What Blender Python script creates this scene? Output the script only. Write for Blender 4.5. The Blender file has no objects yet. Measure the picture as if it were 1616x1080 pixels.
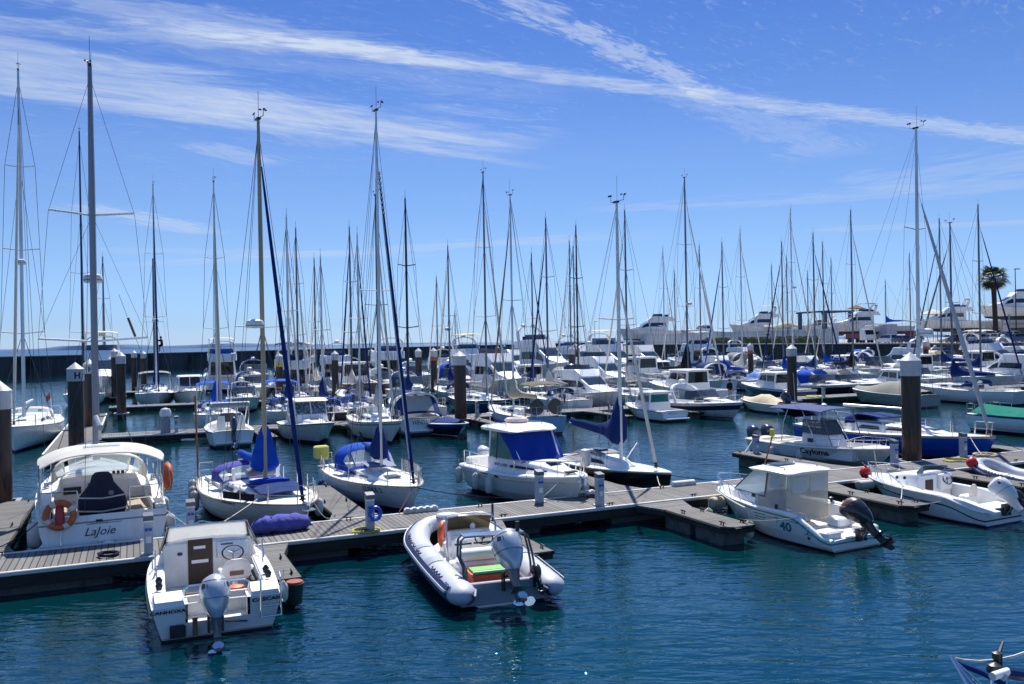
import bpy, bmesh, math, random
from math import sin, cos, pi, radians as R, atan2, sqrt, exp
from mathutils import Vector as V, Matrix, noise

sc = bpy.context.scene
# ---------------------------------------------------------------- camera
CAM_H, ROLL, FOC = 5.5, R(1.0), 30.0
cam = bpy.data.cameras.new('camera'); cam.lens = FOC; cam.sensor_width = 36; cam.clip_end = 60000; cam.clip_start = .1
co = bpy.data.objects.new('camera', cam); sc.collection.objects.link(co)
co.location = (0, 0, CAM_H); co.rotation_euler = (R(90), ROLL, 0); sc.camera = co
# ---------------------------------------------------------------- world: physical sky with cirrus and two contrails
SUN_EL, SUN_AZ = R(55), R(3)            # azimuth measured clockwise from the view direction (+Y)
world = bpy.data.worlds.new('World'); sc.world = world; world.use_nodes = True
NT = world.node_tree; NT.nodes.clear()
class NG:
    def __init__(s, nt): s.nt = nt
    def n(s, typ, ins=None, **kw):
        nd = s.nt.nodes.new(typ)
        for k, v in kw.items(): setattr(nd, k, v)
        for k, v in (ins or {}).items():
            if isinstance(v, bpy.types.NodeSocket): s.nt.links.new(v, nd.inputs[k])
            else: nd.inputs[k].default_value = v
        return nd
    def m(s, op, a, b=0., c=None, clamp=False):
        d = {0: a, 1: b}
        if c is not None: d[2] = c
        nd = s.n('ShaderNodeMath', d, operation=op); nd.use_clamp = clamp
        return nd.outputs[0]
    def ramp(s, x, a, b):               # smoothstep from a to b
        nd = s.n('ShaderNodeMapRange', {0: x, 1: a, 2: b, 3: 0., 4: 1.}, interpolation_type='SMOOTHSTEP'); return nd.outputs[0]
    def mix(s, f, a, b, blend='MIX'):
        nd = s.n('ShaderNodeMix', {0: f, 6: a, 7: b}, data_type='RGBA', blend_type=blend); return nd.outputs[2]
    def noise(s, vec, scale, detail=4., rough=.55, dist=0.):
        return s.n('ShaderNodeTexNoise', {'Vector': vec, 'Scale': scale, 'Detail': detail, 'Roughness': rough, 'Distortion': dist}).outputs[0]
def view_dir(px, py):
    r = V((cos(ROLL), 0, -sin(ROLL))); u = V((sin(ROLL), 0, cos(ROLL))); f = 1616 * FOC / 36
    return (V((0, 1, 0)) + r * ((px - 808) / f) + u * ((540 - py) / f))
def sky_pt(px, py):                     # a pixel's place on a flat cloud layer one unit up
    d = view_dir(px, py); return (d.x / d.z, d.y / d.z)
g = NG(NT)
sky = g.n('ShaderNodeTexSky', sky_type='NISHITA', sun_disc=False)
sky.sun_elevation = SUN_EL; sky.sun_rotation = SUN_AZ; sky.altitude = 0; sky.air_density = 1.0; sky.dust_density = 0.; sky.ozone_density = 1.6
geo = g.n('ShaderNodeNewGeometry'); inc = g.n('ShaderNodeVectorMath', {0: geo.outputs['Incoming'], 3: -1.}, operation='SCALE')
sp = g.n('ShaderNodeSeparateXYZ', {0: inc.outputs[0]})
zc = g.m('MAXIMUM', sp.outputs[2], .02)
cx = g.m('DIVIDE', sp.outputs[0], zc); cy = g.m('DIVIDE', sp.outputs[1], zc)
def line_band(p0, p1, w0, w1, u0=None, u1=None, fray=.25, nsc=2.2, curve=0., slant=.5, brk=.6):
    (ax, ay), (bx, by) = sky_pt(*p0), sky_pt(*p1)
    L = sqrt((bx - ax) ** 2 + (by - ay) ** 2); tx, ty = (bx - ax) / L, (by - ay) / L
    dx = g.m('SUBTRACT', cx, ax); dy = g.m('SUBTRACT', cy, ay)
    al = g.m('ADD', g.m('MULTIPLY', dx, tx), g.m('MULTIPLY', dy, ty))
    ac = g.m('ADD', g.m('MULTIPLY', dx, -ty), g.m('MULTIPLY', dy, tx))
    un = g.m('DIVIDE', al, L)
    if curve: ac = g.m('ADD', ac, g.m('MULTIPLY', g.m('SINE', g.m('MULTIPLY', un, pi)), curve))
    v = g.n('ShaderNodeCombineXYZ', {0: g.m('ADD', g.m('MULTIPLY', al, .6), g.m('MULTIPLY', ac, slant)), 1: g.m('MULTIPLY', ac, 1.7), 2: p0[0] * .013})
    nz = g.noise(v.outputs[0], nsc, 7., .65, .8)
    w = g.n('ShaderNodeMapRange', {0: un, 1: 0., 2: 1., 3: w0, 4: w1}).outputs[0]
    d = g.m('DIVIDE', g.m('ABSOLUTE', g.m('ADD', ac, g.m('MULTIPLY', g.m('SUBTRACT', nz, .5), g.m('MULTIPLY', w, fray * 4)))), w)
    body = g.m('SUBTRACT', 1., g.ramp(d, .0, 1.25))
    tex = g.ramp(g.noise(v.outputs[0], nsc * 3.6, 5., .58, 1.3), .26, .76)
    out = g.m('MULTIPLY', g.ramp(g.m('ADD', body, g.m('MULTIPLY', g.m('SUBTRACT', tex, .5), brk)), .12, 1.05), g.m('ADD', .68, g.m('MULTIPLY', tex, .32)))
    if u0 is not None: out = g.m('MULTIPLY', out, g.ramp(un, u0 - .12, u0 + .12))
    if u1 is not None: out = g.m('MULTIPLY', out, g.m('SUBTRACT', 1., g.ramp(un, u1 - .15, u1 + .15)))
    return out
cl = None
def addc(x, k):
    global cl
    x = g.m('MULTIPLY', x, k); cl = x if cl is None else g.m('ADD', cl, x)
addc(line_band((700, 98), (1616, 216), .11, .17, -.30, None, .3, 3., brk=.6), .60)      # long contrail
addc(line_band((100, 2), (800, 106), .13, .12, None, .98, .9, 2.6), .38)          # its frayed left end in two strands
addc(line_band((0, 38), (640, 88), .10, .10, None, .95, .8, 2.6), .34)
addc(line_band((240, 60), (900, 150), .30, .16, .0, .95, .9, 2.), .16)
addc(line_band((800, -10), (1110, 146), .12, .09, None, 1.02, .6, 4., brk=1.), .56)      # crossing contrail
addc(line_band((1110, 150), (1330, 245), .16, .34, .0, .95, .9, 3.), .26)
addc(line_band((-60, 88), (800, 236), .50, .30, None, .95, .6, 1.2, slant=1.0, brk=.35), .62)      # bright cirrus wedge
addc(line_band((-40, 134), (840, 262), .18, .10, None, .96, .5, 1.6, slant=1.0, brk=.4), .34)
addc(line_band((330, 150), (560, 235), .4, .3, .0, .9, .9, 1.8), .22)
addc(line_band((560, 190), (900, 235), .5, .4, .1, .8, .9, 1.8), .26)
addc(line_band((130, 325), (330, 368), .32, .3, .0, 1.0, .6, 1.8), .60)
addc(line_band((300, 222), (440, 262), .2, .25, .1, .9, .8, 2.), .36)
addc(line_band((180, 420), (1000, 372), .4, .6, .0, .95, .7, 1.2), .46)
addc(line_band((150, 395), (700, 405), .4, .6, .0, .9, .7, 1.2), .30)
addc(line_band((1050, 325), (1616, 290), .30, .4, -.2, None, .9, 1.2), .24)
addc(line_band((1350, 300), (1640, 250), .5, .6, .1, None, .9, 1.4), .22)
addc(line_band((1250, 365), (1640, 350), .30, .4, .1, None, .8, 1.2), .36)
cvec = g.n('ShaderNodeCombineXYZ', {0: g.m('MULTIPLY', cx, .35), 1: g.m('MULTIPLY', cy, .9), 2: 0.})
veil = g.ramp(g.noise(cvec.outputs[0], 1.1, 7., .62, .9), .48, .80)
addc(veil, .03)
fade = g.ramp(sp.outputs[2], .03, .16)
clf = g.m('MULTIPLY', g.m('MULTIPLY', cl, fade), 1., clamp=True)
SKY_GAIN = 1.0
hs = g.n('ShaderNodeHueSaturation', {'Hue': .505, 'Saturation': 1.22, 'Value': 1.0, 'Color': sky.outputs[0]})
rp = g.n('ShaderNodeValToRGB', {0: sp.outputs[2]}); els = rp.color_ramp.elements     # clean sea air: a deeper blue towards the horizon than the model's; unseen overhead sky brightened, added fill for shaded sides
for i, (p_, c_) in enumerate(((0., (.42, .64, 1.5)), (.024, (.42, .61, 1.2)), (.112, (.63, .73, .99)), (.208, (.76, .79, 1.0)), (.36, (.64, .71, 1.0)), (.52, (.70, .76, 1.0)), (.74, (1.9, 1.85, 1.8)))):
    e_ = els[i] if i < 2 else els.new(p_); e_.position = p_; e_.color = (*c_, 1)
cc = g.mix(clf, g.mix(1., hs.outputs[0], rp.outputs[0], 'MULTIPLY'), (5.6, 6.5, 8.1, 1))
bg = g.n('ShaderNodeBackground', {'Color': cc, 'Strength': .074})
out = g.n('ShaderNodeOutputWorld', {'Surface': bg.outputs[0]})
# ---------------------------------------------------------------- sun
sl = bpy.data.lights.new('sun', 'SUN'); sl.energy = 4.8; sl.angle = R(.53); sl.color = (1, .955, .89)
so = bpy.data.objects.new('sun', sl); sc.collection.objects.link(so)
sdir = V((sin(SUN_AZ) * cos(SUN_EL), cos(SUN_AZ) * cos(SUN_EL), sin(SUN_EL)))
so.rotation_euler = sdir.to_track_quat('Z', 'Y').to_euler(); so.location = sdir * 60
sc.view_settings.view_transform = 'Standard'; sc.view_settings.look = 'None'; sc.view_settings.exposure = .56; sc.view_settings.gamma = 1
try: sc.cycles.max_bounces = 8; sc.cycles.transparent_max_bounces = 16; sc.cycles.caustics_reflective = False; sc.cycles.caustics_refractive = False; sc.cycles.sample_clamp_indirect = 4
except Exception: pass

# ---------------------------------------------------------------- marina grid: s runs along the pontoons, c away from the camera across them
A0 = R(24); E1 = V((cos(A0), sin(A0), 0)); E2 = V((-sin(A0), cos(A0), 0))
def W(s, c, z=0.): return E1 * s + E2 * c + V((0, 0, z))
def at(px, py, z):                       # where the sight line of a photo pixel meets the level z
    d = view_dir(px, py); return V((0, 0, CAM_H)) + d * ((z - CAM_H) / d.z)
def at_y(px, py, y):
    return V((0, 0, CAM_H)) + view_dir(px, py) * y
def s_at(px, c, z=1.):                   # s of the place at row offset c seen in photo column px
    d = view_dir(px, 540); lo, hi = -90., 220.
    for _ in range(40):
        m = (lo + hi) / 2; p = W(m, c)
        if p.y < 4 or (p.x / p.y) < d.x / d.y - (z - CAM_H) * sin(ROLL) * 0: lo = m
        else: hi = m
    return lo
# ---------------------------------------------------------------- mesh builder
class MB:
    def __init__(s): s.v, s.f, s.mi, s.sm, s.mats = [], [], [], [], []
    def add(s, vs, fs, mat, smooth=False):
        o = len(s.v); s.v += [tuple(p) for p in vs]
        if mat not in s.mats: s.mats.append(mat)
        k = s.mats.index(mat)
        for f in fs: s.f.append([i + o for i in f]); s.mi.append(k); s.sm.append(smooth)
        return s
    def box(s, x0, x1, y0, y1, z0, z1, mat, bev=0.):
        if bev <= 0:
            vs = [(x, y, z) for z in (z0, z1) for y in (y0, y1) for x in (x0, x1)]
            return s.add(vs, [(0, 2, 3, 1), (4, 5, 7, 6), (0, 1, 5, 4), (2, 6, 7, 3), (0, 4, 6, 2), (1, 3, 7, 5)], mat)
        b = min(bev, (x1 - x0) * .45, (y1 - y0) * .45, (z1 - z0) * .45)
        def ring(i, z): return [(x0 + i, y0 + b, z), (x0 + b, y0 + i, z), (x1 - b, y0 + i, z), (x1 - i, y0 + b, z), (x1 - i, y1 - b, z), (x1 - b, y1 - i, z), (x0 + b, y1 - i, z), (x0 + i, y1 - b, z)]
        def inner(z): return [(x0 + b, y0 + b * 1.3, z), (x0 + b * 1.3, y0 + b, z), (x1 - b * 1.3, y0 + b, z), (x1 - b, y0 + b * 1.3, z), (x1 - b, y1 - b * 1.3, z), (x1 - b * 1.3, y1 - b, z), (x0 + b * 1.3, y1 - b, z), (x0 + b, y1 - b * 1.3, z)]
        return s.loft([inner(z0), ring(0, z0 + b), ring(0, z1 - b), inner(z1)], mat, True)
    def loft(s, rings, mat, closed=True, cap0=True, cap1=True, smooth=False):
        n = len(rings[0]); vs = [p for r in rings for p in r]; fs = []
        for i in range(len(rings) - 1):
            for j in range(n if closed else n - 1):
                a, b = i * n + j, i * n + (j + 1) % n
                fs.append((a, b, b + n, a + n))
        if closed and cap0: fs.append(tuple(range(n))[::-1])
        if closed and cap1: fs.append(tuple((len(rings) - 1) * n + j for j in range(n)))
        return s.add(vs, fs, mat, smooth)
    def tube(s, pts, r, mat, n=6, closed=False, flat=1.):
        pts = [V(p) for p in pts]; N = len(pts); rings = []
        rs = r if isinstance(r, (list, tuple)) else [r] * N
        prev = None
        for i, p in enumerate(pts):
            if closed: t = pts[(i + 1) % N] - pts[i - 1]
            else: t = pts[min(i + 1, N - 1)] - pts[max(i - 1, 0)]
            t = t.normalized() if t.length > 1e-9 else V((0, 0, 1))
            if prev is None:
                a = V((0, 0, 1)) if abs(t.z) < .9 else V((1, 0, 0)); u = t.cross(a).normalized()
            else:
                u = prev - t * prev.dot(t); u = u.normalized() if u.length > 1e-6 else t.orthogonal().normalized()
            prev = u; w = t.cross(u)
            rings.append([p + u * (rs[i] * cos(2 * pi * k / n)) + w * (rs[i] * flat * sin(2 * pi * k / n)) for k in range(n)])
        if closed: rings.append(rings[0])
        return s.loft(rings, mat, True, not closed, not closed, n > 4)
    def lathe(s, prof, mat, n=16, o=(0, 0, 0), axis=None, smooth=True):
        ox = V(o); q = Matrix.Identity(3) if axis is None else V(axis).to_track_quat('Z', 'Y').to_matrix()
        rings = [[ox + q @ V((r * cos(2 * pi * k / n), r * sin(2 * pi * k / n), z)) for k in range(n)] for r, z in prof]
        return s.loft(rings, mat, True, True, True, smooth)
    def grid(s, rows, mat, smooth=False): return s.loft(rows, mat, False, False, False, smooth)
    def sheet(s, rows, mat, th=.01, smooth=True):           # a curved sheet with real thickness
        n, m = len(rows), len(rows[0]); P = [[V(p) for p in r] for r in rows]
        def nr(i, j):
            a = P[min(i + 1, n - 1)][j] - P[max(i - 1, 0)][j]; b = P[i][min(j + 1, m - 1)] - P[i][max(j - 1, 0)]
            c = a.cross(b); return c.normalized() if c.length > 1e-9 else V((0, 0, 1))
        Q = [[P[i][j] + nr(i, j) * th for j in range(m)] for i in range(n)]
        vs = [p for r in P for p in r] + [p for r in Q for p in r]; k = n * m; fs = []
        for i in range(n - 1):
            for j in range(m - 1):
                a = i * m + j; fs.append((a, a + m, a + m + 1, a + 1)); fs.append((k + a, k + a + 1, k + a + m + 1, k + a + m))
        for i in range(n - 1):
            for a, b in ((i * m, (i + 1) * m), ((i + 1) * m + m - 1, i * m + m - 1)): fs.append((a, a + k, b + k, b))
        for j in range(m - 1):
            for a, b in ((j + 1, j), ((n - 1) * m + j, (n - 1) * m + j + 1)): fs.append((a, a + k, b + k, b))
        return s.add(vs, fs, mat, smooth)
    def prism(s, outline, z0, z1, mat):
        n = len(outline); vs = [(x, y, z0) for x, y in outline] + [(x, y, z1) for x, y in outline]
        fs = [tuple(range(n))[::-1], tuple(range(n, 2 * n))] + [(i, (i + 1) % n, n + (i + 1) % n, n + i) for i in range(n)]
        return s.add(vs, fs, mat)
    def panel(s, p00, p10, p11, p01, mat, off=.008, nx=1, ny=1, bulge=0.):  # a thin pane laid just proud of a surface; off<0 flips side
        p00, p10, p11, p01 = V(p00), V(p10), V(p11), V(p01); nr = (p10 - p00).cross(p01 - p00).normalized(); rows = []
        for i in range(nx + 1):
            u = i / nx; row = []
            for j in range(ny + 1):
                v = j / ny
                row.append((p00 * (1 - u) + p10 * u) * (1 - v) + (p01 * (1 - u) + p11 * u) * v + nr * (off + bulge * sin(pi * u) * sin(pi * v)))
            rows.append(row)
        return s.sheet(rows, mat, .004 if off > 0 else -.004, nx > 1 or ny > 1)
    def build(s, name, parent=None, loc=None, rot=None, ang=38):
        me = bpy.data.meshes.new(name); me.from_pydata(s.v, [], s.f)
        for mt in s.mats: me.materials.append(mt)
        me.polygons.foreach_set('material_index', s.mi); me.polygons.foreach_set('use_smooth', s.sm)
        me.update()
        if any(s.sm): me.set_sharp_from_angle(angle=R(ang))
        o = bpy.data.objects.new(name, me); sc.collection.objects.link(o)
        if parent is not None: o.parent = parent
        if loc is not None: o.location = loc
        if rot is not None: o.rotation_euler = rot
        return o
def fixn(o):
    bm = bmesh.new(); bm.from_mesh(o.data); bmesh.ops.recalc_face_normals(bm, faces=bm.faces); bm.to_mesh(o.data); bm.free(); return o
LABELS = {}
def tag(o, label=None, cat=None, group=None, kind=None):
    if label: o['label'] = label
    if cat: o['category'] = cat
    if group: o['group'] = group
    if kind: o['kind'] = kind
    return o
def empty(name, loc=(0, 0, 0), rz=0.):
    o = bpy.data.objects.new(name, None); sc.collection.objects.link(o); o.location = loc; o.rotation_euler = (0, 0, rz); o.empty_display_size = .2
    return o
def copy_thing(o):
    def cp(x, par):
        c = x.copy(); sc.collection.objects.link(c)
        if par is not None: c.parent = par
        for ch in x.children: cp(ch, c)
        return c
    return cp(o, None)
def w_of(root, p):                       # local point of a thing to world
    a = root.rotation_euler[2]; p = V(p)
    k = root.scale; p = V((p.x * k.x, p.y * k.y, p.z * k.z)); return root.location + V((p.x * cos(a) - p.y * sin(a), p.x * sin(a) + p.y * cos(a), p.z))
# ---------------------------------------------------------------- materials
MC = {}
def M(name, col, rough=.5, metal=0., nz=None, bump=None, coat=0., spec=None, trans=None, tl=0.):
    if name in MC: return MC[name]
    spec = spec if spec is not None else .15 if rough >= .8 else .5
    m = bpy.data.materials.new(name); m.use_nodes = True; nt = m.node_tree; q = NG(nt); b = nt.nodes['Principled BSDF']
    b.inputs['Base Color'].default_value = (*col, 1); b.inputs['Roughness'].default_value = rough; b.inputs['Metallic'].default_value = metal
    b.inputs['Coat Weight'].default_value = coat; b.inputs['Coat Roughness'].default_value = .08; b.inputs['Specular IOR Level'].default_value = spec
    tc = q.n('ShaderNodeTexCoord')
    if nz:                               # (scale, dark colour, amount, stretch xyz)
        mp = q.n('ShaderNodeMapping', {'Vector': tc.outputs['Object'], 'Scale': nz[3] if len(nz) > 3 else (1, 1, 1)})
        f = q.ramp(q.noise(mp.outputs[0], nz[0], 6., .62), .42, .72)
        nt.links.new(q.mix(q.m('MULTIPLY', f, nz[2]), (*col, 1), (*nz[1], 1)), b.inputs['Base Color'])
        nt.links.new(q.m('ADD', rough, q.m('MULTIPLY', f, .15)), b.inputs['Roughness'])
    if bump:
        h = q.noise(tc.outputs['Object'], bump[0], 4., .6)
        bp = q.n('ShaderNodeBump', {'Height': h, 'Strength': bump[1], 'Distance': bump[2] if len(bump) > 2 else .02}); nt.links.new(bp.outputs[0], b.inputs['Normal'])
    if trans is not None:
        tr = q.n('ShaderNodeBsdfTransparent', {0: (*trans[1], 1)}); mx = q.n('ShaderNodeMixShader', {0: trans[0], 1: b.outputs[0], 2: tr.outputs[0]})
        nt.links.new(mx.outputs[0], nt.nodes['Material Output'].inputs[0])
    if tl:                               # thin cloth lets sunlight through
        t_ = q.n('ShaderNodeBsdfTranslucent', {0: (*col, 1)}); mx = q.n('ShaderNodeMixShader', {0: tl, 1: b.outputs[0], 2: t_.outputs[0]}); nt.links.new(mx.outputs[0], nt.nodes['Material Output'].inputs[0])
    MC[name] = m; return m
gel = M('white_gelcoat', (.83, .82, .79), .28, nz=(2.2, (.56, .50, .40), .5, (1.5, 1.5, .3)), coat=.2)
gelw = M('bright_gelcoat', (.86, .86, .85), .25, nz=(2.4, (.62, .58, .48), .4, (1.6, 1.6, .3)), coat=.2)
cream = M('cream_gelcoat', (.74, .69, .57), .35, nz=(2.5, (.55, .48, .36), .35))
nonskid = M('grey_white_deck', (.68, .68, .66), .6, nz=(4, (.5, .48, .43), .4), bump=(300, .1))
navyhull = M('navy_gelcoat', (.007, .023, .075), .18, coat=.5)
blackhull = M('black_blue_gelcoat', (.008, .009, .016), .2, coat=.4)
bluehull = M('royal_blue_gelcoat', (.015, .08, .50), .2, coat=.5)
paleblue = M('pale_blue_hull', (.34, .50, .68), .35, nz=(2, (.25, .36, .48), .4))
antif = M('dark_antifouling', (.02, .024, .04), .7)
antib = M('blue_antifouling', (.02, .05, .16), .7)
boot = M('navy_boot_stripe', (.012, .02, .07), .35)
teal = M('teal_stripe', (.02, .28, .26), .35)
redst = M('red_stripe', (.4, .03, .03), .4)
alu = M('anodised_aluminium', (.62, .63, .65), .35, .85, nz=(1.5, (.42, .43, .46), .4, (3, 3, .3)))
alug = M('grey_mast_alloy', (.17, .18, .21), .4, .6)
tanm = M('tan_painted_alloy', (.42, .35, .22), .42, nz=(1.2, (.26, .21, .13), .5, (4, 4, .3)))
blackm = M('black_carbon', (.012, .012, .014), .35)
whitem = M('white_painted_alloy', (.75, .75, .74), .35, nz=(1, (.6, .58, .55), .3))
darkbluem = M('dark_blue_mast', (.02, .03, .07), .35)
steel = M('stainless_steel', (.72, .72, .72), .16, 1.)
wire = M('rigging_wire', (.07, .075, .09), .5, .4)
royal = M('royal_blue_canvas', (.009, .075, .46), .8, nz=(3, (.008, .045, .30), .6), bump=(9, .5, .03))
navy = M('navy_canvas', (.008, .028, .13), .82, nz=(3, (.02, .045, .17), .5), bump=(9, .5, .03))
purple = M('purple_canvas', (.085, .085, .34), .85, nz=(3, (.14, .14, .42), .6), bump=(7, .7, .05))
whitecan = M('white_canvas', (.78, .76, .70), .85, tl=.35, nz=(3, (.6, .58, .52), .5), bump=(8, .4, .03))
creamcan = M('cream_canvas', (.62, .53, .36), .85, nz=(3, (.5, .42, .28), .5), bump=(8, .4, .03))
greycan = M('grey_canvas', (.27, .28, .29), .85, nz=(3, (.2, .2, .21), .5), bump=(8, .4, .03))
blackcan = M('black_canvas', (.02, .022, .03), .85, bump=(6, .6, .04))
greencan = M('green_tarpaulin', (.006, .17, .12), .9, nz=(2, (.006, .12, .09), .5), bump=(5, .5, .05))
darkwin = M('dark_window', (.012, .016, .022), .06, spec=.7)
bluewin = M('blue_tinted_window', (.02, .035, .09), .06, spec=.7)
tealwin = M('teal_curtain_glass', (.015, .16, .17), .12, nz=(6, (.005, .03, .05), .9, (9, 9, .3)))
clear = M('clear_acrylic', (.75, .8, .82), .06, trans=(.62, (.9, .94, .95)))
vinyl = M('hazy_vinyl', (.60, .57, .50), .3, trans=(.42, (.86, .85, .80)), nz=(5, (.5, .45, .36), .5))
smoke = M('smoked_acrylic', (.10, .12, .15), .08, trans=(.42, (.5, .55, .6)))
rubber = M('black_rubber', (.015, .015, .017), .6)
blackpl = M('black_plastic', (.02, .02, .022), .4)
greyhyp = M('pale_grey_hypalon', (.41, .44, .50), .5, nz=(3, (.32, .35, .41), .4), bump=(40, .08))
midhyp = M('mid_grey_hypalon', (.30, .33, .38), .5)
navyhyp = M('navy_hypalon', (.02, .035, .12), .5)
silverc = M('silver_cowling', (.46, .50, .55), .3, .35, coat=.4)
scum = M('scum_stained_gelcoat', (.50, .47, .35), .5, nz=(5, (.25, .27, .18), .7, (1, 1, 4)))
silverl = M('dark_silver_leg', (.13, .145, .165), .35, .4)
blackc = M('black_cowling', (.012, .012, .014), .25, coat=.4)
navyc = M('slate_blue_cowling', (.03, .045, .085), .28, coat=.4)
whitec = M('white_cowling', (.68, .69, .70), .28, coat=.3)
orange = M('orange_plastic', (.62, .10, .015), .5)
orred = M('faded_orange_ring', (.46, .10, .03), .6, nz=(5, (.55, .25, .14), .5))
redpl = M('red_rubber', (.55, .02, .02), .4)
yellow = M('yellow_plastic', (.55, .50, .06), .5)
limey = M('pale_yellow_fabric', (.60, .62, .16), .8)
greenpl = M('green_plastic', (.10, .45, .05), .5)
bluepl = M('blue_plastic', (.01, .10, .55), .4)
rope = M('white_rope', (.62, .60, .54), .9)
ropeb = M('blue_black_rope', (.02, .025, .05), .9)
fend = M('white_fender_vinyl', (.62, .61, .57), .45, nz=(5, (.34, .31, .26), .55))
wood = M('varnished_wood', (.20, .08, .03), .4, nz=(4, (.1, .04, .015), .6, (.5, 6, 6)))
darkwood = M('dark_door_wood', (.035, .018, .012), .45, nz=(5, (.06, .03, .02), .5, (4, 4, .5)))
brownply = M('brown_plywood', (.20, .13, .09), .6, nz=(4, (.14, .09, .06), .5, (1, 1, 5)))
teak = M('weathered_teak', (.33, .27, .20), .7, nz=(6, (.22, .18, .13), .6, (.4, 8, 8)))
ink = M('black_lettering', (.012, .012, .015), .5)
inkb = M('navy_lettering', (.02, .03, .16), .5)
inkg = M('teal_lettering', (.01, .20, .22), .5)
inkw = M('pale_lettering', (.6, .62, .66), .5)
inkgrey = M('grey_lettering', (.22, .23, .25), .5)
conc = M('wet_concrete_float', (.13, .135, .125), .8, nz=(3, (.045, .05, .042), .8), bump=(12, .4))
darkbeam = M('dark_timber_beam', (.028, .023, .02), .75, nz=(4, (.012, .012, .011), .7, (.5, 4, 4)))
edgew = M('pale_edge_strip', (.66, .64, .60), .6, nz=(3, (.36, .34, .31), .6, (.6, 4, 4)))
galv = M('galvanised_steel', (.34, .36, .38), .45, .7)
iron = M('cast_iron', (.03, .03, .032), .55, .4)
pedm = M('pedestal_grey_metal', (.40, .44, .52), .42, .1, nz=(4, (.3, .33, .4), .4))
pedcap = M('pedestal_cap', (.10, .115, .14), .4)
skin = M('skin', (.45, .26, .18), .6)
dkcloth = M('dark_clothing', (.02, .02, .026), .9)
khaki = M('khaki_clothing', (.2, .16, .1), .9)
hairm = M('dark_hair', (.015, .01, .008), .7)
def planks(name, base, dark, w=.145, gap=.07):
    if name in MC: return MC[name]
    m = bpy.data.materials.new(name); m.use_nodes = True; nt = m.node_tree; q = NG(nt); b = nt.nodes['Principled BSDF']
    tc = q.n('ShaderNodeTexCoord'); sp_ = q.n('ShaderNodeSeparateXYZ', {0: tc.outputs['Object']})
    k = q.m('DIVIDE', sp_.outputs[0], w); fl = q.m('FLOOR', k); fr = q.m('FRACT', k)
    wn = q.n('ShaderNodeTexWhiteNoise', {'W': fl}, noise_dimensions='1D').outputs[0]
    mp = q.n('ShaderNodeMapping', {'Vector': tc.outputs['Object'], 'Scale': (14, 1.2, 1)})
    cmb = q.n('ShaderNodeVectorMath', {0: mp.outputs[0], 1: q.n('ShaderNodeCombineXYZ', {1: q.m('MULTIPLY', wn, 37.)}).outputs[0]}, operation='ADD')
    gr = q.noise(cmb.outputs[0], 2.2, 6., .65)
    st = q.ramp(q.noise(tc.outputs['Object'], .55, 4., .6), .4, .75)
    f = q.m('ADD', q.m('MULTIPLY', wn, .45), q.m('MULTIPLY', gr, .6))
    c = q.mix(f, (*dark, 1), (*base, 1)); c = q.mix(q.m('MULTIPLY', st, .35), c, (dark[0] * .7, dark[1] * .7, dark[2] * .7, 1))
    gp = q.m('MAXIMUM', q.m('LESS_THAN', fr, gap), q.m('GREATER_THAN', fr, 1 - gap))
    c = q.mix(gp, c, (.008, .008, .009, 1)); nt.links.new(c, b.inputs['Base Color']); b.inputs['Roughness'].default_value = .8
    bp = q.n('ShaderNodeBump', {'Height': q.m('SUBTRACT', q.m('MULTIPLY', gr, .3), gp), 'Strength': .6, 'Distance': .01}); nt.links.new(bp.outputs[0], b.inputs['Normal'])
    MC[name] = m; return m
deckpl = planks('weathered_grey_decking', (.20, .195, .185), (.065, .062, .06), .145, .09)
# pile: dark brown coated steel with rust near the water
def pile_mat():
    m = bpy.data.materials.new('brown_coated_pile'); m.use_nodes = True; nt = m.node_tree; q = NG(nt); b = nt.nodes['Principled BSDF']
    tc = q.n('ShaderNodeTexCoord'); mp = q.n('ShaderNodeMapping', {'Vector': tc.outputs['Object'], 'Scale': (5, 5, .7)})
    nz = q.noise(mp.outputs[0], 1.6, 6., .65); z = q.n('ShaderNodeSeparateXYZ', {0: tc.outputs['Object']}).outputs[2]
    c = q.mix(q.ramp(nz, .35, .7), (.022, .016, .014, 1), (.05, .035, .028, 1))
    low = q.m('MULTIPLY', q.m('SUBTRACT', 1., q.ramp(z, .6, 2.6)), q.ramp(nz, .38, .6))
    c = q.mix(low, c, (.16, .055, .02, 1)); c = q.mix(q.m('MULTIPLY', q.m('SUBTRACT', 1., q.ramp(z, .1, .7)), .8), c, (.02, .028, .015, 1))
    nt.links.new(c, b.inputs['Base Color']); b.inputs['Roughness'].default_value = .55; return m
pilem = pile_mat()
pilecap = M('white_pile_cap', (.52, .53, .55), .45, nz=(3, (.36, .36, .36), .55, (2, 2, .6)))

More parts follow.
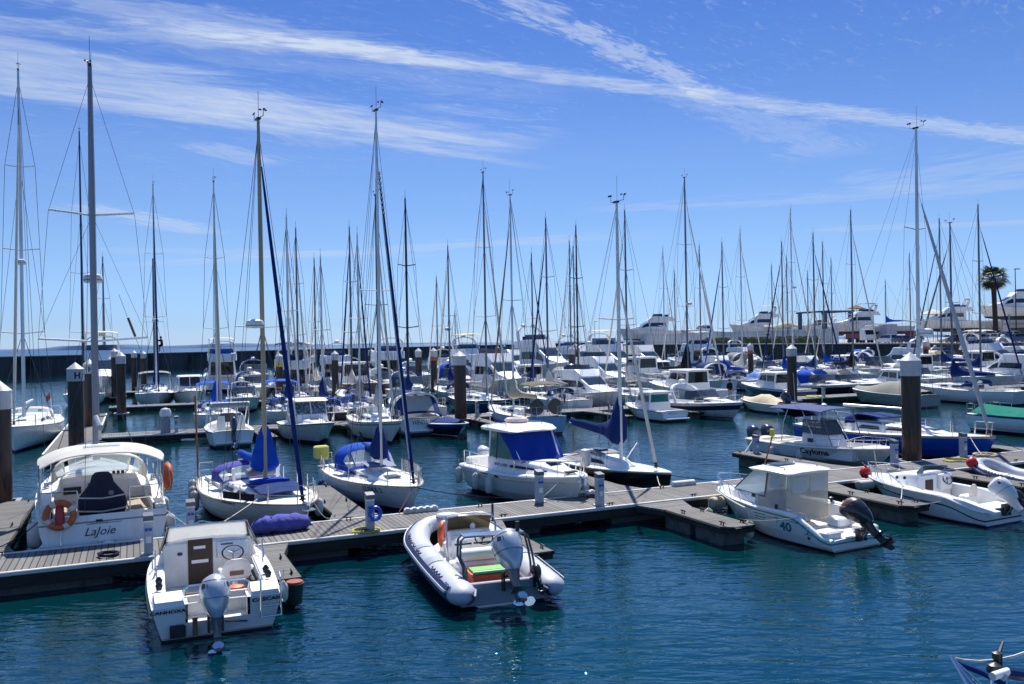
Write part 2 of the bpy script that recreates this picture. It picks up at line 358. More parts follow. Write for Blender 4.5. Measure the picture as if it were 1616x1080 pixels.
# ---------------------------------------------------------------- water
def water_mat():
    m = bpy.data.materials.new('harbour_water'); m.use_nodes = True; nt = m.node_tree; q = NG(nt); b = nt.nodes['Principled BSDF']
    tc = q.n('ShaderNodeTexCoord'); mp = q.n('ShaderNodeMapping', {'Vector': tc.outputs['Object'], 'Rotation': (0, 0, R(16)), 'Scale': (.55, 1.6, 1)})
    a = q.noise(mp.outputs[0], 2.0, 2.5, .5, .25); a2 = q.noise(mp.outputs[0], 7.5, 2., .5, .2)
    big = q.noise(tc.outputs['Object'], .16, 3., .55, .4); patch = q.ramp(q.noise(tc.outputs['Object'], .11, 3., .6, .5), .3, .7)
    h = q.m('ADD', q.m('MULTIPLY', a, q.m('ADD', .55, q.m('MULTIPLY', patch, .5))), q.m('MULTIPLY', q.m('MULTIPLY', a2, .17), q.m('ADD', .35, patch)))
    h = q.m('ADD', h, q.m('MULTIPLY', big, 1.2))
    ds = q.n('ShaderNodeVectorMath', {0: tc.outputs['Object']}, operation='LENGTH').outputs[1]
    bp = q.n('ShaderNodeBump', {'Height': h, 'Strength': q.m('SUBTRACT', .9, q.m('MULTIPLY', q.ramp(ds, 24., 75.), .5)), 'Distance': .074}); nt.links.new(bp.outputs[0], b.inputs['Normal'])     # sheltered, calmer water between the inner rows
    c = q.mix(q.ramp(q.noise(tc.outputs['Object'], .05, 3.), .35, .7), (.0003, .019, .031, 1), (.0004, .032, .032, 1))
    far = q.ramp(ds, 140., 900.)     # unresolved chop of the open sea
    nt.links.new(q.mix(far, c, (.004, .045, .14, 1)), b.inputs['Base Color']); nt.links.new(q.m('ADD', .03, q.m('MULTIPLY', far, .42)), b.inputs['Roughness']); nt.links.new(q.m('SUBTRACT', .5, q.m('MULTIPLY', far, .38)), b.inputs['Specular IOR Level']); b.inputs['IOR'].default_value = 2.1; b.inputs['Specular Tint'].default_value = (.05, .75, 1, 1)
    return m
wm = MB(); xs = [-20000, -2000, -300, -60, 0, 60, 300, 2000, 20000]; ys = [-60, 0, 60, 150, 400, 2000, 25000]
wm.add([(x, y, 0) for y in ys for x in xs], [(j * 9 + i, j * 9 + i + 1, j * 9 + i + 10, j * 9 + i + 9) for j in range(6) for i in range(8)], water_mat())
tag(wm.build('water'), 'rippled blue green harbour water between the pontoons', 'water', kind='structure')
# ================================================================ boat building
def lerp(a, b, t): return a + (b - a) * t
def clamp(x, a=0., b=1.): return max(a, min(b, x))
def sstep(x, a, b): t = clamp((x - a) / (b - a)); return t * t * (3 - 2 * t)
class Hull:
    def __init__(s, L, B, fs, fb, st=.75, tm=.42, fine=2., pw=.8, rake=.7, trake=0., draft=.35, style='v', dip=.0, sheer=None, flare=.0, bowtop=0.):
        s.L, s.B, s.fs, s.fb, s.st, s.tm, s.fine, s.pw, s.rake, s.trake, s.draft, s.style, s.dip, s.sheer, s.flare = L, B, fs, fb, st, tm, fine, pw, rake, trake, draft, style, dip, sheer, flare
    def b(s, t):
        if t < s.tm: return s.B / 2 * (s.st + (1 - s.st) * sin(pi / 2 * t / s.tm))
        u = (t - s.tm) / (1 - s.tm); return s.B / 2 * max(0., 1 - u ** s.fine) ** s.pw
    def fz(s, t):
        z = s.fs + (s.fb - s.fs) * t ** 1.7 - s.dip * sin(pi * clamp(t))
        return s.sheer(t, z) if s.sheer else z
    def zk(s, t): return -s.draft + (s.draft - .06) * clamp((t - .5) / .5) ** 2.2
    def y(s, t, z):
        zk, fz = s.zk(t), s.fz0(t); zn = clamp((z - zk) / (fz - zk))
        if s.style == 'v':
            k = .42; p = .84 * (zn / k) ** .75 if zn < k else .84 + .16 * ((zn - k) / (1 - k)) ** .9
            p = lerp(p, zn ** 1.25, .75 * clamp((t - .45) / .55) ** 1.2)
        else:
            p = (1 - (1 - zn) ** 2.3) ** .62
            p = lerp(p, zn ** .9, .8 * clamp((t - .5) / .5) ** 1.3)
        return s.b(t) * p
    def fz0(s, t): return s.fs + (s.fb - s.fs) * t ** 1.7 - s.dip * sin(pi * clamp(t))
    def X(s, t, z):
        q = clamp((z + .1) / (s.fb + .1)); x1 = s.L - s.rake * (1 - q) ** 1.15; x0 = s.trake * z
        return x0 + t * (x1 - x0)
    def T(s, x, z):
        q = clamp((z + .1) / (s.fb + .1)); x1 = s.L - s.rake * (1 - q) ** 1.15; x0 = s.trake * z
        return clamp((x - x0) / (x1 - x0))
    def pt(s, t, z, sd=1): return V((s.X(t, z), sd * s.y(t, z), z))
    def edge(s, t, sd=1, inset=0., dz=0.):
        z = s.fz(t); zc = min(z, s.fz0(t)); return V((s.X(t, z), sd * max(0., s.y(t, zc) - inset), z + dz))
    def stations(s, n=16): return [1 - (1 - i / n) ** 1.35 for i in range(n + 1)]
    def mesh(s, mat, boot_=None, bottom=antif, band=None, n=16, wl=.06, bh=.08, extra=(), trm=None, notch=None):
        """band: (depth below sheer of top, of bottom, material)"""
        mb = MB(); ts = sorted(set(s.stations(n)) | set(extra)); boot_ = boot_ or mat
        def levels(t):
            fz = s.fz(t); zk = s.zk(t); lo = min(wl, fz - .05); l2 = min(wl + bh, fz - .03)
            lv = [zk, lerp(zk, lo, .5), lo, l2]
            if band: za, zb = fz - band[1], fz - band[0]; za = max(za, l2 + .005); zb = max(zb, za + .005); up = [lerp(l2, za, .4), lerp(l2, za, .75), za, zb, max(fz, zb + .005)]
            else: up = [lerp(l2, fz, k) for k in (.25, .5, .75, .9, 1)]
            return lv + up
        mats = [bottom, bottom, boot_] + ([mat] * 3 + [band[2], mat] if band else [mat] * 5)
        for sd in (1, -1):
            rows = [[s.pt(t, min(z, s.fz(t)), sd) for z in levels(t)] for t in ts]
            for k, mt in enumerate(mats):
                vs = []; fs = []
                for r in rows: vs += [r[k], r[k + 1]]
                for i in range(len(rows) - 1):
                    a = 2 * i; f = (a, a + 2, a + 3, a + 1); fs.append(f if sd < 0 else f[::-1])
                mb.add(vs, fs, mt, True)
        lv = levels(ts[0])                                   # transom
        for k, mt in enumerate(mats):
            z0, z1 = min(lv[k], s.fz(0)), min(lv[k + 1], s.fz(0)); mt = trm if trm and k > 2 else mt
            if notch and z1 > notch[1]:                      # cut-out of the transom for the engine
                zl = max(z0, notch[1])
                if z0 < zl: mb.add([s.pt(0, z0, 1), s.pt(0, z0, -1), s.pt(0, zl, -1), s.pt(0, zl, 1)], [(0, 1, 2, 3)], mt)
                for sd in (1, -1): X0, X1 = s.X(0, zl), s.X(0, z1); f = [s.pt(0, zl, sd), V((X0, sd * notch[0], zl)), V((X1, sd * notch[0], z1)), s.pt(0, z1, sd)]; mb.add(f, [(0, 1, 2, 3) if sd > 0 else (3, 2, 1, 0)], mt)
                continue
            mb.add([s.pt(0, z0, 1), s.pt(0, z0, -1), s.pt(0, z1, -1), s.pt(0, z1, 1)], [(0, 1, 2, 3)], mt)
        return mb
    def deck(s, mat, ck=None, n=16, camber=.05, inset=.0, mb=None, drop=0., sole_mat=None, inner=None, extra=()):
        """ck: list of cockpits (x0,x1,half width,sole z,coaming height)"""
        mb = mb or MB(); cks = ck or []; ts = set(s.stations(n)) | set(extra)
        for c in cks:
            for x in (c[0], c[1]): ts |= {clamp(s.T(x, s.fz0(.3)) - .0005), clamp(s.T(x, s.fz0(.3)) + .0005)}
        ts = sorted(ts); prev = None
        def find(t):
            x = s.X(t, s.fz0(t))
            for c in cks:
                if c[0] - 1e-6 <= x <= c[1] + 1e-6: return c
        for i in range(len(ts) - 1):
            ta, tb = ts[i], ts[i + 1]; c = find((ta + tb) / 2)
            for sd in (1, -1):
                row = []
                for t in (ta, tb):
                    e = s.edge(t, sd, inset, -drop); z = e.z
                    if c:
                        w = min(c[2], abs(e.y) - .02); w = max(w, .02); wi = max(w - .04, .01)
                        row.append([e, V((e.x, sd * w, z + .01)), V((e.x, sd * w, z + .01 + c[4])), V((e.x, sd * wi, z + .01 + c[4])), V((e.x, sd * wi, min(c[3], z))), V((e.x, 0, min(c[3], z)))])
                    else:
                        cb = camber * clamp(abs(e.y)); row.append([e, V((e.x, e.y * .6, z + cb * .75)), V((e.x, 0, z + cb))])
                for k in range(len(row[0]) - 1):
                    q = [row[0][k], row[1][k], row[1][k + 1], row[0][k + 1]]
                    mt = mat
                    if c and k >= 3: mt = inner or mat
                    if c and k == 4: mt = sole_mat or inner or mat
                    mb.add(q, [(0, 1, 2, 3) if sd > 0 else (3, 2, 1, 0)], mt, True)
        for c in cks:
            for x, fwd in ((c[0], False), (c[1], True)):
                t = s.T(x, s.fz0(.3)); e = s.edge(t, 1, inset); w = max(min(c[2], e.y - .02) - .03, .01)
                if x < .03: continue
                z1 = e.z + .012 + (c[4] if fwd else 0)
                mb.add([(e.x, w, c[3]), (e.x, -w, c[3]), (e.x, -w, z1), (e.x, w, z1)], [(0, 1, 2, 3)], inner or mat)
        return mb
    def strake(s, mat, r=.03, dz=-.02, n=16, t0=0., t1=1.):
        mb = MB(); ts = [lerp(t0, t1, x) for x in s.stations(n)]
        pts = [s.edge(t, 1, -.004, dz) for t in ts] + [s.edge(t, -1, -.004, dz) for t in reversed(ts[:-1])]
        return mb.tube(pts, r, mat, 6)
    def stripe(s, mat, x0, x1, z0f, z1f, sd, n=14, off=.006):
        """a painted line following the side: z0f/z1f give heights as functions of t"""
        mb = MB(); rows = []
        for i in range(n + 1):
            x = lerp(x0, x1, i / n); r = []
            for zf in (z0f, z1f):
                z = zf(s.T(x, .5)); t = s.T(x, z); r.append(V((x, sd * (s.y(t, z) + off), z)))
            rows.append(r)
        mb.sheet(rows, mat, .002 if sd < 0 else -.002); return mb
    def side_text(s, txt, x, z, size, mat, sd, parent, name='lettering', shear=0., bold=0., spacing=1.):
        """letters laid on the hull side; x is where the word starts as read from outside"""
        me = text_mesh(txt, size, shear, bold, spacing); vs = []
        for v in me.vertices:
            xx = x + (v.co.x if sd < 0 else -v.co.x); zz = z + v.co.y; t = s.T(xx, zz); vs.append((xx, sd * (s.y(t, zz) + .007), zz))
        fs = [tuple(p.vertices) for p in me.polygons]; bpy.data.meshes.remove(me)
        return MB().add(vs, fs, mat).build(name, parent)
def text_mesh(txt, size, shear=0., bold=0., spacing=1., align='LEFT'):
    cu = bpy.data.curves.new('lettering', 'FONT'); cu.body = txt; cu.size = size; cu.shear = shear; cu.offset = bold; cu.space_character = spacing; cu.align_x = align
    cu.resolution_u = 3
    o = bpy.data.objects.new('lettering', cu); sc.collection.objects.link(o)
    dg = bpy.context.evaluated_depsgraph_get(); me = bpy.data.meshes.new_from_object(o.evaluated_get(dg)); bpy.data.objects.remove(o); bpy.data.curves.remove(cu); return me
def flat_text(txt, size, mat, parent, origin, right, up, name='lettering', shear=0., bold=0., spacing=1., align='CENTER'):
    me = text_mesh(txt, size, shear, bold, spacing, align); r, u, o = V(right).normalized(), V(up).normalized(), V(origin)
    vs = [o + r * v.co.x + u * v.co.y for v in me.vertices]; fs = [tuple(p.vertices) for p in me.polygons]; bpy.data.meshes.remove(me)
    return MB().add(vs, fs, mat).build(name, parent)

def arch(x, w, z0, h, n=10, p=.55, lean=0.):
    r = []
    for i in range(n + 1):
        a = pi * i / n; cz = abs(sin(a)) ** p; cy_ = cos(a); cy_ = math.copysign(abs(cy_) ** .8, cy_)
        r.append(V((x + lean * cz, w * cy_, z0 + h * cz)))
    return r
def house(mb, st, mat, camber=.04, rr=.06, n=3, smooth=True, cap0=True, cap1=True):
    """closed superstructure lofted over stations (x, z0, z1, half width at z0, half width at z1)"""
    rings = []
    for x, z0, z1, w0, w1 in st:
        r_ = min(rr, w1 * .45, max(z1 - z0, .02) * .45); side = [V((x, w0, z0)), V((x, lerp(w0, w1, .5), lerp(z0, z1 - r_, .5)))]
        for k in range(n + 1):
            a = pi / 2 * k / n; side.append(V((x, w1 - r_ + r_ * cos(a), z1 - r_ + r_ * sin(a))))
        side.append(V((x, w1 * .5, z1 + camber * .75 * clamp((z1 - z0) * 4))))
        top = [V((x, 0, z1 + camber * clamp((z1 - z0) * 4)))]
        rings.append(side + top + [V((p.x, -p.y, p.z)) for p in reversed(side)])
    return mb.loft(rings, mat, True, cap0, cap1, smooth)
def hstat(st, x):
    for a, b in zip(st, st[1:]):
        lo, hi = (a, b) if a[0] <= b[0] else (b, a)
        if lo[0] <= x <= hi[0]:
            u = (x - lo[0]) / max(hi[0] - lo[0], 1e-6); return tuple(lerp(lo[k], hi[k], u) for k in range(5))
    return st[0] if abs(x - st[0][0]) < abs(x - st[-1][0]) else st[-1]
def side_win(st, xa, xb, va, vb, mat, sl0=0., sl1=0., n=5, off=.012, sides=(1, -1), name='window', parent=None):
    """panes on both sides of a house; sl0/sl1 slant the ends"""
    for sd in sides:
        rows = []
        for i in range(n + 1):
            u = i / n; r = []
            for v in (va, lerp(va, vb, .5), vb):
                k = (v - va) / (vb - va); x = lerp(xa + sl0 * k, xb + sl1 * k, u); q = hstat(st, x)
                r.append(V((x, sd * (lerp(q[3], q[4], v) + off), lerp(q[1], q[2], v))))
            rows.append(r)
        mb = MB(); mb.sheet(rows, mat, .004 if sd < 0 else -.004); mb.build(name, parent)
def rail(parent, pts, h, r=.014, posts=None, name='pulpit', mat=steel, mid=True, lean=V((0, 0, 0))):
    mb = MB(); top = [V(p) + V((0, 0, h)) + lean for p in pts]; mb.tube(top, r, mat, 6)
    if mid: mb.tube([(V(p) + t) / 2 for p, t in zip(pts, top)], r * .7, mat, 5)
    for i in (posts if posts is not None else range(len(pts))): mb.tube([pts[i], top[i]], r, mat, 6)
    return mb.build(name, parent)
def radar(parent, p, r=.3, name='radar_dome', bracket=None):
    mb = MB(); mb.lathe([(0, 0), (r * .86, .0), (r, .06), (r, .17), (r * .9, .25), (r * .5, .30), (0, .31)], gelw, 14, p)
    mb.lathe([(r * 1.004, .07), (r * 1.01, .075), (r * 1.01, .1), (r * 1.004, .105)], inkgrey, 14, p)
    if bracket: mb.tube([V(p) + V((0, 0, .01)), bracket], .03, whitem)
    return mb.build(name, parent)
def wind_gear(parent, top, ax=1., name='wind_vane'):
    mb = MB(); t = V(top); d = V((0.35 * ax, .05, .02))
    mb.tube([t, t + d], .012, blackpl, 5); mb.tube([t + d, t + d + V((0, 0, .2))], .01, blackpl, 5)
    e = t + d + V((0, 0, .2))
    for k in range(3):
        a = 2.1 * k; mb.lathe([(0, -.03), (.035, -.02), (.04, .02), (0, .03)], blackpl, 6, e + V((.09 * cos(a), .09 * sin(a), 0)))
        mb.tube([e, e + V((.09 * cos(a), .09 * sin(a), 0))], .006, blackpl, 4)
    f = t + V((-.3 * ax, -.03, .0)); mb.tube([t, f], .012, blackpl, 5); mb.tube([f, f + V((0, 0, .28))], .008, blackpl, 5)
    g2 = f + V((0, 0, .24)); mb.box(g2.x - .16, g2.x + .05, g2.y - .006, g2.y + .006, g2.z - .03, g2.z + .035, blackpl)
    mb.tube([t + V((.03, 0, 0)), t + V((.03, 0, .95))], .007, blackpl, 4)
    return mb.build(name, parent)
def outboard(parent, x, y, z, cowl, size=1., tilt=0., legmat=None, name='outboard_motor', top=None):
    """engine hung on a transom: cowling is the part, leg, gear case and propeller its sub-parts; built aft (-x)"""
    legmat = legmat or (silverl if cowl is silverc else cowl); e = bpy.data.objects.new(name, None)
    def tr(p):
        p = V(p) * size; a = tilt; q = V((p.x * cos(a) + p.z * sin(a), p.y, -p.x * sin(a) + p.z * cos(a))) if tilt else p
        return V((x, y, z)) + q
    mb = MB(); rings = []
    prof = [(-.26, .19, .10, .0), (-.17, .26, .14, .0), (-.06, .32, .175, .0), (.10, .37, .205, .0), (.28, .40, .225, .0), (.42, .375, .205, .0), (.52, .30, .155, .0), (.57, .18, .09, .0), (.585, .06, .03, .0)]
    for zz, lx, wy, sh in prof:
        r_ = []
        for k in range(16):
            a = 2 * pi * k / 16; ca, sa = cos(a), sin(a); px_ = math.copysign(abs(ca) ** .75, ca) * lx; py_ = math.copysign(abs(sa) ** .8, sa) * wy * (1 - .22 * ca)
            r_.append(tr((-.33 - px_ * (1 if ca > 0 else .8) + .10 * (zz - .3), py_, zz + .10 * ca * (zz - .35) + .24)))
        rings.append(r_)
    mb.loft(rings, cowl, True, True, True, True); cw = mb.build(name, parent, ang=50)
    s2 = MB()
    for sd in (1, -1):                                      # air inlet, seam and badge lines on the cowling
        s2.panel(tr((-.54, sd * .215, .54)), tr((-.68, sd * .135, .52)), tr((-.65, sd * .135, .62)), tr((-.52, sd * .20, .65)), blackpl, .02 if sd < 0 else -.02)
    for zz, lx, wy in ((.10, .375, .209), (.44, .365, .197)):
        sr = []
        for k in range(16):
            a = 2 * pi * k / 16; ca, sa = cos(a), sin(a); sr.append(tr((-.33 - math.copysign(abs(ca) ** .75, ca) * lx * (1 if ca > 0 else .8) + .10 * (zz - .3), math.copysign(abs(sa) ** .8, sa) * wy * (1 - .22 * ca), zz + .10 * ca * (zz - .35) + .24)))
        s2.tube(sr, .006 * size, blackpl, 4, True)
    s2.build('cowling_trim', cw)
    if top: MB().loft([[tr((-.33 - math.copysign(abs(cos(a)) ** .75, cos(a)) * lx * (1 if cos(a) > 0 else .8) + .10 * (zz - .3), math.copysign(abs(sin(a)) ** .8, sin(a)) * wy * (1 - .22 * cos(a)), zz + .10 * cos(a) * (zz - .35) + .24)) for a in [2 * pi * k / 16 for k in range(16)]] for zz, lx, wy in ((.37, .392, .22), (.425, .379, .208), (.525, .302, .158), (.577, .18, .09), (.592, .06, .03))], top, True, False, True, True).build('cowling_cover', cw)
    lg = MB(); rings = []
    for zz, xa, xb, w in ((.06, -.58, -.14, .095), (-.1, -.52, -.16, .07), (-.3, -.46, -.2, .05), (-.5, -.46, -.22, .05), (-.72, -.47, -.24, .045)):
        rings.append([tr(p) for p in ((xb, 0, zz), (lerp(xa, xb, .8), w, zz), (lerp(xa, xb, .25), w, zz), (xa, 0, zz), (lerp(xa, xb, .25), -w, zz), (lerp(xa, xb, .8), -w, zz))])
    lg.loft(rings, legmat, True, True, True, True)
    pl = [tr((.02 - .24, .09, -.47)), tr((-.24, -.09, -.47)), tr((-.66, -.12, -.46)), tr((-.66, .12, -.46))]
    lg.panel(pl[0], pl[1], pl[2], pl[3], legmat, .01)
    ax = (tr((-.7, 0, -.72)) - tr((-.1, 0, -.72))).normalized()
    lg.lathe([(0, 0), (.04 * size, .05 * size), (.062 * size, .16 * size), (.062 * size, .36 * size), (.05 * size, .42 * size), (.0, .44 * size)], legmat, 10, tr((-.1, 0, -.72)), ax)
    lg.panel(tr((-.2, 0, -.74)), tr((-.48, 0, -.74)), tr((-.5, 0, -1.0)), tr((-.34, 0, -.98)), legmat, .008)
    lg.panel(tr((-.2, 0, -.74)), tr((-.34, 0, -.98)), tr((-.5, 0, -1.0)), tr((-.48, 0, -.74)), legmat, .008)
    lg.build('drive_leg', cw)
    br = MB(); c0 = tr((-.16, 0, -.1))
    for sd in (1, -1): br.loft([[V((x + .03, y + sd * .1 * size - .015, z + .06)), V((x - .12 * size, y + sd * .1 * size - .015, z + .1)), V((x - .16 * size, y + sd * .1 * size - .015, z - .3 * size)), V((x + .0, y + sd * .1 * size - .015, z - .34 * size))],
                              [V((x + .03, y + sd * .1 * size + .015, z + .06)), V((x - .12 * size, y + sd * .1 * size + .015, z + .1)), V((x - .16 * size, y + sd * .1 * size + .015, z - .3 * size)), V((x + .0, y + sd * .1 * size + .015, z - .34 * size))]], blackpl)
    br.tube([(x - .1 * size, y - .12 * size, z), (x - .1 * size, y + .12 * size, z)], .03, blackpl); br.tube([V((x - .12 * size, y, z - .25 * size)), tr((-.26, 0, -.2))], .03, steel)
    br.build('clamp_bracket', cw)
    pr = MB(); hub = tr((-.52, 0, -.72)); pr.lathe([(0, 0), (.045 * size, .0), (.05 * size, .08 * size), (.03 * size, .13 * size), (0, .135 * size)], legmat, 8, hub, ax)
    u = ax.orthogonal().normalized(); w = ax.cross(u); cen = hub + ax * .05 * size
    for k in range(3):
        a = 2 * pi * k / 3 + .4; d = u * cos(a) + w * sin(a); tn = (u * -sin(a) + w * cos(a)); R_ = .17 * size
        rows = []
        for i in range(5):
            f = i / 4; wd = .075 * size * sin(pi * (.18 + .72 * f)) + .01; rr_ = lerp(.03 * size, R_, f)
            rows.append([cen + d * rr_ + tn * (j * wd) + ax * (j * wd * .6) for j in (-1, 0, 1)])
        pr.sheet(rows, steel if legmat is not blackc else blackpl, .006)
    pr.build('propeller', cw)
    return cw
FENDERS = []
def fender(boat, p, length=.62, r=.11, label='white fender hanging on the hull', mat=None, tip=False, group=None, hang=.25, name='fender'):
    """a cylinder fender hanging by its lanyard at boat-local point p (top of the fender)"""
    mat = mat or fend; o = empty(name, w_of(boat, p) if boat is not None else V(p))
    mb = MB(); L_ = length
    mb.lathe([(0, -L_), (r * .35, -L_ + .01), (r * .8, -L_ + .06), (r, -L_ + .13), (r, -.13), (r * .8, -.06), (r * .35, -.015), (.03, 0), (0, .0)], mat, 12)
    if tip: mb.lathe([(0, -L_ - .012), (r * .5, -L_ + .0), (r * .86, -L_ + .06), (r * .6, -L_ + .02), (0, -L_)], blackpl, 12)
    mb.build('fender_body', o); l = MB(); l.tube([(0, 0, -.02), (0, .01, hang)], .009, rope, 5); l.build('lanyard', o)
    tag(o, label, 'fender', group); FENDERS.append(o); return o
def mooring(p, q, label, sag=.25, r=.012, mat=None, n=9):
    p, q = V(p), V(q); mb = MB(); pts = []
    for i in range(n + 1):
        u = i / n; pts.append(p.lerp(q, u) - V((0, 0, sag * 4 * u * (1 - u))))
    mb.tube(pts, r, mat or rope, 6); o = mb.build('mooring_rope'); tag(o, label, 'mooring rope'); return o

def mast_rig(root, H, mx, z0, top, mat, r=.075, spr=(.5,), spw=.55, chain=.46, back=True, jib=None, jibr=.06, boomL=None, boomz=None, cover=None, gear=True, rad=None, lod=1, tipd=(0, 0), low=True, boom_dir=None, jibtop=.9, stay_x=None, boomtilt=0., covh=1.0, wr=.007, jibstripe=None, mastb=None):
    """mast (part) with spreaders, radar and wind gear as sub-parts; boom, cover, stays and furled jib as parts"""
    h = top - z0; P = lambda k: V((mx + tipd[0] * k, tipd[1] * k, z0 + h * k)); ns = 8 if lod else 6
    mb = MB(); mb.tube([P(0), P(.3), P(.7), P(.92), P(1)], [r, r, r * .95, r * .75, r * .62], mat, ns); 
    if mastb: mb.tube([P(-.03), P(mastb)], r * 1.12, wood, ns)
    if lod: mb.box(P(1).x - .16, P(1).x + .1, -.05 + tipd[1], .05 + tipd[1], top - .03, top + .04, blackpl)
    mast = mb.build('mast', root)
    for k in spr:
        for sd in (1, -1):
            w_ = H.B / 2 * spw * (1.25 - .7 * k); s = MB(); s.tube([P(k), P(k) + V((-.12, sd * w_, .05 + .06 * (len(spr) > 1)))], r * .33 if lod else r * .4, whitem if mat is not blackm else blackm, 5); s.build('spreader', mast)
    if gear: wind_gear(mast, P(1) + V((0, 0, .02)), 1 if lod else .8) if lod else MB().tube([P(1), P(1) + V((.02, 0, .6))], .012, blackpl, 4).tube([P(1) + V((-.2, 0, .08)), P(1) + V((.25, 0, .1))], .014, blackpl, 4).build('wind_vane', mast)
    if rad: radar(mast, P(rad) + V((r + .34, 0, -.05)), .3, bracket=P(rad) + V((0, 0, -.05)))
    # shrouds
    for sd in (1, -1):
        s = MB(); t = H.T(mx - .15, H.fz0(.5)); e = H.edge(t, sd, H.B / 2 * max(0., (1 - chain / .5)) + .04)
        pts = [P(.97)] + [P(k) + V((-.12, sd * H.B / 2 * spw * (1.25 - .7 * k), .06)) for k in sorted(spr, reverse=True)] + [e]
        s.tube(pts, wr, wire, 4)
        if low and spr: s.tube([P(min(spr)) , e + V((-.35, 0, 0))], wr, wire, 4)
        if low and spr and lod: s.tube([P(min(spr)), e + V((.35, 0, 0))], wr, wire, 4)
        if len(spr) > 1: s.tube([P(max(spr)), P(min(spr)) + V((-.12, sd * H.B / 2 * spw * (1.25 - .7 * min(spr)), .06))], wr * .8, wire, 4)
        s.build('shroud', root)
    if back: MB().tube([P(.99), H.edge(0, 1, H.b(0) * .7, .05) if lod > 1 else V((.1, 0, H.fs + .05))], wr, wire, 4).build('backstay', root)
    bx = stay_x if stay_x is not None else H.L - .25; st0 = V((bx, 0, H.fz(H.T(bx, H.fb)) + .08)); st1 = P(jibtop)
    if jib:
        d = st1 - st0; s = MB(); ks = (0, .03, .06, .3, .6, .85, .93); rs = (.03, .05, jibr, jibr * 1.12, jibr * .95, jibr * .62, .02)
        s.tube([st0 + d * k + V((0, 0, 0)) for k in ks], list(rs), jib, 8 if lod else 6); s.tube([st0 + d * .93, st1], wr, wire, 4)
        j = s.build('furled_jib', root)
        d2 = MB(); ax = d.normalized(); d2.lathe([(.0, .0), (.09, 0), (.1, .03), (.05, .05), (.05, .11), (.1, .13), (.09, .16), (0, .16)], blackpl, 10, st0 + ax * .05, ax); d2.build('furling_drum', j)
        if jibstripe:                                       # light spiral edge wound round the furled sail
            s = MB(); pts = []; u = ax.orthogonal().normalized(); w = ax.cross(u); NN = jibstripe[1]
            for i in range(NN * 8 + 1):
                k = lerp(jibstripe[2], jibstripe[3], i / (NN * 8)); a = i * pi / 4; rr_ = lerp(jibr * 1.1, jibr * .62, clamp((k - .3) / .55)) * 1.02 + .004
                pts.append(st0 + d * k + (u * cos(a) + w * sin(a)) * rr_)
            s.tube(pts, jibstripe[4], jibstripe[0], 4); s.build('sail_edge_strip', j)
    else: MB().tube([st0, st1], wr, wire, 4).build('forestay', root)
    if boomL:
        bz = boomz; b0 = P((bz - z0) / h) + V((-r, 0, 0)); b1 = b0 + V((-boomL, 0, boomtilt * boomL))
        if boom_dir: b1 = b0 + V((-boomL * cos(boom_dir), boomL * sin(boom_dir), boomtilt * boomL))
        bo = MB().tube([b0, b1], r * .8, mat if mat not in (blackm, darkbluem) else blackm, ns).build('boom', root)
        if cover:
            rings = []; n = 12 if lod else 7; m = 10 if lod else 6; rnd = random.Random(int(boomL * 97 + top * 13))
            ks = [-.03, 0.0, .04, .09, .16, .26, .4, .55, .7, .85, .97, 1.0] if lod else [-.03, 0, .06, .15, .35, .7, 1.0]
            for k in ks:
                up = .16 + .10 * (1 - k) + covh * .95 * exp(-(max(k, 0) / .13) ** 1.3); dn = .12 + .04 * (1 - k) + .14 * covh * exp(-(k / .2) ** 2); w = .07 + .085 * (1 - k) + .19 * covh * exp(-(k / .16) ** 2)
                if k in (-.03, 1.0): up *= .75 if k < 0 else .5; w *= .5; dn *= .6
                p = b0.lerp(b1, k) + V((-.0, 0, .0)); jt = rnd.uniform(-.02, .02); r_ = []
                if lod and covh > .5: 
                    up += rnd.uniform(-.03, .03)
                for i in range(m):
                    a = 2 * pi * i / m; cz, cy_ = cos(a), sin(a)
                    wz = w * (1 - .40 * clamp(cz) * clamp(up * 1.2)) * (1 + (.20 * rnd.uniform(-1, 1) if lod else 0))
                    r_.append(p + V((0 if k > .02 else .02 - 0.16 * clamp(cz) * 0, cy_ * wz + jt, cz * (up if cz > 0 else dn) + .02)))
                rings.append(r_)
            s = MB(); s.loft(rings, cover, True, True, True, True); s.build('sail_cover', root, ang=70)
        if lod: MB().tube([b1 + V((.15, 0, .02)), P(.985)], wr * .8, wire, 4).build('topping_lift', root)
    return mast

def lifelines(root, H, t0, t1, n, h=.58, inset=.09, lod=1, net=None):
    for sd in (1, -1):
        mb = MB(); ps = [H.edge(lerp(t0, t1, i / n), sd, inset) for i in range(n + 1)]; tops = [p + V((0, 0, h)) for p in ps]
        for p, q in zip(ps, tops): mb.tube([p, q], .013, steel, 5)
        mb.tube(tops, .007, wire, 4); mb.tube([(p + q) / 2 for p, q in zip(ps, tops)], .006, wire, 4)
        mb.build('guard_rail', root)
    if net:
        for sd in (1, -1):
            mb = MB(); m = 26
            for i in range(m + 1):
                t = lerp(net[0], net[1], i / m); e = H.edge(t, sd, inset); mb.tube([e + V((0, 0, .03)), e + V((0, 0, h - .01))], .004, whitem, 3)
            for k in range(1, 8): mb.tube([H.edge(lerp(net[0], net[1], i / 8), sd, inset, h * k / 8) for i in range(9)], .004, whitem, 3)
            mb.build('safety_net', root)
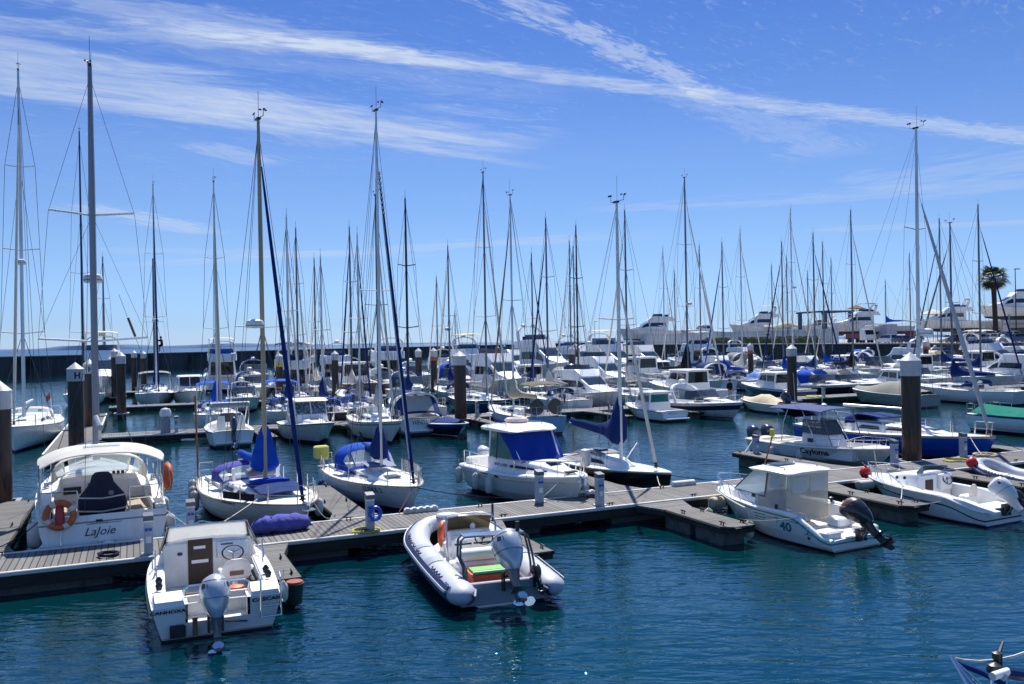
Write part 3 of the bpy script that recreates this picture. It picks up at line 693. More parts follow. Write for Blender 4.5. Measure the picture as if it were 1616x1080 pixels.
def pulpits(root, H, h=.6, bow=True, stern=True, aft=.14):
    if bow:
        ts = (.86, .92, .97, .995); pts = [H.edge(t, 1, .06) for t in ts] + [H.edge(t, -1, .06) for t in reversed(ts)]
        rail(root, pts, h, .014, (0, 2, 5, 7), 'pulpit', lean=V((.06, 0, 0)))
    if stern:
        pts = [H.edge(aft, 1, .07), H.edge(aft * .5, 1, .07), H.edge(.01, 1, .07), H.edge(.01, 1, H.b(0) * .55)]
        for sd in (1, -1): rail(root, [V((p.x, p.y * sd, p.z)) for p in pts], h, .014, None, 'pushpit')
def spray_hood(root, xf, xa, w, z0, h, fab, win=None, n=10):
    fr = arch(xf, w * .92, z0, h * .12, n, .6); mid = arch(lerp(xf, xa, .45), w, z0, h * .92, n, .5); top = arch(xa + .12, w * 1.02, z0 - .02, h, n, .5); bk = arch(xa, w * 1.03, z0 - .04, h * .97, n, .5)
    q = MB()
    if win:
        q.sheet([[a.lerp(b, .86) for a, b in zip(fr, mid)], mid, top, bk], fab, .012); q.sheet([fr, [a.lerp(b, .12) for a, b in zip(fr, mid)]], fab, .012)
        for j in (0, 3, n - 4, n - 1):
            p0, p1 = [fr[j].lerp(mid[j], k / 4) for k in range(5)], [fr[j].lerp(fr[j + 1], .34 if j in (3, n - 4) else .9 if n < 12 else 1).lerp(mid[j].lerp(mid[j + 1], .34 if j in (3, n - 4) else .9 if n < 12 else 1), k / 4) for k in range(5)]; q.sheet([p0, p1], fab, .012)
    else: q.sheet([fr, mid, top, bk], fab, .012)
    o = q.build('spray_hood', root, ang=60)
    if win:
        def pick(a, b, k0, k1, ua, ub):
            rows = []
            for u in (ua, (ua + ub) / 2, ub):
                row = []
                for j in range(k0, k1 + 1): row.append(a[j].lerp(b[j], u))
                rows.append(row)
            return rows
        for k0, k1 in ((1, 3), (4, n - 4), (n - 3, n - 1)):
            rows = pick(fr, mid, k0, k1, .12, .86); c = V((xa, 0, z0)); rows = [[p + (p - c).normalized() * .004 for p in r_] for r_ in rows]
            MB().sheet(rows, win, .004).build('window', o)
    return o
def canopy(root, x0, x1, w, z, h, fab, legz, name='bimini', n=10, th=.02, arc=.12, legs=True, droop=.12, endsq=.18):
    rows = []
    for i in range(7):
        u = i / 6; x = lerp(x0, x1, u); e = 1 - abs(2 * u - 1) ** 4; row = []
        for j in range(n + 1):
            v = 2 * j / n - 1; row.append(V((x, w * v * (1 - endsq * .3 * (1 - e)), z + h * (1 - abs(v) ** 3.2) - droop * (1 - e) + arc * 0)))
        rows.append(row)
    o = MB().sheet(rows, fab, th).build(name, root, ang=60)
    if legs:
        f = MB()
        for x in (x0 + .05, (x0 + x1) / 2, x1 - .05):
            xb = lerp(x, (x0 + x1) / 2, .75)
            for sd in (1, -1): f.tube([(x, sd * w * .97, z + .02), (xb, sd * w * .99, legz)], .013, steel, 6)
        f.build('canopy_frame', o)
    return o

def sailboat(name, loc, rz, L, B, fs, fb, label, hull=gel, band=None, bootm=boot, bottom=antif, deckm=nonskid, rake=.9, trake=-.1, st=.72, mx=.58, top=13., mast=alu, spr=(.5,), boomf=.36, cover=navy, jib=whitecan, jibr=.06, rad=None, hood=navy, bim=None, lod=1, tip=(0, 0), winm=darkwin, covh=1., gear=True, wheel=False, group=None, fine=2.1, dip=.12, boomtilt=0., jibtop=.9, cat='sailboat', roof=gelw, wr=None):
    root = empty(name, loc, rz); tag(root, label, cat, group)
    H = Hull(L, B, fs, fb, st=st, tm=.42, fine=fine, pw=.85, rake=rake, trake=trake, draft=.5, style='s', dip=dip)
    n = 16 if lod else 10
    H.mesh(hull, bootm, bottom, band, n).build('hull', root, ang=30)
    x0, x1 = .05 * L, .31 * L; cw = B * .27; sole = max(.28, fs - .5)
    H.deck(deckm, [(x0, x1, cw, sole, .14)], n, sole_mat=teak if lod > 1 else None, inner=gelw).build('deck', root, ang=30)
    H.strake(alug if lod < 2 else teak, .022 if lod < 2 else .03, .0, n).build('toe_rail', root)
    zd = lambda x: H.fz(H.T(x, H.fz0(.5)))
    rb = lambda x: H.b(H.T(x, H.fz0(.5)))
    xs_ = [(.31, .40, .64), (.335, .46, .64), (.45, .42, .63), (.58, .36, .6), (.68, .26, .52), (.75, .14, .42), (.79, .03, .3)]
    st_ = [(k * L, zd(k * L) + .0, zd(k * L) + hgt * L / 9.5 * .92, rb(k * L) * w, rb(k * L) * w * .82) for k, hgt, w in xs_]
    hb = MB(); house(hb, st_, roof, .05, .07); cab = hb.build('coachroof', root, ang=40)
    side_win(st_, .38 * L, .50 * L, .38, .74, winm, .02 * L, -.01 * L, parent=cab)
    side_win(st_, .53 * L, .62 * L, .42, .74, winm, .01 * L, -.015 * L, parent=cab)
    hx = .71 * L; q = hstat(st_, hx); MB().box(hx - .25, hx + .25, -.25, .25, q[2] + .02, q[2] + .075, smoke, .02).build('hatch', cab)
    MB().box(.31 * L - .03, .31 * L + .012, -.3, .3, sole + .02, st_[1][2] - .06, darkwood).build('companionway', cab)
    if lod:
        wn = MB()
        for sd in (1, -1): wn.lathe([(.07, 0), (.075, .02), (.05, .05), (.055, .12), (0, .125)], steel, 10, (x0 + .6 * (x1 - x0), sd * (cw + .09), zd(x0) + .02))
        wn.build('winch', root); 
    z0 = hstat(st_, mx * L)[2] + .02
    mast_rig(root, H, mx * L, z0, top, mast, r=(.008 if lod else .0095) * L, spr=spr, boomL=boomf * L, boomz=z0 + .75, cover=cover, jib=jib, jibr=jibr, rad=rad, lod=lod, tipd=tip, covh=covh, gear=gear, boomtilt=boomtilt, jibtop=jibtop, wr=wr or (.007 if lod else .009))
    lifelines(root, H, .14, .86, 5 if lod else 4, lod=lod); pulpits(root, H)
    if hood: spray_hood(root, .42 * L, .30 * L, B * .33, zd(.35 * L) + .28, .62, hood, clear if lod else smoke, 10)
    if bim: canopy(root, .03 * L, .26 * L, B * .40, fs + 1.85, .16, bim, fs + .1)
    if wheel:
        w = MB(); w.tube([(.10 * L + .02 * 0, .42 * cos(a), sole + .85 + .42 * sin(a)) for a in [2 * pi * k / 20 for k in range(20)]], .014, steel, 5, True); w.tube([(.10 * L + .1, 0, sole), (.10 * L + .1, 0, sole + .9)], .09, gelw, 8)
        for k in range(6): a = pi * k / 3; w.tube([(.1 * L, 0, sole + .85), (.1 * L, .42 * cos(a), sole + .85 + .42 * sin(a))], .007, steel, 4)
        w.build('steering_wheel', root)
    root['L'] = L
    return root, H

def bow_rail(root, H, t0=.5, h=.5, n=6, name='bow_rail', lean=.1, inset=.07, r=.014, mid=False):
    ts = [lerp(t0, .992, (i / n) ** .85) for i in range(n + 1)]
    pts = [H.edge(t, 1, inset) for t in ts] + [H.edge(t, -1, inset) for t in reversed(ts)]
    hh = [h * sstep(i / n, -.1, .3) for i in range(n + 1)]; hh = hh + hh[::-1]
    mb = MB(); tops = [p + V((lean * k / max(hh), 0, k)) for p, k in zip(pts, hh)]; mb.tube([pts[0]] + tops[1:-1] + [pts[-1]], r, steel, 6)
    if mid: mb.tube([p.lerp(q, .5) for p, q in zip(pts[1:-1], tops[1:-1])], r * .7, steel, 5)
    for i in range(1, len(pts) - 1): mb.tube([pts[i], tops[i]], r * .9, steel, 5)
    return mb.build(name, root)
def motorboat(name, loc, rz, L, B, fs, fb, label, style='sport', hull=gel, band=None, bootm=boot, bottom=antif, top=None, canvas=navy, winm=darkwin, rake=1.1, lod=1, group=None, eng=None, arch_=True, cat='motorboat', roofm=gelw, deckm=None, platform=True, rail_=True, domes=1, drape=None):
    root = empty(name, loc, rz); tag(root, label, cat, group); deckm = deckm or gelw
    H = Hull(L, B, fs, fb, st=.88, tm=.40, fine=2.3, pw=.72, rake=rake, trake=-.05, draft=.45, style='v', dip=.03)
    n = 16 if lod else 10; k = L / 8.
    H.mesh(hull, bootm, bottom, band, n).build('hull', root, ang=30)
    zd = lambda x: H.fz(H.T(x, H.fz0(.5))); rb = lambda x: H.b(H.T(x, H.fz0(.5)))
    cke = {'sport': .42, 'pilothouse': .34, 'flybridge': .24, 'open': .62, 'covered': .6}[style] * L
    sole = .35
    H.deck(deckm, [(.06 * L, cke, B * .38, sole, .04)] if style != 'covered' else None, n, inner=gelw).build('deck', root, ang=30)
    H.strake(rubber if style in ('pilothouse', 'open') else steel, .025, -.03, n).build('rub_rail', root)
    if platform: MB().box(-.55 * k, .03, -B * .38, B * .38, .2, .28, gelw, .03).build('swim_platform', root)
    if rail_: bow_rail(root, H, .48 if style != 'open' else .6, .48, 6)
    tr = MB()
    if style in ('sport', 'pilothouse', 'open'):
        xs_ = [(.44, .34, .70), (.52, .36, .68), (.66, .30, .6), (.80, .16, .5), (.88, .02, .4)] if style == 'sport' else [(.56, .26, .70), (.66, .26, .62), (.8, .14, .5), (.88, .02, .4)]
        if style == 'open': xs_ = [(.64, .12, .7), (.74, .16, .6), (.86, .02, .45)]
        sa = [(u * L, zd(u * L), zd(u * L) + h_ * k, rb(u * L) * w, rb(u * L) * w * .8) for u, h_, w in xs_]
        house(tr, sa, gelw, .05, .08); fd = tr.build('foredeck_trunk', root, ang=40)
        MB().box(.72 * L - .22, .72 * L + .22, -.22, .22, hstat(sa, .72 * L)[2] + .02, hstat(sa, .72 * L)[2] + .07, smoke, .02).build('hatch', fd)
        if style == 'sport': side_win(sa, .50 * L, .70 * L, .3, .62, darkwin, .03 * L, -.05 * L, parent=fd)
    if style == 'sport':
        z0 = zd(.45 * L) + .2 * k; w0 = B * .41; z1 = z0 + .72 * k; ws = MB()       # wrap-round windscreen
        bot = arch(0, 1, 0, 0); rows = [[], []]
        for i in range(13):
            v = -1 + 2 * i / 12; xx = .56 * L + (1 - abs(v) ** 2.2) * .075 * L - (abs(v) ** 6) * .0
            yy = v * w0
            if i in (0, 12): xx = .40 * L
            rows[0].append(V((xx, yy, z0 + .02))); rows[1].append(V((lerp(xx, .42 * L, .42), yy * .9, z1)))
        ws.sheet(rows, smoke, .01); wso = ws.build('windscreen', root, ang=50); MB().tube(rows[1], .02, steel, 5).tube(rows[0], .02, gelw, 5).build('windscreen_frame', wso)
        if arch_:
            ar = MB(); za = zd(.2 * L)
            rr_ = [[(p.x - .16 * k, p.y, p.z), (p.x + .16 * k, p.y, p.z), (p.x + .16 * k, p.y * .93, p.z - .06), (p.x - .16 * k, p.y * .93, p.z - .06)] for p in arch(.30 * L, B * .45, za, 1.35 * k, 12, .45, -.12 * L)]
            ar.loft(rr_, gelw, True, True, True, False); a_ = ar.build('radar_arch', root)
            if domes: radar(a_, (.18 * L, 0, za + 1.34 * k), .26)
        if canvas:
            ca = [arch(.555 * L, B * .38, z0 + .1, .7 * k, 10, .5), arch(.42 * L, B * .4, z0, 1.12 * k, 10, .5), arch(.22 * L, B * .42, z0 - .1, 1.2 * k, 10, .5)]
            if drape == 'full': ca.append(arch(.05 * L, B * .42, z0 - .25, .35 * k, 10, .6))
            cv = MB().sheet(ca[1:] if drape != 'full' else ca[1:], canvas, .015).build('canopy', root, ang=60)
            if drape == 'full':
                MB().sheet([[ca[2][j].lerp(ca[3][j], u) + V((-.02, 0, .01)) for j in range(3, 8)] for u in (.1, .5, .9)], vinyl if lod else smoke, .004).build('window', cv)
                for k0, k1 in ((1, 3), (7, 9)):
                    rows = [[ca[1][j].lerp(ca[2][j], u) + V((0, .02 * (1 if j < 5 else -1), .01)) for j in range(k0, k1 + 1)] for u in (.12, .5, .88)]; MB().sheet(rows, smoke, .004).build('window', cv)
    if style == 'pilothouse':
        z1 = zd(.45 * L) + 1.28 * k ** .5; hs_ = [(.30 * L, zd(.3 * L) - .1, z1 - .02, B * .37, B * .33), (.42 * L, zd(.4 * L) - .1, z1, B * .37, B * .33), (.54 * L, zd(.5 * L) + .05, z1 - .02, B * .36, B * .32), (.62 * L, zd(.6 * L) + .1, zd(.6 * L) + .35, B * .33, B * .31)]
        h_ = MB(); house(h_, hs_, gelw, .05, .09); hh = h_.build('wheelhouse', root, ang=40)
        side_win(hs_, .31 * L, .42 * L, .5, .86, winm, 0, 0, parent=hh); side_win(hs_, .435 * L, .555 * L, .5, .86, winm, 0, -.04 * L, parent=hh)
        a, b = hs_[2], hs_[3]
        for y0, y1 in ((-.92, -.04), (.04, .92)):
            P_ = lambda u, v: V((lerp(a[0], b[0], u), v * lerp(a[4], b[4], u), lerp(a[2], b[2], u) + .045 + .0))
            MB().panel(P_(.92, y0), P_(.92, y1), P_(.1, y1), P_(.1, y0), winm, .012, 2, 4).build('windscreen', hh)
        rs_ = [(.25 * L, z1 + .0, z1 + .06, B * .36, B * .34), (.42 * L, z1 + .01, z1 + .10, B * .38, B * .36), (.55 * L, z1 - .01, z1 + .07, B * .37, B * .34), (.585 * L, z1 - .04, z1 + .0, B * .3, B * .28)]
        r2 = MB(); house(r2, rs_, roofm, .04, .03); r2.build('roof', hh, ang=40)
        MB().panel((.30 * L, B * .30, zd(.3 * L) + .5), (.30 * L, -B * .30, zd(.3 * L) + .5), (.30 * L, -B * .28, z1 - .12), (.30 * L, B * .28, z1 - .12), winm, .012).build('window', hh)
    if style == 'flybridge':
        zz = zd(.35 * L); hs_ = [(.22 * L, zz - .1, zz + 1.12 * k, B * .40, B * .36), (.40 * L, zz - .05, zz + 1.15 * k, B * .40, B * .36), (.54 * L, zd(.5 * L) + .0, zz + 1.1 * k, B * .38, B * .31), (.70 * L, zd(.7 * L), zd(.7 * L) + .35 * k, B * .33, B * .26), (.86 * L, zd(.86 * L), zd(.86 * L) + .02, B * .2, B * .16)]
        h_ = MB(); house(h_, hs_, gelw, .05, .12); hh = h_.build('deckhouse', root, ang=40)
        side_win(hs_, .26 * L, .52 * L, .42, .80, winm, 0, -.02 * L, parent=hh); side_win(hs_, .535 * L, .66 * L, .40, .82, winm, 0, -.05 * L, parent=hh)
        a, b = hs_[2], hs_[3]; P_ = lambda u, v: V((lerp(a[0], b[0], u), v * lerp(a[4], b[4], u), lerp(a[2], b[2], u) + .05))
        MB().panel(P_(.8, -.85), P_(.8, .85), P_(.1, .85), P_(.1, -.85), winm, .015, 2, 4).build('windscreen', hh)
        MB().panel((.22 * L, B * .33, zz + .15), (.22 * L, -B * .33, zz + .15), (.22 * L, -B * .31, zz + 1.0 * k), (.22 * L, B * .31, zz + 1.0 * k), winm, .015).build('aft_door', hh)
        fz_ = zz + 1.12 * k; fb_ = [(.10 * L, fz_ - .02, fz_ + .06, B * .38, B * .36), (.14 * L, fz_ - .02, fz_ + .45 * k, B * .40, B * .40), (.34 * L, fz_ - .02, fz_ + .5 * k, B * .40, B * .40), (.48 * L, fz_ - .02, fz_ + .52 * k, B * .36, B * .33), (.55 * L, fz_ - .03, fz_ + .08, B * .28, B * .26)]
        f_ = MB(); house(f_, fb_, gelw, .0, .05); fbo = f_.build('flybridge', root, ang=40)
        rows = [[V((.47 * L - abs(v) ** 2 * .14 * L, v * B * .34, fz_ + .5 * k)) for v in (-1, -.6, -.2, .2, .6, 1)], [V((.44 * L - abs(v) ** 2 * .14 * L, v * B * .32, fz_ + .82 * k)) for v in (-1, -.6, -.2, .2, .6, 1)]]
        MB().sheet(rows, smoke, .01).build('windscreen', fbo)
        for u in (.2, .3): MB().box(u * L, u * L + .45 * k, -B * .25, B * .25, fz_ + .45 * k, fz_ + .72 * k, canvas or gelw, .06).build('helm_seat', fbo)
        if arch_:
            ar = MB(); rr_ = [[(p.x - .18 * k, p.y, p.z), (p.x + .18 * k, p.y, p.z), (p.x + .18 * k, p.y * .93, p.z - .07), (p.x - .18 * k, p.y * .93, p.z - .07)] for p in arch(.22 * L, B * .40, fz_ + .3 * k, 1.05 * k, 12, .4, -.06 * L)]
            ar.loft(rr_, gelw, True); a_ = ar.build('radar_arch', fbo)
            for i in range(domes): radar(a_, (.165 * L, (i - (domes - 1) / 2) * B * .3, fz_ + 1.33 * k), .3)
            MB().tube([(.17 * L, B * .2, fz_ + 1.3 * k), (.12 * L, B * .22, fz_ + 2.9 * k)], .012, whitem, 4).build('aerial', fbo)
        if top: canopy(fbo, .13 * L, .42 * L, B * .36, fz_ + 1.5 * k, .12, top, fz_ + .45 * k)
    if style == 'open':
        c_ = MB(); cz = zd(.4 * L); house(c_, [(.40 * L, sole, cz + .35 * k, .38, .3), (.46 * L, sole, cz + .5 * k, .38, .32), (.54 * L, sole, cz + .2 * k, .34, .28)], gelw, .02, .06); co_ = c_.build('console', root, ang=40)
        rows = [[V((.52 * L - abs(v) * .1, v * .4, cz + .3 * k)) for v in (-1, -.5, 0, .5, 1)], [V((.47 * L - abs(v) * .1, v * .34, cz + .85 * k)) for v in (-1, -.5, 0, .5, 1)]]; MB().sheet(rows, smoke, .008).build('windscreen', co_)
        MB().box(.22 * L, .32 * L, -.5, .5, sole, sole + .5, cream, .06).build('seat', root)
    if style == 'covered':
        rows = []
        for i in range(9):
            u = i / 8; x = lerp(.03 * L, .93 * L, u); row = []; hgt = (.22 + (drape or .75) * exp(-((u - .42) / .26) ** 2)) * k
            for j in range(13):
                v = 2 * j / 12 - 1; e = abs(H.edge(H.T(x, H.fz0(.5)), 1).y) + .05; ed = zd(x)
                row.append(V((x, v * e, ed - .22 + (hgt + .22) * (1 - abs(v) ** 2.4) + .03 * sin(i * 2.1 + j * 1.7))))
            rows.append(row)
        MB().sheet(rows, canvas, .015).build('boat_cover', root, ang=70)
    if eng:
        for i in range(eng[1]): outboard(root, -.05, (i - (eng[1] - 1) / 2) * .7, fs * .82, eng[0], eng[2] if len(eng) > 2 else .95, eng[3] if len(eng) > 3 else 0.)
    root['L'] = L
    return root, H
def OUT(dev=0.): return R(24 + 90 + dev)       # stern towards the camera side of the row
def IN(dev=0.): return R(24 - 90 + dev)        # bow towards the camera
def berth(s, c_near, L, way, dev=0.):
    """root position (stern) for a boat whose near end lies at c_near on the axis s"""
    return W(s, c_near) if way == 'out' else W(s, c_near) + V((-cos(IN(dev)) * L, -sin(IN(dev)) * L, 0))
# ================================================================ pontoons, fingers, piles
def pontoon(name, s0, s1, c0, c1, label, z=.55, detail=True, group=None, cleats=()):
    root = empty(name, W(s0, (c0 + c1) / 2), A0); tag(root, label, 'pontoon', group); L = s1 - s0; w = (c1 - c0) / 2
    MB().box(0, L, -w + .10, w - .10, z - .06, z, deckpl).build('deck', root)
    for sd in (1, -1):
        a, b = sorted((sd * (w - .1), sd * w)); MB().box(-.02, L + .02, a + .003, b, z - .075, z + .025, edgew, .015).build('edge_strip', root)
        a, b = sorted((sd * (w - .14), sd * (w - .045))); MB().box(0, L, a, b, z - .34, z - .078, darkbeam).build('side_beam', root)
    n = max(2, int(L / 5.5))
    for i in range(n):
        x = (i + .5) * L / n; m = min(1.6, L / n * .36); MB().box(x - m, x + m, -w + .22, w - .22, -.35, z - .35, conc, .05).build('float', root)
    if detail:
        for x in cleats:
            for sd in (1, -1): cleat(root, x, sd * (w - .2), z)
    return root
def cleat(root, x, y, z):
    m = MB(); m.tube([(x - .13, y, z + .075), (x - .08, y, z + .085), (x + .08, y, z + .085), (x + .13, y, z + .075)], [.012, .018, .018, .012], iron, 6)
    for d in (-.05, .05): m.tube([(x + d, y, z), (x + d, y, z + .08)], .018, iron, 6)
    m.build('cleat', root)
def finger(s, c0, c1, label, w0=1.5, w1=.85, z=.55, side=-1, group='finger pontoons', tip=.25, nf=2):
    """from the pontoon edge c0 out to c1; side -1 towards the camera, +1 away"""
    L = abs(c1 - c0); root = empty('finger_pontoon', W(s, c0), A0 + (pi / 2 if side > 0 else -pi / 2)); tag(root, label, 'finger pontoon', group)
    out = [(.03, -w0 / 2), (1.1, -w1 / 2), (L - tip, -w1 / 2), (L, -w1 * .2), (L, w1 * .5), (1.1, w1 / 2), (.03, w0 / 2)]
    MB().prism(out, z - .07, z - .005, deckpl).build('deck', root)
    rim = MB(); rim.tube([(x, y, z - .05) for x, y in out[1:6]], .045, darkbeam, 6); 
    for a, b in zip(out, out[1:]):
        rim.add([(*a, z - .20), (*b, z - .20), (*b, z - .09), (*a, z - .09)], [(0, 1, 2, 3)], darkbeam)
    rim.prism([(x * .995, y * .96) for x, y in out], z - .19, z - .075, darkbeam).build('frame', root)
    for i in range(nf):
        x = L - .9 - i * (L - 2.2) / max(1, nf - 1) * .9 if nf > 1 else L - 1; MB().box(x - .6, x + .6, -w1 * .42, w1 * .42, -.4, z - .195, conc, .04).build('float', root)
    for x in (L - .35, L * .45): cleat(root, x, w1 * .36, z - .005); cleat(root, x, -w1 * .36, z - .005)
    return root
def pile(px, c, label, top=4.9, r=.33, band=None, letter=None, s=None, zf=0):
    s = s_at(px, c) if s is None else s; root = empty('mooring_pile', W(s, c), A0); tag(root, label, 'pile', 'mooring piles')
    MB().lathe([(r, -2), (r, top - .95)], pilem, 20).build('shaft', root)
    if band: MB().lathe([(r * 1.01, top - 1.35), (r * 1.02, top - 1.34), (r * 1.02, top - .97), (r * 1.01, top - .96)], band, 20).build('band', root)
    cp = MB().lathe([(r * 1.06, top - .97), (r * 1.09, top - .95), (r * 1.09, top - .42), (r * 1.12, top - .40), (r * 1.12, top - .36), (0, top - .02)], pilecap, 20, smooth=True).build('cap', root, ang=25)
    MB().box(-.55, .55, -.55, -.40, .42, .52, galv).box(-.55, .55, .40, .55, .42, .52, galv).box(-.55, -.40, -.4, .4, .42, .52, galv).box(.4, .55, -.4, .4, .42, .52, galv).build('guide_frame', root)
    if letter:                                              # on the cap, facing the quay walk
        v = (V((0, 0, CAM_H)) - root.location); a = atan2(v.y, v.x) - A0 + .22; me = text_mesh(letter, .42, 0, .018, 1., 'CENTER'); vs = []
        for q in me.vertices: b = a + q.co.x / (r * 1.1); vs.append((r * 1.10 * cos(b), r * 1.10 * sin(b), top - .82 + q.co.y))
        MB().add(vs, [tuple(p.vertices) for p in me.polygons], ink).build('lettering', cp); bpy.data.meshes.remove(me)
    return root
def pedestal(px, c, label, z=.55, h=1.0, hose=None, s=None):
    s = s_at(px, c) if s is None else s; root = empty('service_pedestal', W(s, c, z), A0 + R(-90)); tag(root, label, 'service pedestal', 'service pedestals on the docks')
    b = MB(); b.loft([[(-.11, -.10, 0), (.11, -.10, 0), (.11, .10, 0), (-.11, .10, 0)], [(-.11, -.10, h * .8), (.11, -.10, h * .8), (.11, .10, h * .8), (-.11, .10, h * .8)]], pedm); b.box(-.17, .17, -.16, .16, 0, .03, galv); b.build('body', root)
    c_ = MB(); c_.loft([[(-.125, -.115, h * .83), (.125, -.115, h * .83), (.125, .115, h * .83), (-.125, .115, h * .83)], [(-.12, -.11, h), (.125, -.115, h * .95), (.125, .115, h * .95), (-.12, .11, h)]], pedcap)
    c_.box(-.12, .12, -.11, .11, h * .80, h * .83, gelw); c_.build('cap', root)
    p = MB()
    for y in (-.055, .055): p.lathe([(.03, 0), (.038, .0), (.038, .03), (.0, .035)], bluepl, 10, (.11, y * .8, h * .62), (1, 0, 0))
    p.box(.111, .12, -.06, .06, h * .3, h * .45, gelw); p.build('socket_panel', root)
    return root
pt = pontoon('main_pontoon', -16, 62, 21.95, 24.1, 'long grey planked pontoon crossing the whole foreground between the near boats', cleats=[6.5, 13, 17.3, 21.5, 25.5, 29, 32, 36.3, 41.5, 47])
for i in range(9):                                          # little berth number plates on the beam
    pass
pontoon('pontoon', -1.9, 118, 53.5, 55.6, 'planked pontoon of the second row, behind the blue hulled and pale blue sailboats', z=.5, detail=False, group='pontoons of the far rows')
pontoon('pontoon', -1.9, 122, 80.5, 82.5, 'planked pontoon of the third row, half hidden by moored yachts', z=.5, detail=False, group='pontoons of the far rows')
pontoon('pontoon', -1.9, 128, 107.5, 109.5, 'planked pontoon of the fourth row, in front of the motor yachts', z=.5, detail=False, group='pontoons of the far rows')
wk = empty('walkway_pontoon', W(-2.95, 46.5), A0 + pi / 2); tag(wk, 'grey floating walkway with two H piles behind the white canopy yacht', 'pontoon')
MB().box(0, 27, -1., 1., .44, .5, deckpl).build('deck', wk)
for sd in (1, -1): a, b = sorted((sd * 1.003, sd * 1.1)); MB().box(0, 27, a, b, .40, .52, edgew, .015).build('edge_strip', wk); a, b = sorted((sd * .95, sd * 1.06)); MB().box(.02, 26.9, a, b, .1, .38, darkbeam).build('side_beam', wk)
for i in range(5): MB().box(1.5 + i * 5.4, 4.2 + i * 5.4, -.8, .8, -.3, .38, conc, .05).build('float', wk)
wk2 = empty('walkway_pontoon', W(-1.9, 98), A0 + pi / 2); tag(wk2, 'short grey walkway float with tubular hand rails near the breakwater', 'pontoon')
MB().box(0, 14, -1.2, 1.2, .44, .5, deckpl).build('deck', wk2); MB().box(.2, 13.8, -1., 1., -.3, .43, conc, .05).build('float', wk2)
for sd in (1, -1): MB().tube([(1, sd * 1.1, .5), (1, sd * 1.1, 1.5), (1.3, sd * 1.1, 1.7), (8, sd * 1.1, 1.7), (8.3, sd * 1.1, 1.5), (8.3, sd * 1.1, .5)], .03, galv, 6).build('hand_rail', wk2)
# fingers of the near pontoon
finger(2.75, 21.93, 18.6, 'finger pontoon beside the small white cuddy boat lettered CASCAIS', 1.5, .95)
finger(8.6, 21.93, 18.1, 'finger pontoon half hidden behind the grey inflatable boat', 1.5, .85)
finger(14.55, 21.93, 18.1, 'finger pontoon on the left of the white boat numbered 40', 1.7, .9)
finger(20.8, 21.93, 17.9, 'finger pontoon between the boat numbered 40 and the open white boat with red ball', 1.7, .9)
finger(26.6, 21.93, 18.2, 'finger pontoon at the right edge next to the red ball fender', 1.7, .9)
finger(-3.65, 24.12, 32.4, 'wide finger dock at the left edge beside the canopy yacht', 1.9, 1.3, side=1)
finger(5.8, 24.12, 30.4, 'finger pontoon between the blue canvas sloop and the tan masted sailboat', 1.6, .95, side=1)
finger(14.75, 24.12, 29.2, 'finger pontoon beside the small black hulled sloop', 1.6, .9, side=1)
finger(24.2, 24.12, 30.0, 'finger pontoon alongside the white centre console boat', 1.6, .95, side=1)
finger(34.6, 24.12, 31.0, 'finger pontoon at far right under the green covered boat', 1.6, .9, side=1)
for i, (s_, c1) in enumerate(((6.9, 48.5), (12.4, 48.5), (20.6, 48), (29.8, 48.3), (35.4, 48.2), (46.2, 48.8), (57.6, 48.5), (66.5, 48.3))):
    finger(s_, 53.4, c1, ['short finger left of the white pilothouse cruiser', 'short finger hidden between cruiser and white sloop', 'short finger beside the brown pile, right of the navy speedboat', 'short finger right of the pale blue sailboat', 'short finger between the teal curtain boat and the navy striped cruiser', 'short finger under the tall pile by the cream covered tender', 'short finger right of the grey covered boat', 'short finger right of the white sloop with rounded stern'][i], 1.3, .8, .5, -1, 'fingers of the second row')
# piles
pile(-2, 32.7, 'brown pile at the left edge of the picture', 4.55)
pile(118, 47.6, 'nearer brown pile with letter H on its white cap', 4.9, letter='H', r=.36)
pile(140, 62., 'second brown pile with letter H, right behind the first', 4.9, letter='H', r=.34)
pile(190, 73., 'dark pile rising from the end of the walkway float', 5.3)
pile(180, 98., 'slim dark pile left of the walkway float, farther back', 5.6)
pile(211, 121., 'distant pile in front of the breakwater, left of its twin', 5.3)
pile(226, 118., 'distant pile in front of the breakwater, right of its twin', 5.2)
pile(440, 82.8, 'pile with orange yellow band left of the white pilothouse cruiser', 4.9, band=yellow)
pile(528, 82.8, 'dark pile beside the brown wooden hull', 5.0)
pile(585, 110., 'pile cap showing over the cream flybridge yacht', 5.)
pile(660, 82.9, 'dark pile above the navy canvas cruiser, left of the banded one', 5.1)
pile(684, 83., 'dark pile with rusty orange band behind the navy canvas cruiser', 5.1, band=orred)
pile(725, 52.9, 'tall brown pile behind the navy covered speedboat', 5.0, r=.40)
pile(722, 110, 'white pile cap peeping over the tall brown pile', 5.6)
pile(785, 110, 'dark pile before the breakwater, right of the tall brown pile', 5.0)
pile(796, 136, 'far thin pile before the breakwater beside a leaning jib', 5.0)
pile(902, 83, 'dark pile among white yachts, left of a pair', 5.0)
pile(908, 110, 'dark pile among white yachts, right of a pair', 5.2)
pile(968, 110, 'pile with white cap in front of the white yacht on the quay', 5.0)
pile(1184, 82.9, 'pile with orange band beside the bright blue dinghy cover', 4.95, band=orred)
pile(1249, 52.9, 'tall black brown pile behind the cream covered tender', 4.95, r=.38)
pile(1436, 24.6, 'thick brown pile with white cone cap right of the console boat', 4.85, r=.36)
pile(1461, 83, 'pile with orange band behind the thick brown pile', 4.9, band=orred)
pile(1600, 110, 'dark pile at far right before the quay wall', 5.0)
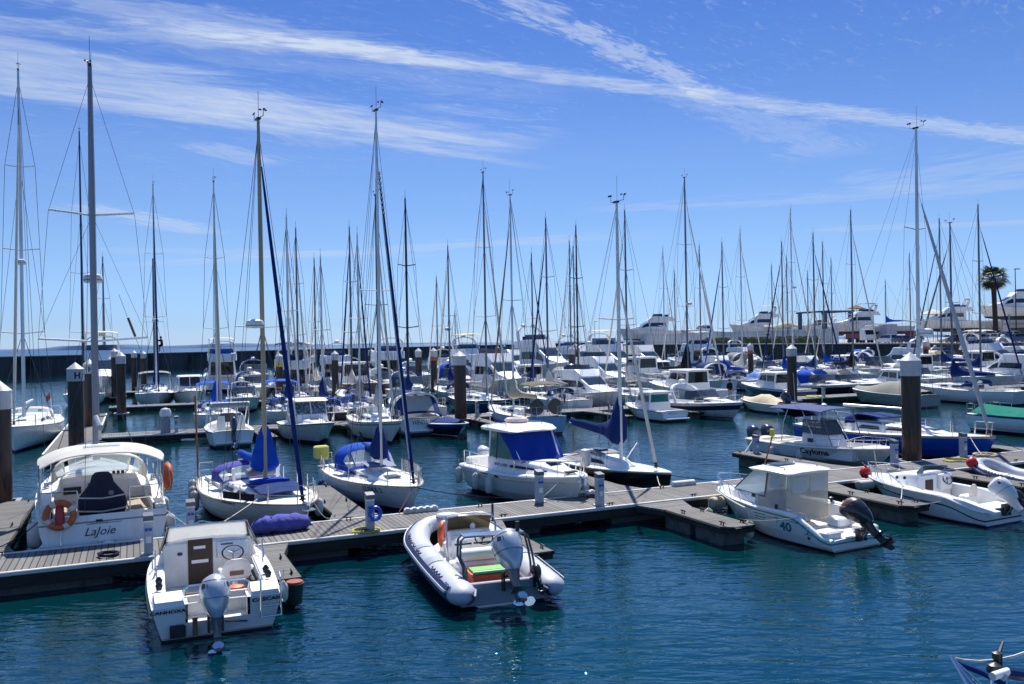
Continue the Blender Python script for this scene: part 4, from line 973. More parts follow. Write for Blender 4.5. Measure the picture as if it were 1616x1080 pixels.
# service pedestals
pedestal(229, 22.3, 'grey service pedestal at the stern of the canopy yacht')
pedestal(579, 22.4, 'service pedestal wrapped with a blue hose')
pedestal(847, 23.75, 'service pedestal at the bow of the pilothouse cruiser')
pedestal(942, 22.35, 'service pedestal near the bow of the black sloop')
pedestal(1408, 23.7, 'service pedestal beside the thick brown pile')
pedestal(1517, 24.0, 'service pedestal at the bow of the royal blue sailboat')
pedestal(1190, 29.2, 'low pedestal at the end of the console boat finger', h=.8)
pedestal(296, 24.0, 'service pedestal half hidden behind the cuddy boat canopy', h=.95)
for px, c, lb in ((276, 54.0, 'distant pedestal on the second pontoon beside a round white bollard'), (751, 54.0, 'distant pedestal at the bow of the navy hulled sailboat'), (1298, 54, 'distant pedestal by the yellow hoses on the second pontoon')): pedestal(px, c, lb, .5)
b = empty('bollard_light', W(s_at(259, 54.2), 54.2, .5)); tag(b, 'dark bollard with round white head on the second pontoon', 'bollard')
MB().lathe([(.28, 0), (.28, .85), (.2, .9)], midhyp, 14).build('base', b); MB().lathe([(.1, .88), (.3, 1.0), (.33, 1.2), (.25, 1.42), (0, 1.5)], gelw, 14).build('head', b)

# things lying on the near pontoon
def hose_coil(p, mat, label, r=.22, n=4, th=.02, vert=False):
    mb = MB(); pts = []; rd = random.Random(int(p[0] * 10))
    for i in range(n * 14): a = i * 2 * pi / 14; k = r * (1 + .12 * rd.uniform(-1, 1)); pts.append((k * cos(a), k * sin(a) * 1.1, .02 + i * .0012 * (1 if not vert else 0)))
    if vert: pts = [(.16 + .03 * sin(i), x, y + .45) for i, (x, y, z) in enumerate(pts)]
    mb.tube(pts, th, mat, 6); o = mb.build('coiled_hose', loc=p, rot=(0, 0, A0 - pi / 2)); tag(o, label, 'hose'); return o
q = W(s_at(585, 22.4), 22.4, .55)
hose_coil(q, bluepl, 'blue hose hung on the pedestal beside the inflatable', .15, 9, .035, True)
hose_coil(W(s_at(576, 22.3) - .1, 22.2, .55), yellow, 'yellow hose lying around the pedestal foot', .33, 3, .02)
hose_coil(W(s_at(1500, 23.6), 23.4, .55), yellow, 'tangled yellowish hose on the dock by the royal blue sailboat', .45, 3, .02)
hose_coil(W(s_at(1545, 24), 23.8, .55), creamcan, 'pale rope heap on the dock at far right', .4, 4, .03)
hose_coil(W(s_at(1285, 54.2), 54.2, .5), yellow, 'yellow hose on the second pontoon', .6, 4, .06)
# purple cloth bundle
def bundle():
    o = empty('canvas_bundle', W(3.55, 23.35, .55), A0 + R(4)); tag(o, 'long purple canvas bundle tied with two black straps on the dock', 'canvas bundle'); rd = random.Random(5); rings = []
    for i in range(19):
        u = i / 18; e = (1 - abs(2 * u - 1) ** 5) ** .5; r_ = []
        sq = 1 - .035 * (exp(-((u - .34) / .025) ** 2) + exp(-((u - .66) / .025) ** 2))
        for k in range(14):
            a = 2 * pi * k / 14; w = (.235 + .02 * sin(i * 1.3 + k * .9) + .035 * rd.uniform(-1, 1)) * e * sq + .02
            r_.append((-.80 + 1.6 * u, w * cos(a) * 1.1, max(.004, .2 + w * sin(a) * .92 - .03 * (1 - e))))
        rings.append(r_)
    MB().loft(rings, purple, True, True, True, True).build('cloth', o, ang=80)
    for u in (.34, .66):
        MB().tube([(-.80 + 1.6 * u, .25 * cos(2 * pi * k / 16), max(.012, .2 + .215 * sin(2 * pi * k / 16))) for k in range(16)], .022, rubber, 5, True).build('strap', o)
bundle()
def dock_fender(px0, px1, c, label, r=.13, mat=None, z=.60, bumps=True):
    a, b = W(s_at(px0, c), c, z), W(s_at(px1, c), c, z); L = (b - a).length; o = empty('dock_fender', a, A0); tag(o, label, 'dock fender')
    mb = MB(); mb.tube([(0, 0, 0), (.03, 0, 0), (L - .03, 0, 0), (L, 0, 0)], [r * .8, r, r, r * .8], mat or fend, 10, flat=1.); mb.build('fender_roll', o)
    if bumps: 
        for i in range(5): m = MB(); x = L * (i + .5) / 5; m.box(x - .06, x + .06, -.08, .08, r * .85, r * 1.12, gelw, .02); m.build('bolt_block', o)
dock_fender(633, 686, 24.02, 'white dock fender strip at the bow of the blue canvas sloop', .10)
dock_fender(893, 934, 24.02, 'white dock fender strip between two pedestals', .10)
dock_fender(1057, 1092, 24.02, 'white dock fender roll at the bow of the black sloop', .13, bumps=False)
dock_fender(1350, 1372, 21.75, 'pale dock fender left of the open white boat', .16, z=.42, bumps=False)
dock_fender(1118, 1136, 21.6, 'yellowed dock fender left of the boat numbered 40', .18, creamcan, .42, False)
# bucket planter hanging at the finger end
o = empty('plastic_tub', W(3.05, 18.35, .12), A0); tag(o, 'dark tub with red lid at the end of the nearest finger', 'tub')
MB().lathe([(.15, -.05), (.19, .36), (.2, .38), (.17, .38)], M('dark_green_plastic', (.012, .03, .02), .5), 14).build('tub', o); MB().lathe([(.185, .385), (.17, .42), (0, .43)], M('faded_brick_red', (.26, .05, .035), .7), 14).build('lid', o)
for s_, c_, mt, lb in ((8.4, 22.6, rope, 'white rope coil on the pontoon behind the inflatable'), (13.2, 23.5, ropeb, 'dark rope coil on the pontoon by the cruiser pedestal'), (17.6, 22.6, rope, 'pale rope coil on the pontoon left of the boat numbered 40'), (-.6, 22.6, ropeb, 'dark rope coil on the pontoon below the canopy yacht'), (25.2, 22.7, rope, 'pale rope coil on the pontoon by the open white boat')):
    o = hose_coil(W(s_, c_, .55), mt, lb, .2, 4, .016); o.name = 'rope_coil'; o['category'] = 'rope'
# ================================================================ near boats
def put(s, c, z=0): return W(s, c, z)
# ---- 1. white yacht with canopy, stern towards the dock
def yacht_canopy():
    L, B = 11.0, 3.35; rz = R(24 + 90 + 3.5); root = empty('sailing_yacht', W(-.72, 24.45), rz)
    tag(root, 'white sailing yacht with white canopy and covered wheel, lettered LaJoie on the stern', 'sailboat')
    H = Hull(L, B, 1.22, 1.5, st=.90, tm=.38, fine=2.2, pw=.8, rake=.5, trake=.16, draft=.45, style='s', dip=.04)
    H.mesh(gelw, inkgrey, antif, (.16, .20, inkgrey), 16).build('hull', root, ang=30)
    cw = 1.22; sole = .62
    H.deck(nonskid, [(.02, 3.35, cw, sole, .16)], 16, sole_mat=teak, inner=gelw, extra=(.006, .012)).build('deck', root, ang=30)
    zd = lambda x: H.fz(H.T(x, 1.2)); rb = lambda x: H.b(H.T(x, 1.2))
    # transom face with bevelled upper edge, boarding gate line and ports
    t = MB(); f = lambda y, z: V((H.trake * z - .012, y, z))
    t.add([f(.42, .98), f(-.42, .98), f(-.42, 1.0), f(.42, 1.0)], [(0, 1, 2, 3)], inkgrey); t.build('boarding_gate', root)
    tx = H.trake * .62 - .02
    flat_text('LaJoie', .30, ink, root, (H.trake * .74 - .02, .12, .70), (0, -1, 0), (H.trake, 0, 1), shear=.35)
    flat_text('CASCAIS', .10, inkgrey, root, (H.trake * .5 - .02, -.05, .48), (0, -1, 0), (H.trake, 0, 1), spacing=1.2)
    flat_text('BAVARIA', .085, inkgrey, root, (H.trake * 1.0 - .02, .12, .98), (0, -1, 0), (H.trake, 0, 1), spacing=1.3)
    MB().panel((H.trake * 1.06 - .004, .2, 1.02), (H.trake * 1.06 - .004, .04, 1.02), (H.trake * 1.1 - .004, .04, 1.09), (H.trake * 1.1 - .004, .2, 1.09), ink, .008).build('emblem', root)
    # seats and coaming backrests
    for sd in (1, -1):
        rings = [[V((x, sd * y, z)) for y, z in ((.62, sole), (.62, sole + .42), (.66, sole + .46), (1.17, sole + .48), (1.17, sole))] for x in (1.15, 3.3)]
        MB().loft(rings, gelw, True).build('cockpit_seat', root); MB().box(1.2, 3.25, *sorted((sd * .66, sd * 1.15)), sole + .47, sole + .50, teak).build('seat_slats', root)
        MB().box(.25, 1.0, *sorted((sd * .60, sd * 1.16)), sole, sole + .5, gelw, .05).build('helm_seat', root)
        bx = [(1.15, .0), (1.6, .24), (2.8, .34), (3.4, .36)]
        MB().loft([[V((x, sd * (cw + .0), zd(x) + .02)), V((x, sd * (cw + .02), zd(x) + .15 + h)), V((x, sd * (cw + .24), zd(x) + .13 + h)), V((x, sd * (cw + .34), zd(x)))] for x, h in bx], gelw, True, smooth=True).build('coaming', root)
        w = MB(); w.lathe([(.08, 0), (.085, .02), (.055, .05), (.06, .13), (0, .135)], steel, 12, (2.5, sd * (cw + .14), zd(2.5) + .48)); w.build('winch', root)
    # coachroof, companionway, instruments
    xs_ = [(3.35, .40, .72), (3.5, .52, .72), (5.0, .48, .70), (6.6, .34, .62), (7.8, .16, .48), (8.6, .02, .3)]
    st_ = [(x, zd(x), zd(x) + h, rb(x) * w, rb(x) * w * .84) for x, h, w in xs_]
    cab = MB(); house(cab, st_, gelw, .06, .08); cab = cab.build('coachroof', root, ang=40); side_win(st_, 4.4, 6.9, .35, .75, darkwin, .1, -.3, parent=cab)
    MB().box(3.30, 3.345, -.32, .32, sole + .1, zd(3.4) + .38, wood).build('companionway', cab); MB().box(3.31, 3.345, .5, .95, zd(3.4) + .1, zd(3.4) + .3, blackpl).build('instrument_panel', cab)
    for y in (-.62, -.5, -.38): MB().box(3.5, 3.62, y - .04, y + .04, st_[1][2] + .05, st_[1][2] + .13, blackpl, .01).build('clutch', cab)
    # covered binnacle and wheel
    rings = []
    for k, (z, w, d) in enumerate(((.1, .40, .15), (.34, .56, .19), (.62, .63, .20), (.88, .56, .20), (1.06, .42, .21), (1.22, .30, .22), (1.42, .25, .2), (1.5, .17, .14))):
        rings.append([(1.62 + d * .8 * cos(2 * pi * i / 20), w * sin(2 * pi * i / 20), sole + z) for i in range(20)])
    wc = MB().loft(rings, M('dark_slate_cover', (.030, .036, .065), .8, nz=(4, (.05, .055, .085), .5), bump=(8, .3, .02)), True, True, True, True).build('wheel_cover', root, ang=70)
    for z, w in ((.44, .595), (.80, .595)): MB().tube([(1.62 + .158 * cos(a), w * 1.01 * sin(a), sole + z + .05 * abs(sin(a)) ) for a in [2 * pi * i / 24 for i in range(24)]], .022, inkw, 5, True).build('trim_band', wc)
    MB().lathe([(.0, .0), (.07, .01), (.07, .012), (0, .013)], inkgrey, 14, (1.45, -.22, sole + .94), (-1, 0, 0)).build('emblem', wc)
    # spray hood with clear windows
    spray_hood(root, 4.5, 3.15, 1.22, zd(3.5) + .38, .88, whitecan, clear, 14)
    # canopy over the cockpit
    canopy(root, .35, 2.55, 1.52, 2.55, .30, whitecan, 1.2, 'bimini', 16, .03, droop=.10)
    MB().panel((1.0, .45, 2.885), (1.0, -.45, 2.885), (1.35, -.45, 2.885), (1.35, .45, 2.885), clear, .012).build('roof_window', root)
    # rails
    for sd in (1, -1):
        pts = [H.edge(.20, sd, .06), H.edge(.10, sd, .06), H.edge(.012, sd, .08), V((.25, sd * .62, 1.22))]; rail(root, pts, .64, .016, None, 'pushpit')
    lifelines(root, H, .22, .9, 6, .6, .08, 2); pulpits(root, H, .6, True, False)
    mast_rig(root, H, 6.5, 1.9, 14.75, M('grey_yacht_mast', (.27, .27, .30), .4, .6), r=.105, spr=(.30, .62), spw=.92, chain=.47, boomL=4.3, boomz=3.3, cover=None, jib=None, lod=2, tipd=(0, .0), gear=True, rad=.455, wr=.006)
    MB().box(-.02, .0, 0, 0, 0, 0, gelw) if False else None
    # transom lines: boarding rail, wire and buoy
    MB().tube([(.2, .95, 1.2), (.02, 1.0, .9), (-.0, 1.0, .3)], .018, steel, 6).build('boarding_pole', root)
    MB().tube([(.22, .38, 1.2), (.12, .2, .62), (.04, .06, .18)], .012, ropeb, 5).build('stern_line', root)
    MB().lathe([(0, -.16), (.12, -.12), (.17, 0), (.12, .12), (0, .16)], gelw, 12, (-.13, -.08, .42)).build('buoy', root)
    MB().lathe([(0, 0), (.05, 0), (.05, .015), (0, .016)], steel, 10, (.02, 1.02, .45), (-1, 0, .1)).build('outlet', root)
    # life rings hung on the stern rails
    def ring(p, nrm, mat, label, R_=.31, r=.08, bands=True):
        o = empty('life_ring', w_of(root, p)); q = V(nrm).to_track_quat('Z', 'Y').to_matrix(); rot = Matrix.Rotation(rz, 3, 'Z')
        pts = [rot @ (q @ V((R_ * cos(a), R_ * sin(a), 0))) for a in [2 * pi * k / 28 for k in range(28)]]
        MB().tube(pts, r, mat, 10, True).build('ring', o)
        if bands:
            for k in range(4):
                a0 = k * pi / 2 + .5; MB().tube([rot @ (q @ V((R_ * cos(a0 + j * .1), R_ * sin(a0 + j * .1), 0))) for j in range(-2, 3)], r * 1.05, fend, 10).build('white_band', o)
        MB().tube([rot @ (q @ V(((R_ + .1) * cos(a), (R_ + .1) * sin(a), 0.02 * sin(4 * a)))) for a in [2 * pi * k / 24 for k in range(24)]], .008, rope, 4, True).build('grab_line', o)
        tag(o, label, 'life ring'); return o
    ring((.0, 1.02, 1.32), (-1, .1, .05), orred, 'faded red orange life ring with white bands hung on the stern rail')
    ring((.9, -1.62, 1.95), (.05, -1, 0), orange, 'bright orange horseshoe ring hung on the canopy post', .30, .09, False)
    m = MB(); m.lathe([(.1, -.3), (.12, -.1), (.1, .2), (.05, .3), (0, .31)], redst, 10, (.05, 1.02, 1.3)); m.build('safety_light', root)
    fender(root, (1.0, 1.62, 1.05), .72, .17, 'big pale fender on the left side of the canopy yacht'); fender(root, (.5, -1.62, 1.0), .7, .14, 'pale fender on the right side of the canopy yacht')
    fender(root, (3.4, -1.75, 1.0), .7, .13, 'pale fender amidships on the right of the canopy yacht')
    MB().box(2.7, 2.75, -.04, .04, 2.9, 3.3, fend).build('light_post', root)
    mooring(w_of(root, (.3, 1.4, 1.25)), W(-3.2, 24.6, .6), 'dark stern line from the canopy yacht to the left dock', .1, .014, ropeb)
    mooring(w_of(root, (.3, -1.4, 1.25)), W(1.6, 23.9, .6), 'pale stern line from the canopy yacht to the near pontoon', .06, .012)
    return root
yacht_canopy()
# ---- 2. small cuddy boat, stern to the camera
def cuddy():
    L, B = 5.5, 2.15; rz = R(24 + 90 - 1); root = empty('cuddy_boat', W(1.42, 17.2), rz); root.scale = (1, 1.17, .80)
    tag(root, 'small white cuddy boat lettered CANHOXA and CASCAIS with silver outboard, nearest on the left', 'motorboat')
    sh = lambda t, z: z - (.0) * (t < .04)
    H = Hull(L, B, .82, 1.12, st=.93, tm=.42, fine=2.3, pw=.66, rake=.7, trake=-.10, draft=.62, style='v', dip=.02)
    H.mesh(gelw, scum, antif, (.02, .13, navyhull), 16, wl=.05, bh=.045, trm=gelw, notch=(.5, .42)).build('hull', root, ang=30)
    H.deck(gelw, [(.0, .46, .5, .38, .0), (.52, 2.95, .82, .32, .05)], 16, inner=gel).build('deck', root, ang=30)
    H.strake(creamcan, .022, -.18, 16).build('rub_rail', root)
    # motor well in the stern: centre notch with engine
    zd = .92
    for sd in (1, -1): MB().loft([[V((x, sd * .5, .82)), V((x, sd * w_, .82)), V((x + .03, sd * (w_ - .03), z_)), V((x + .03, sd * .53, z_))] for x, w_, z_ in ((-.08, .98, .96), (.55, 1.0, .99))], gelw, True).build('stern_quarter', root)
    MB().box(.462, .518, -.5, .5, .3, .86, gelw).build('well_bulkhead', root)
    flat_text('CANHOXA', .105, ink, root, (-.095, .76, .70), (0, -1, 0), (-.1, 0, 1), bold=.004, spacing=1.0)
    flat_text('CASCAIS', .115, ink, root, (-.095, -.76, .72), (0, -1, 0), (-.1, 0, 1), bold=.005, spacing=1.05)
    # cuddy house: bulkhead, door, helm
    hs_ = [(2.95, .95, 1.50, .90, .78), (3.1, .95, 1.54, .90, .78), (3.7, .98, 1.42, .82, .66), (4.5, 1.02, 1.2, .6, .44), (5.0, 1.06, 1.1, .34, .2)]
    hb = MB(); house(hb, hs_, gelw, .05, .1); hh = hb.build('cuddy_cabin', root, ang=40); side_win(hs_, 3.2, 4.1, .3, .7, darkwin, .05, -.15, parent=hh)
    MB().box(2.88, 2.952, -.80, .80, .32, 1.5, gel, .02).build('bulkhead', root)
    MB().box(2.855, 2.882, -.08, .36, .36, 1.58, darkwood).build('cabin_door', root)
    for z0, z1, y0, y1 in ((1.32, 1.40, .05, .26), (.93, 1.02, .0, .30)): MB().box(2.845, 2.856, y0, y1, z0, z1, gelw).build('door_notice', root)
    MB().lathe([(0, 0), (.05, .0), (.05, .008), (0, .009)], inkb, 12, (2.875, .50, 1.22), (-1, 0, 0)).build('emblem', root)
    dash = MB(); dash.loft([[(2.88, -.72, 1.0), (2.88, -.14, 1.0), (2.88, -.14, 1.45), (2.88, -.72, 1.45)], [(2.62, -.70, 1.12), (2.62, -.16, 1.12), (2.74, -.16, 1.45), (2.74, -.70, 1.45)]], gelw); dsh = dash.build('helm_console', root)
    MB().box(2.72, 2.745, -.44, -.22, 1.36, 1.43, blackpl).build('instrument_panel', dsh)
    for y in (-.6, -.5): MB().lathe([(0, 0), (.045, 0), (.045, .012), (0, .013)], blackpl, 10, (2.72, y, 1.34), (-1, 0, .3)).build('gauge', dsh)
    def wheel(x, y, z, R_, par, tilt=.35, mat=blackpl):
        q = V((-1, 0, tilt)).to_track_quat('Z', 'Y').to_matrix(); c = V((x, y, z)); m = MB(); m.tube([c + q @ V((R_ * cos(a), R_ * sin(a), 0)) for a in [2 * pi * k / 20 for k in range(20)]], .015, mat, 6, True)
        for k in range(3): a = 2.1 * k + .5; m.tube([c, c + q @ V((R_ * cos(a), R_ * sin(a), 0))], .011, steel, 5)
        m.tube([c, c + V((.18, 0, -.03))], .025, blackpl, 6); return m.build('steering_wheel', par)
    wheel(2.52, -.42, 1.22, .19, root)
    # windscreen with opaque white roof flap, dark side frames
    chalk = M('chalky_white_cover', (.80, .80, .78), .8, tl=.6, nz=(3, (.52, .50, .46), .5)); ws = MB()
    bl = [V((3.16 - .12 * abs(y) ** 2, y, 1.52)) for y in (-.76, -.4, 0, .4, .76)]; tl = [V((2.98 - .12 * abs(y) ** 2, y * .93, 1.96)) for y in (-.76, -.4, 0, .4, .76)]; ws.sheet([bl, tl], chalk, .02); wso = ws.build('windscreen_cover', root)
    m = MB(); m.tube([p + V((0, 0, .01)) for p in tl], .02, steel, 6); m.tube([p + V((-.01, 0, 0)) for p in bl], .018, wood, 5)
    for sd in (1, -1): k = 4 if sd > 0 else 0; m.tube([bl[k], tl[k]], .03, blackpl, 6); m.tube([tl[k], (2.35, sd * .86, 1.42)], .016, blackpl, 5); m.tube([bl[k], (2.35, sd * .86, 1.42)], .016, blackpl, 5)
    m.build('windscreen_frame', wso)
    for sd in (1, -1): k = 4 if sd > 0 else 0; g_ = MB(); g_.panel(bl[k], V((2.35, sd * .86, 1.42)), V((2.36, sd * .86, 1.425)), tl[k], clear, .002); g_.build('side_pane', wso)
    # seat on a pedestal
    st = MB(); st.lathe([(.16, .32), (.12, .36), (.06, .4), (.06, .66), (.12, .7)], gel, 12, (1.95, -.42, 0)); st.box(1.68, 2.18, -.64, -.20, .70, .80, gelw, .05)
    rings = []
    for z, w, x in ((.78, .24, 1.74), (.95, .26, 1.70), (1.1, .25, 1.66), (1.22, .20, 1.63), (1.30, .11, 1.62)):
        rings.append([V((x - .03 + .05 * abs(sin(a)) * 0 + .10 * (cos(a) > 0) * 0 + .035 * cos(a), -.42 + w * sin(a), z)) for a in [2 * pi * k / 14 for k in range(14)]])
    st.loft(rings, gelw, True, True, True, True)
    for sd in (1, -1): st.tube([(1.72, -.42 + sd * .25, .98), (1.9, -.42 + sd * .27, .98), (2.12, -.42 + sd * .25, .9), (2.16, -.42 + sd * .22, .8)], .045, gelw, 7)
    so_ = st.build('helm_seat', root, ang=50); MB().panel((1.655, -.54, .86), (1.655, -.30, .86), (1.64, -.30, .98), (1.64, -.54, .98), brownply, -.02).build('seat_cushion', so_)
    MB().box(.66, .70, -.12, .78, .36, .86, brownply).build('plywood_board', root)
    MB().lathe([(0, 0), (.12, .0), (.15, .05), (.14, .12), (.05, .16), (0, .16)], orange, 12, (.85, -.34, .72)).build('fuel_tank', root)
    MB().box(1.0, 1.5, .3, .7, .32, .62, blackpl, .06).build('storage_box', root); MB().box(.75, .95, -.82, -.55, .32, .80, blackpl, .03).build('battery_box', root)
    for sd in (1, -1):
        MB().loft([[V((x, sd * .80, .34)), V((x, sd * .80, z)), V((x, sd * .90, z)), V((x, sd * .90, .34))] for x, z in ((.6, .93), (2.9, 1.0))], gel, True).build('side_locker', root)
    # rails, ladder, trim, fittings
    MB().tube([(.1, .5, 1.0), (.1, .5, 1.16), (.12, .44, 1.22), (.12, -.44, 1.22), (.1, -.5, 1.16), (.1, -.5, 1.0)], .018, steel, 6).build('stern_rail', root)
    ld = MB()
    for y in (-.66, -.98): ld.tube([(.02, y, 1.34), (-.16, y, 1.28), (-.20, y, .35)], .016, steel, 6)
    for z in (.36, .62, .88): ld.tube([(-.19, -.66, z), (-.19, -.98, z)], .016, steel, 6)
    ld.build('boarding_ladder', root)
    MB().box(-.15, -.10, .50, .74, .12, .42, blackpl, .015).build('trim_pad', root); MB().box(-.13, -.09, .32, .40, .12, .55, brownply).build('bracket_board', root)
    for sd in (1, -1): MB().tube([(2.2, sd * .93, .95), (2.2, sd * .93, 1.2), (2.3, sd * .93, 1.55)], .014, steel, 5).tube([(2.5, sd * .98, 1.0), (2.6, sd * .98, 1.2), (4.8, sd * .42, 1.45), (5.3, 0, 1.5)], .014, steel, 5).build('hand_rail', root)
    for y in (.88, -.88):
        for x in (.8, 1.2): MB().lathe([(.04, 0), (.06, .12), (.02, .2), (0, .2)], blackpl, 8, (x, y, .98)).build('rod_holder', root)
    outboard(root, -.06, .05, .50, silverc, 1.08, .42); MB().tube([(-.07, -.45, .28), (-.1, -.1, .36)], .02, blackpl, 6).build('steering_hose', root)
    MB().lathe([(0, 0), (.09, 0), (.09, .012), (0, .014)], blackpl, 12, (-.08, -.40, .44), (-1, 0, 0)).build('hatch_plate', root) if False else None
    fender(root, (.3, -1.08, 1.0), .42, .09, 'small white fender on the right stern corner of the cuddy boat')
    mooring(w_of(root, (.2, -1.0, 1.0)), W(2.6, 18.9, .6), 'white line from the cuddy boat to the nearest finger', .08, .012)
    return root
cuddy()
# ---- 3. grey inflatable
def inflatable(name, loc, rz, L, B, label, tube=.26, detail=True):
    root = empty(name, loc, rz); tag(root, label, 'inflatable boat'); w = B / 2 - tube; zt = .40
    def cl(u, sd):                                          # tube centre line, u 0 stern .. 1 bow middle
        x = L * .985 - tube if u >= 1 else 0
        if u < .62: return V((lerp(.0, L * .66, u / .62), sd * w * lerp(.94, 1, sin(pi * u)), zt + .10 * (u / .62) ** 2))
        a = (u - .62) / .38 * pi / 2; return V((L * .66 + (L * .34 - tube) * sin(a) ** .9, sd * w * (cos(a) ** .8 if a < pi / 2 - 1e-4 else 0), zt + .10 + .34 * sin(a) ** 1.5))
    for sd in (1, -1):
        us = [i / 22 for i in range(23)]; pts = [cl(u, sd) for u in us]; cone = [V((-.42, pts[0].y, zt - .0)), V((-.36, pts[0].y, zt)), V((-.18, pts[0].y, zt))]
        rs = [.07, .17, .245]; rs2 = [tube * (1 if u < .6 else lerp(1, .84, (u - .6) / .4)) for u in us]
        o = MB().tube(cone + pts, rs + rs2, greyhyp, 18).build('buoyancy_tube', root, ang=60)
        # navy rubbing band and grey grip patches lie on the tube
        def on(u, ang, off=.004): 
            p = cl(u, sd) if u >= 0 else V((u * L * .1, cl(0, sd).y, zt)); q = cl(min(u + .01, 1), sd) - cl(max(u - .01, 0), sd); q = q.normalized() if q.length else V((1, 0, 0)); out_ = V((q.y, -q.x, 0)) * (-sd if True else 1)
            out_ = V((-q.y, q.x, 0)) * sd; out_.z = 0; out_ = out_.normalized() if out_.length > 1e-6 else V((1, 0, 0)); rr_ = tube * (1 if u < .6 else lerp(1, .84, (u - .6) / .4)) + off
            if u < 0: rr_ = lerp(.25, .10, clamp(-u / .95)) + off + .01
            up = out_.cross(q) ; up = up if up.z > 0 else -up
            return p + out_ * (rr_ * cos(ang)) + up * (rr_ * sin(ang))
        us2 = [-.85, -.5, -.2] + [i / 30 for i in range(31)]
        MB().sheet([[on(u, a, .02) for a in (-1.35, -.9, -.4, .05, .4, .72)] for u in us2], navyhyp, .012 if sd < 0 else -.012).build('navy_band', o)
        MB().sheet([[on(u, a, .04) for a in (.20, .29, .38)] for u in us2], greyhyp, .02 if sd < 0 else -.02).build('rubbing_strip', o)
        for u0, u1 in ((.30, .37), (.52, .56)): MB().sheet([[on(lerp(u0, u1, i / 4), a, .012) for a in (.35, .7, 1.1, 1.5, 1.9)] for i in range(5)], midhyp, .006 if sd < 0 else -.006).build('grip_patch', o)
        for u0, u1 in ((.12, .26), (.46, .60), (.62, .72)):
            m = MB(); kn = 4; pts_ = []
            for i in range(kn + 1):
                pts_.append(on(lerp(u0, u1, i / kn), .95, .01))
                if i < kn: pts_.append(on(lerp(u0, u1, (i + .5) / kn), .68, .012))
            m.tube(pts_, .011, ropeb, 5); m.build('grab_line', o)
        for u, word in (((-.1, 'DIGA III') if sd > 0 else (-.1, 'CASCAIS')),):
            me = text_mesh(word, .13, 0, .004, 1.05, 'CENTER'); vs = []
            for q in me.vertices: vs.append(on(clamp(.02 + 0 * q.co.x, 0, 1) - 0, .5 + q.co.y / tube, .008) + V((-(sd) * 0 - .0, 0, 0)) + V(((-q.co.x if sd > 0 else q.co.x) * (1 if sd > 0 else 1) * (1), 0, 0)))
            vs = [V(((2 * on(.02, .5).x - v.x) if False else v.x, v.y, v.z)) for v in vs]
            MB().add(vs, [tuple(p.vertices) for p in me.polygons], ink if sd < 0 else inkb).build('lettering', o); bpy.data.meshes.remove(me)
    hb = MB(); rings = []                                   # rigid hull and floor
    for i in range(13):
        u = i / 12; x = lerp(.02, L - tube * 2.2, u); ww = w * (1 if u < .6 else max(.02, 1 - ((u - .6) / .4) ** 2)) - .03; k = -.22 + .42 * max(0, (u - .55) / .45) ** 2
        rings.append([V((x, ww, .26 + .2 * u * u)), V((x, ww * .5, .02 + .2 * u * u + k * .3)), V((x, 0, k)), V((x, -ww * .5, .02 + .2 * u * u + k * .3)), V((x, -ww, .26 + .2 * u * u))])
    hb.loft(rings, gelw, True, True, True, True); hb.build('rigid_hull', root, ang=30)
    MB().box(.0, .12, -w + .05, w - .05, .05, .58, midhyp, .02).build('transom', root)
    return root, cl
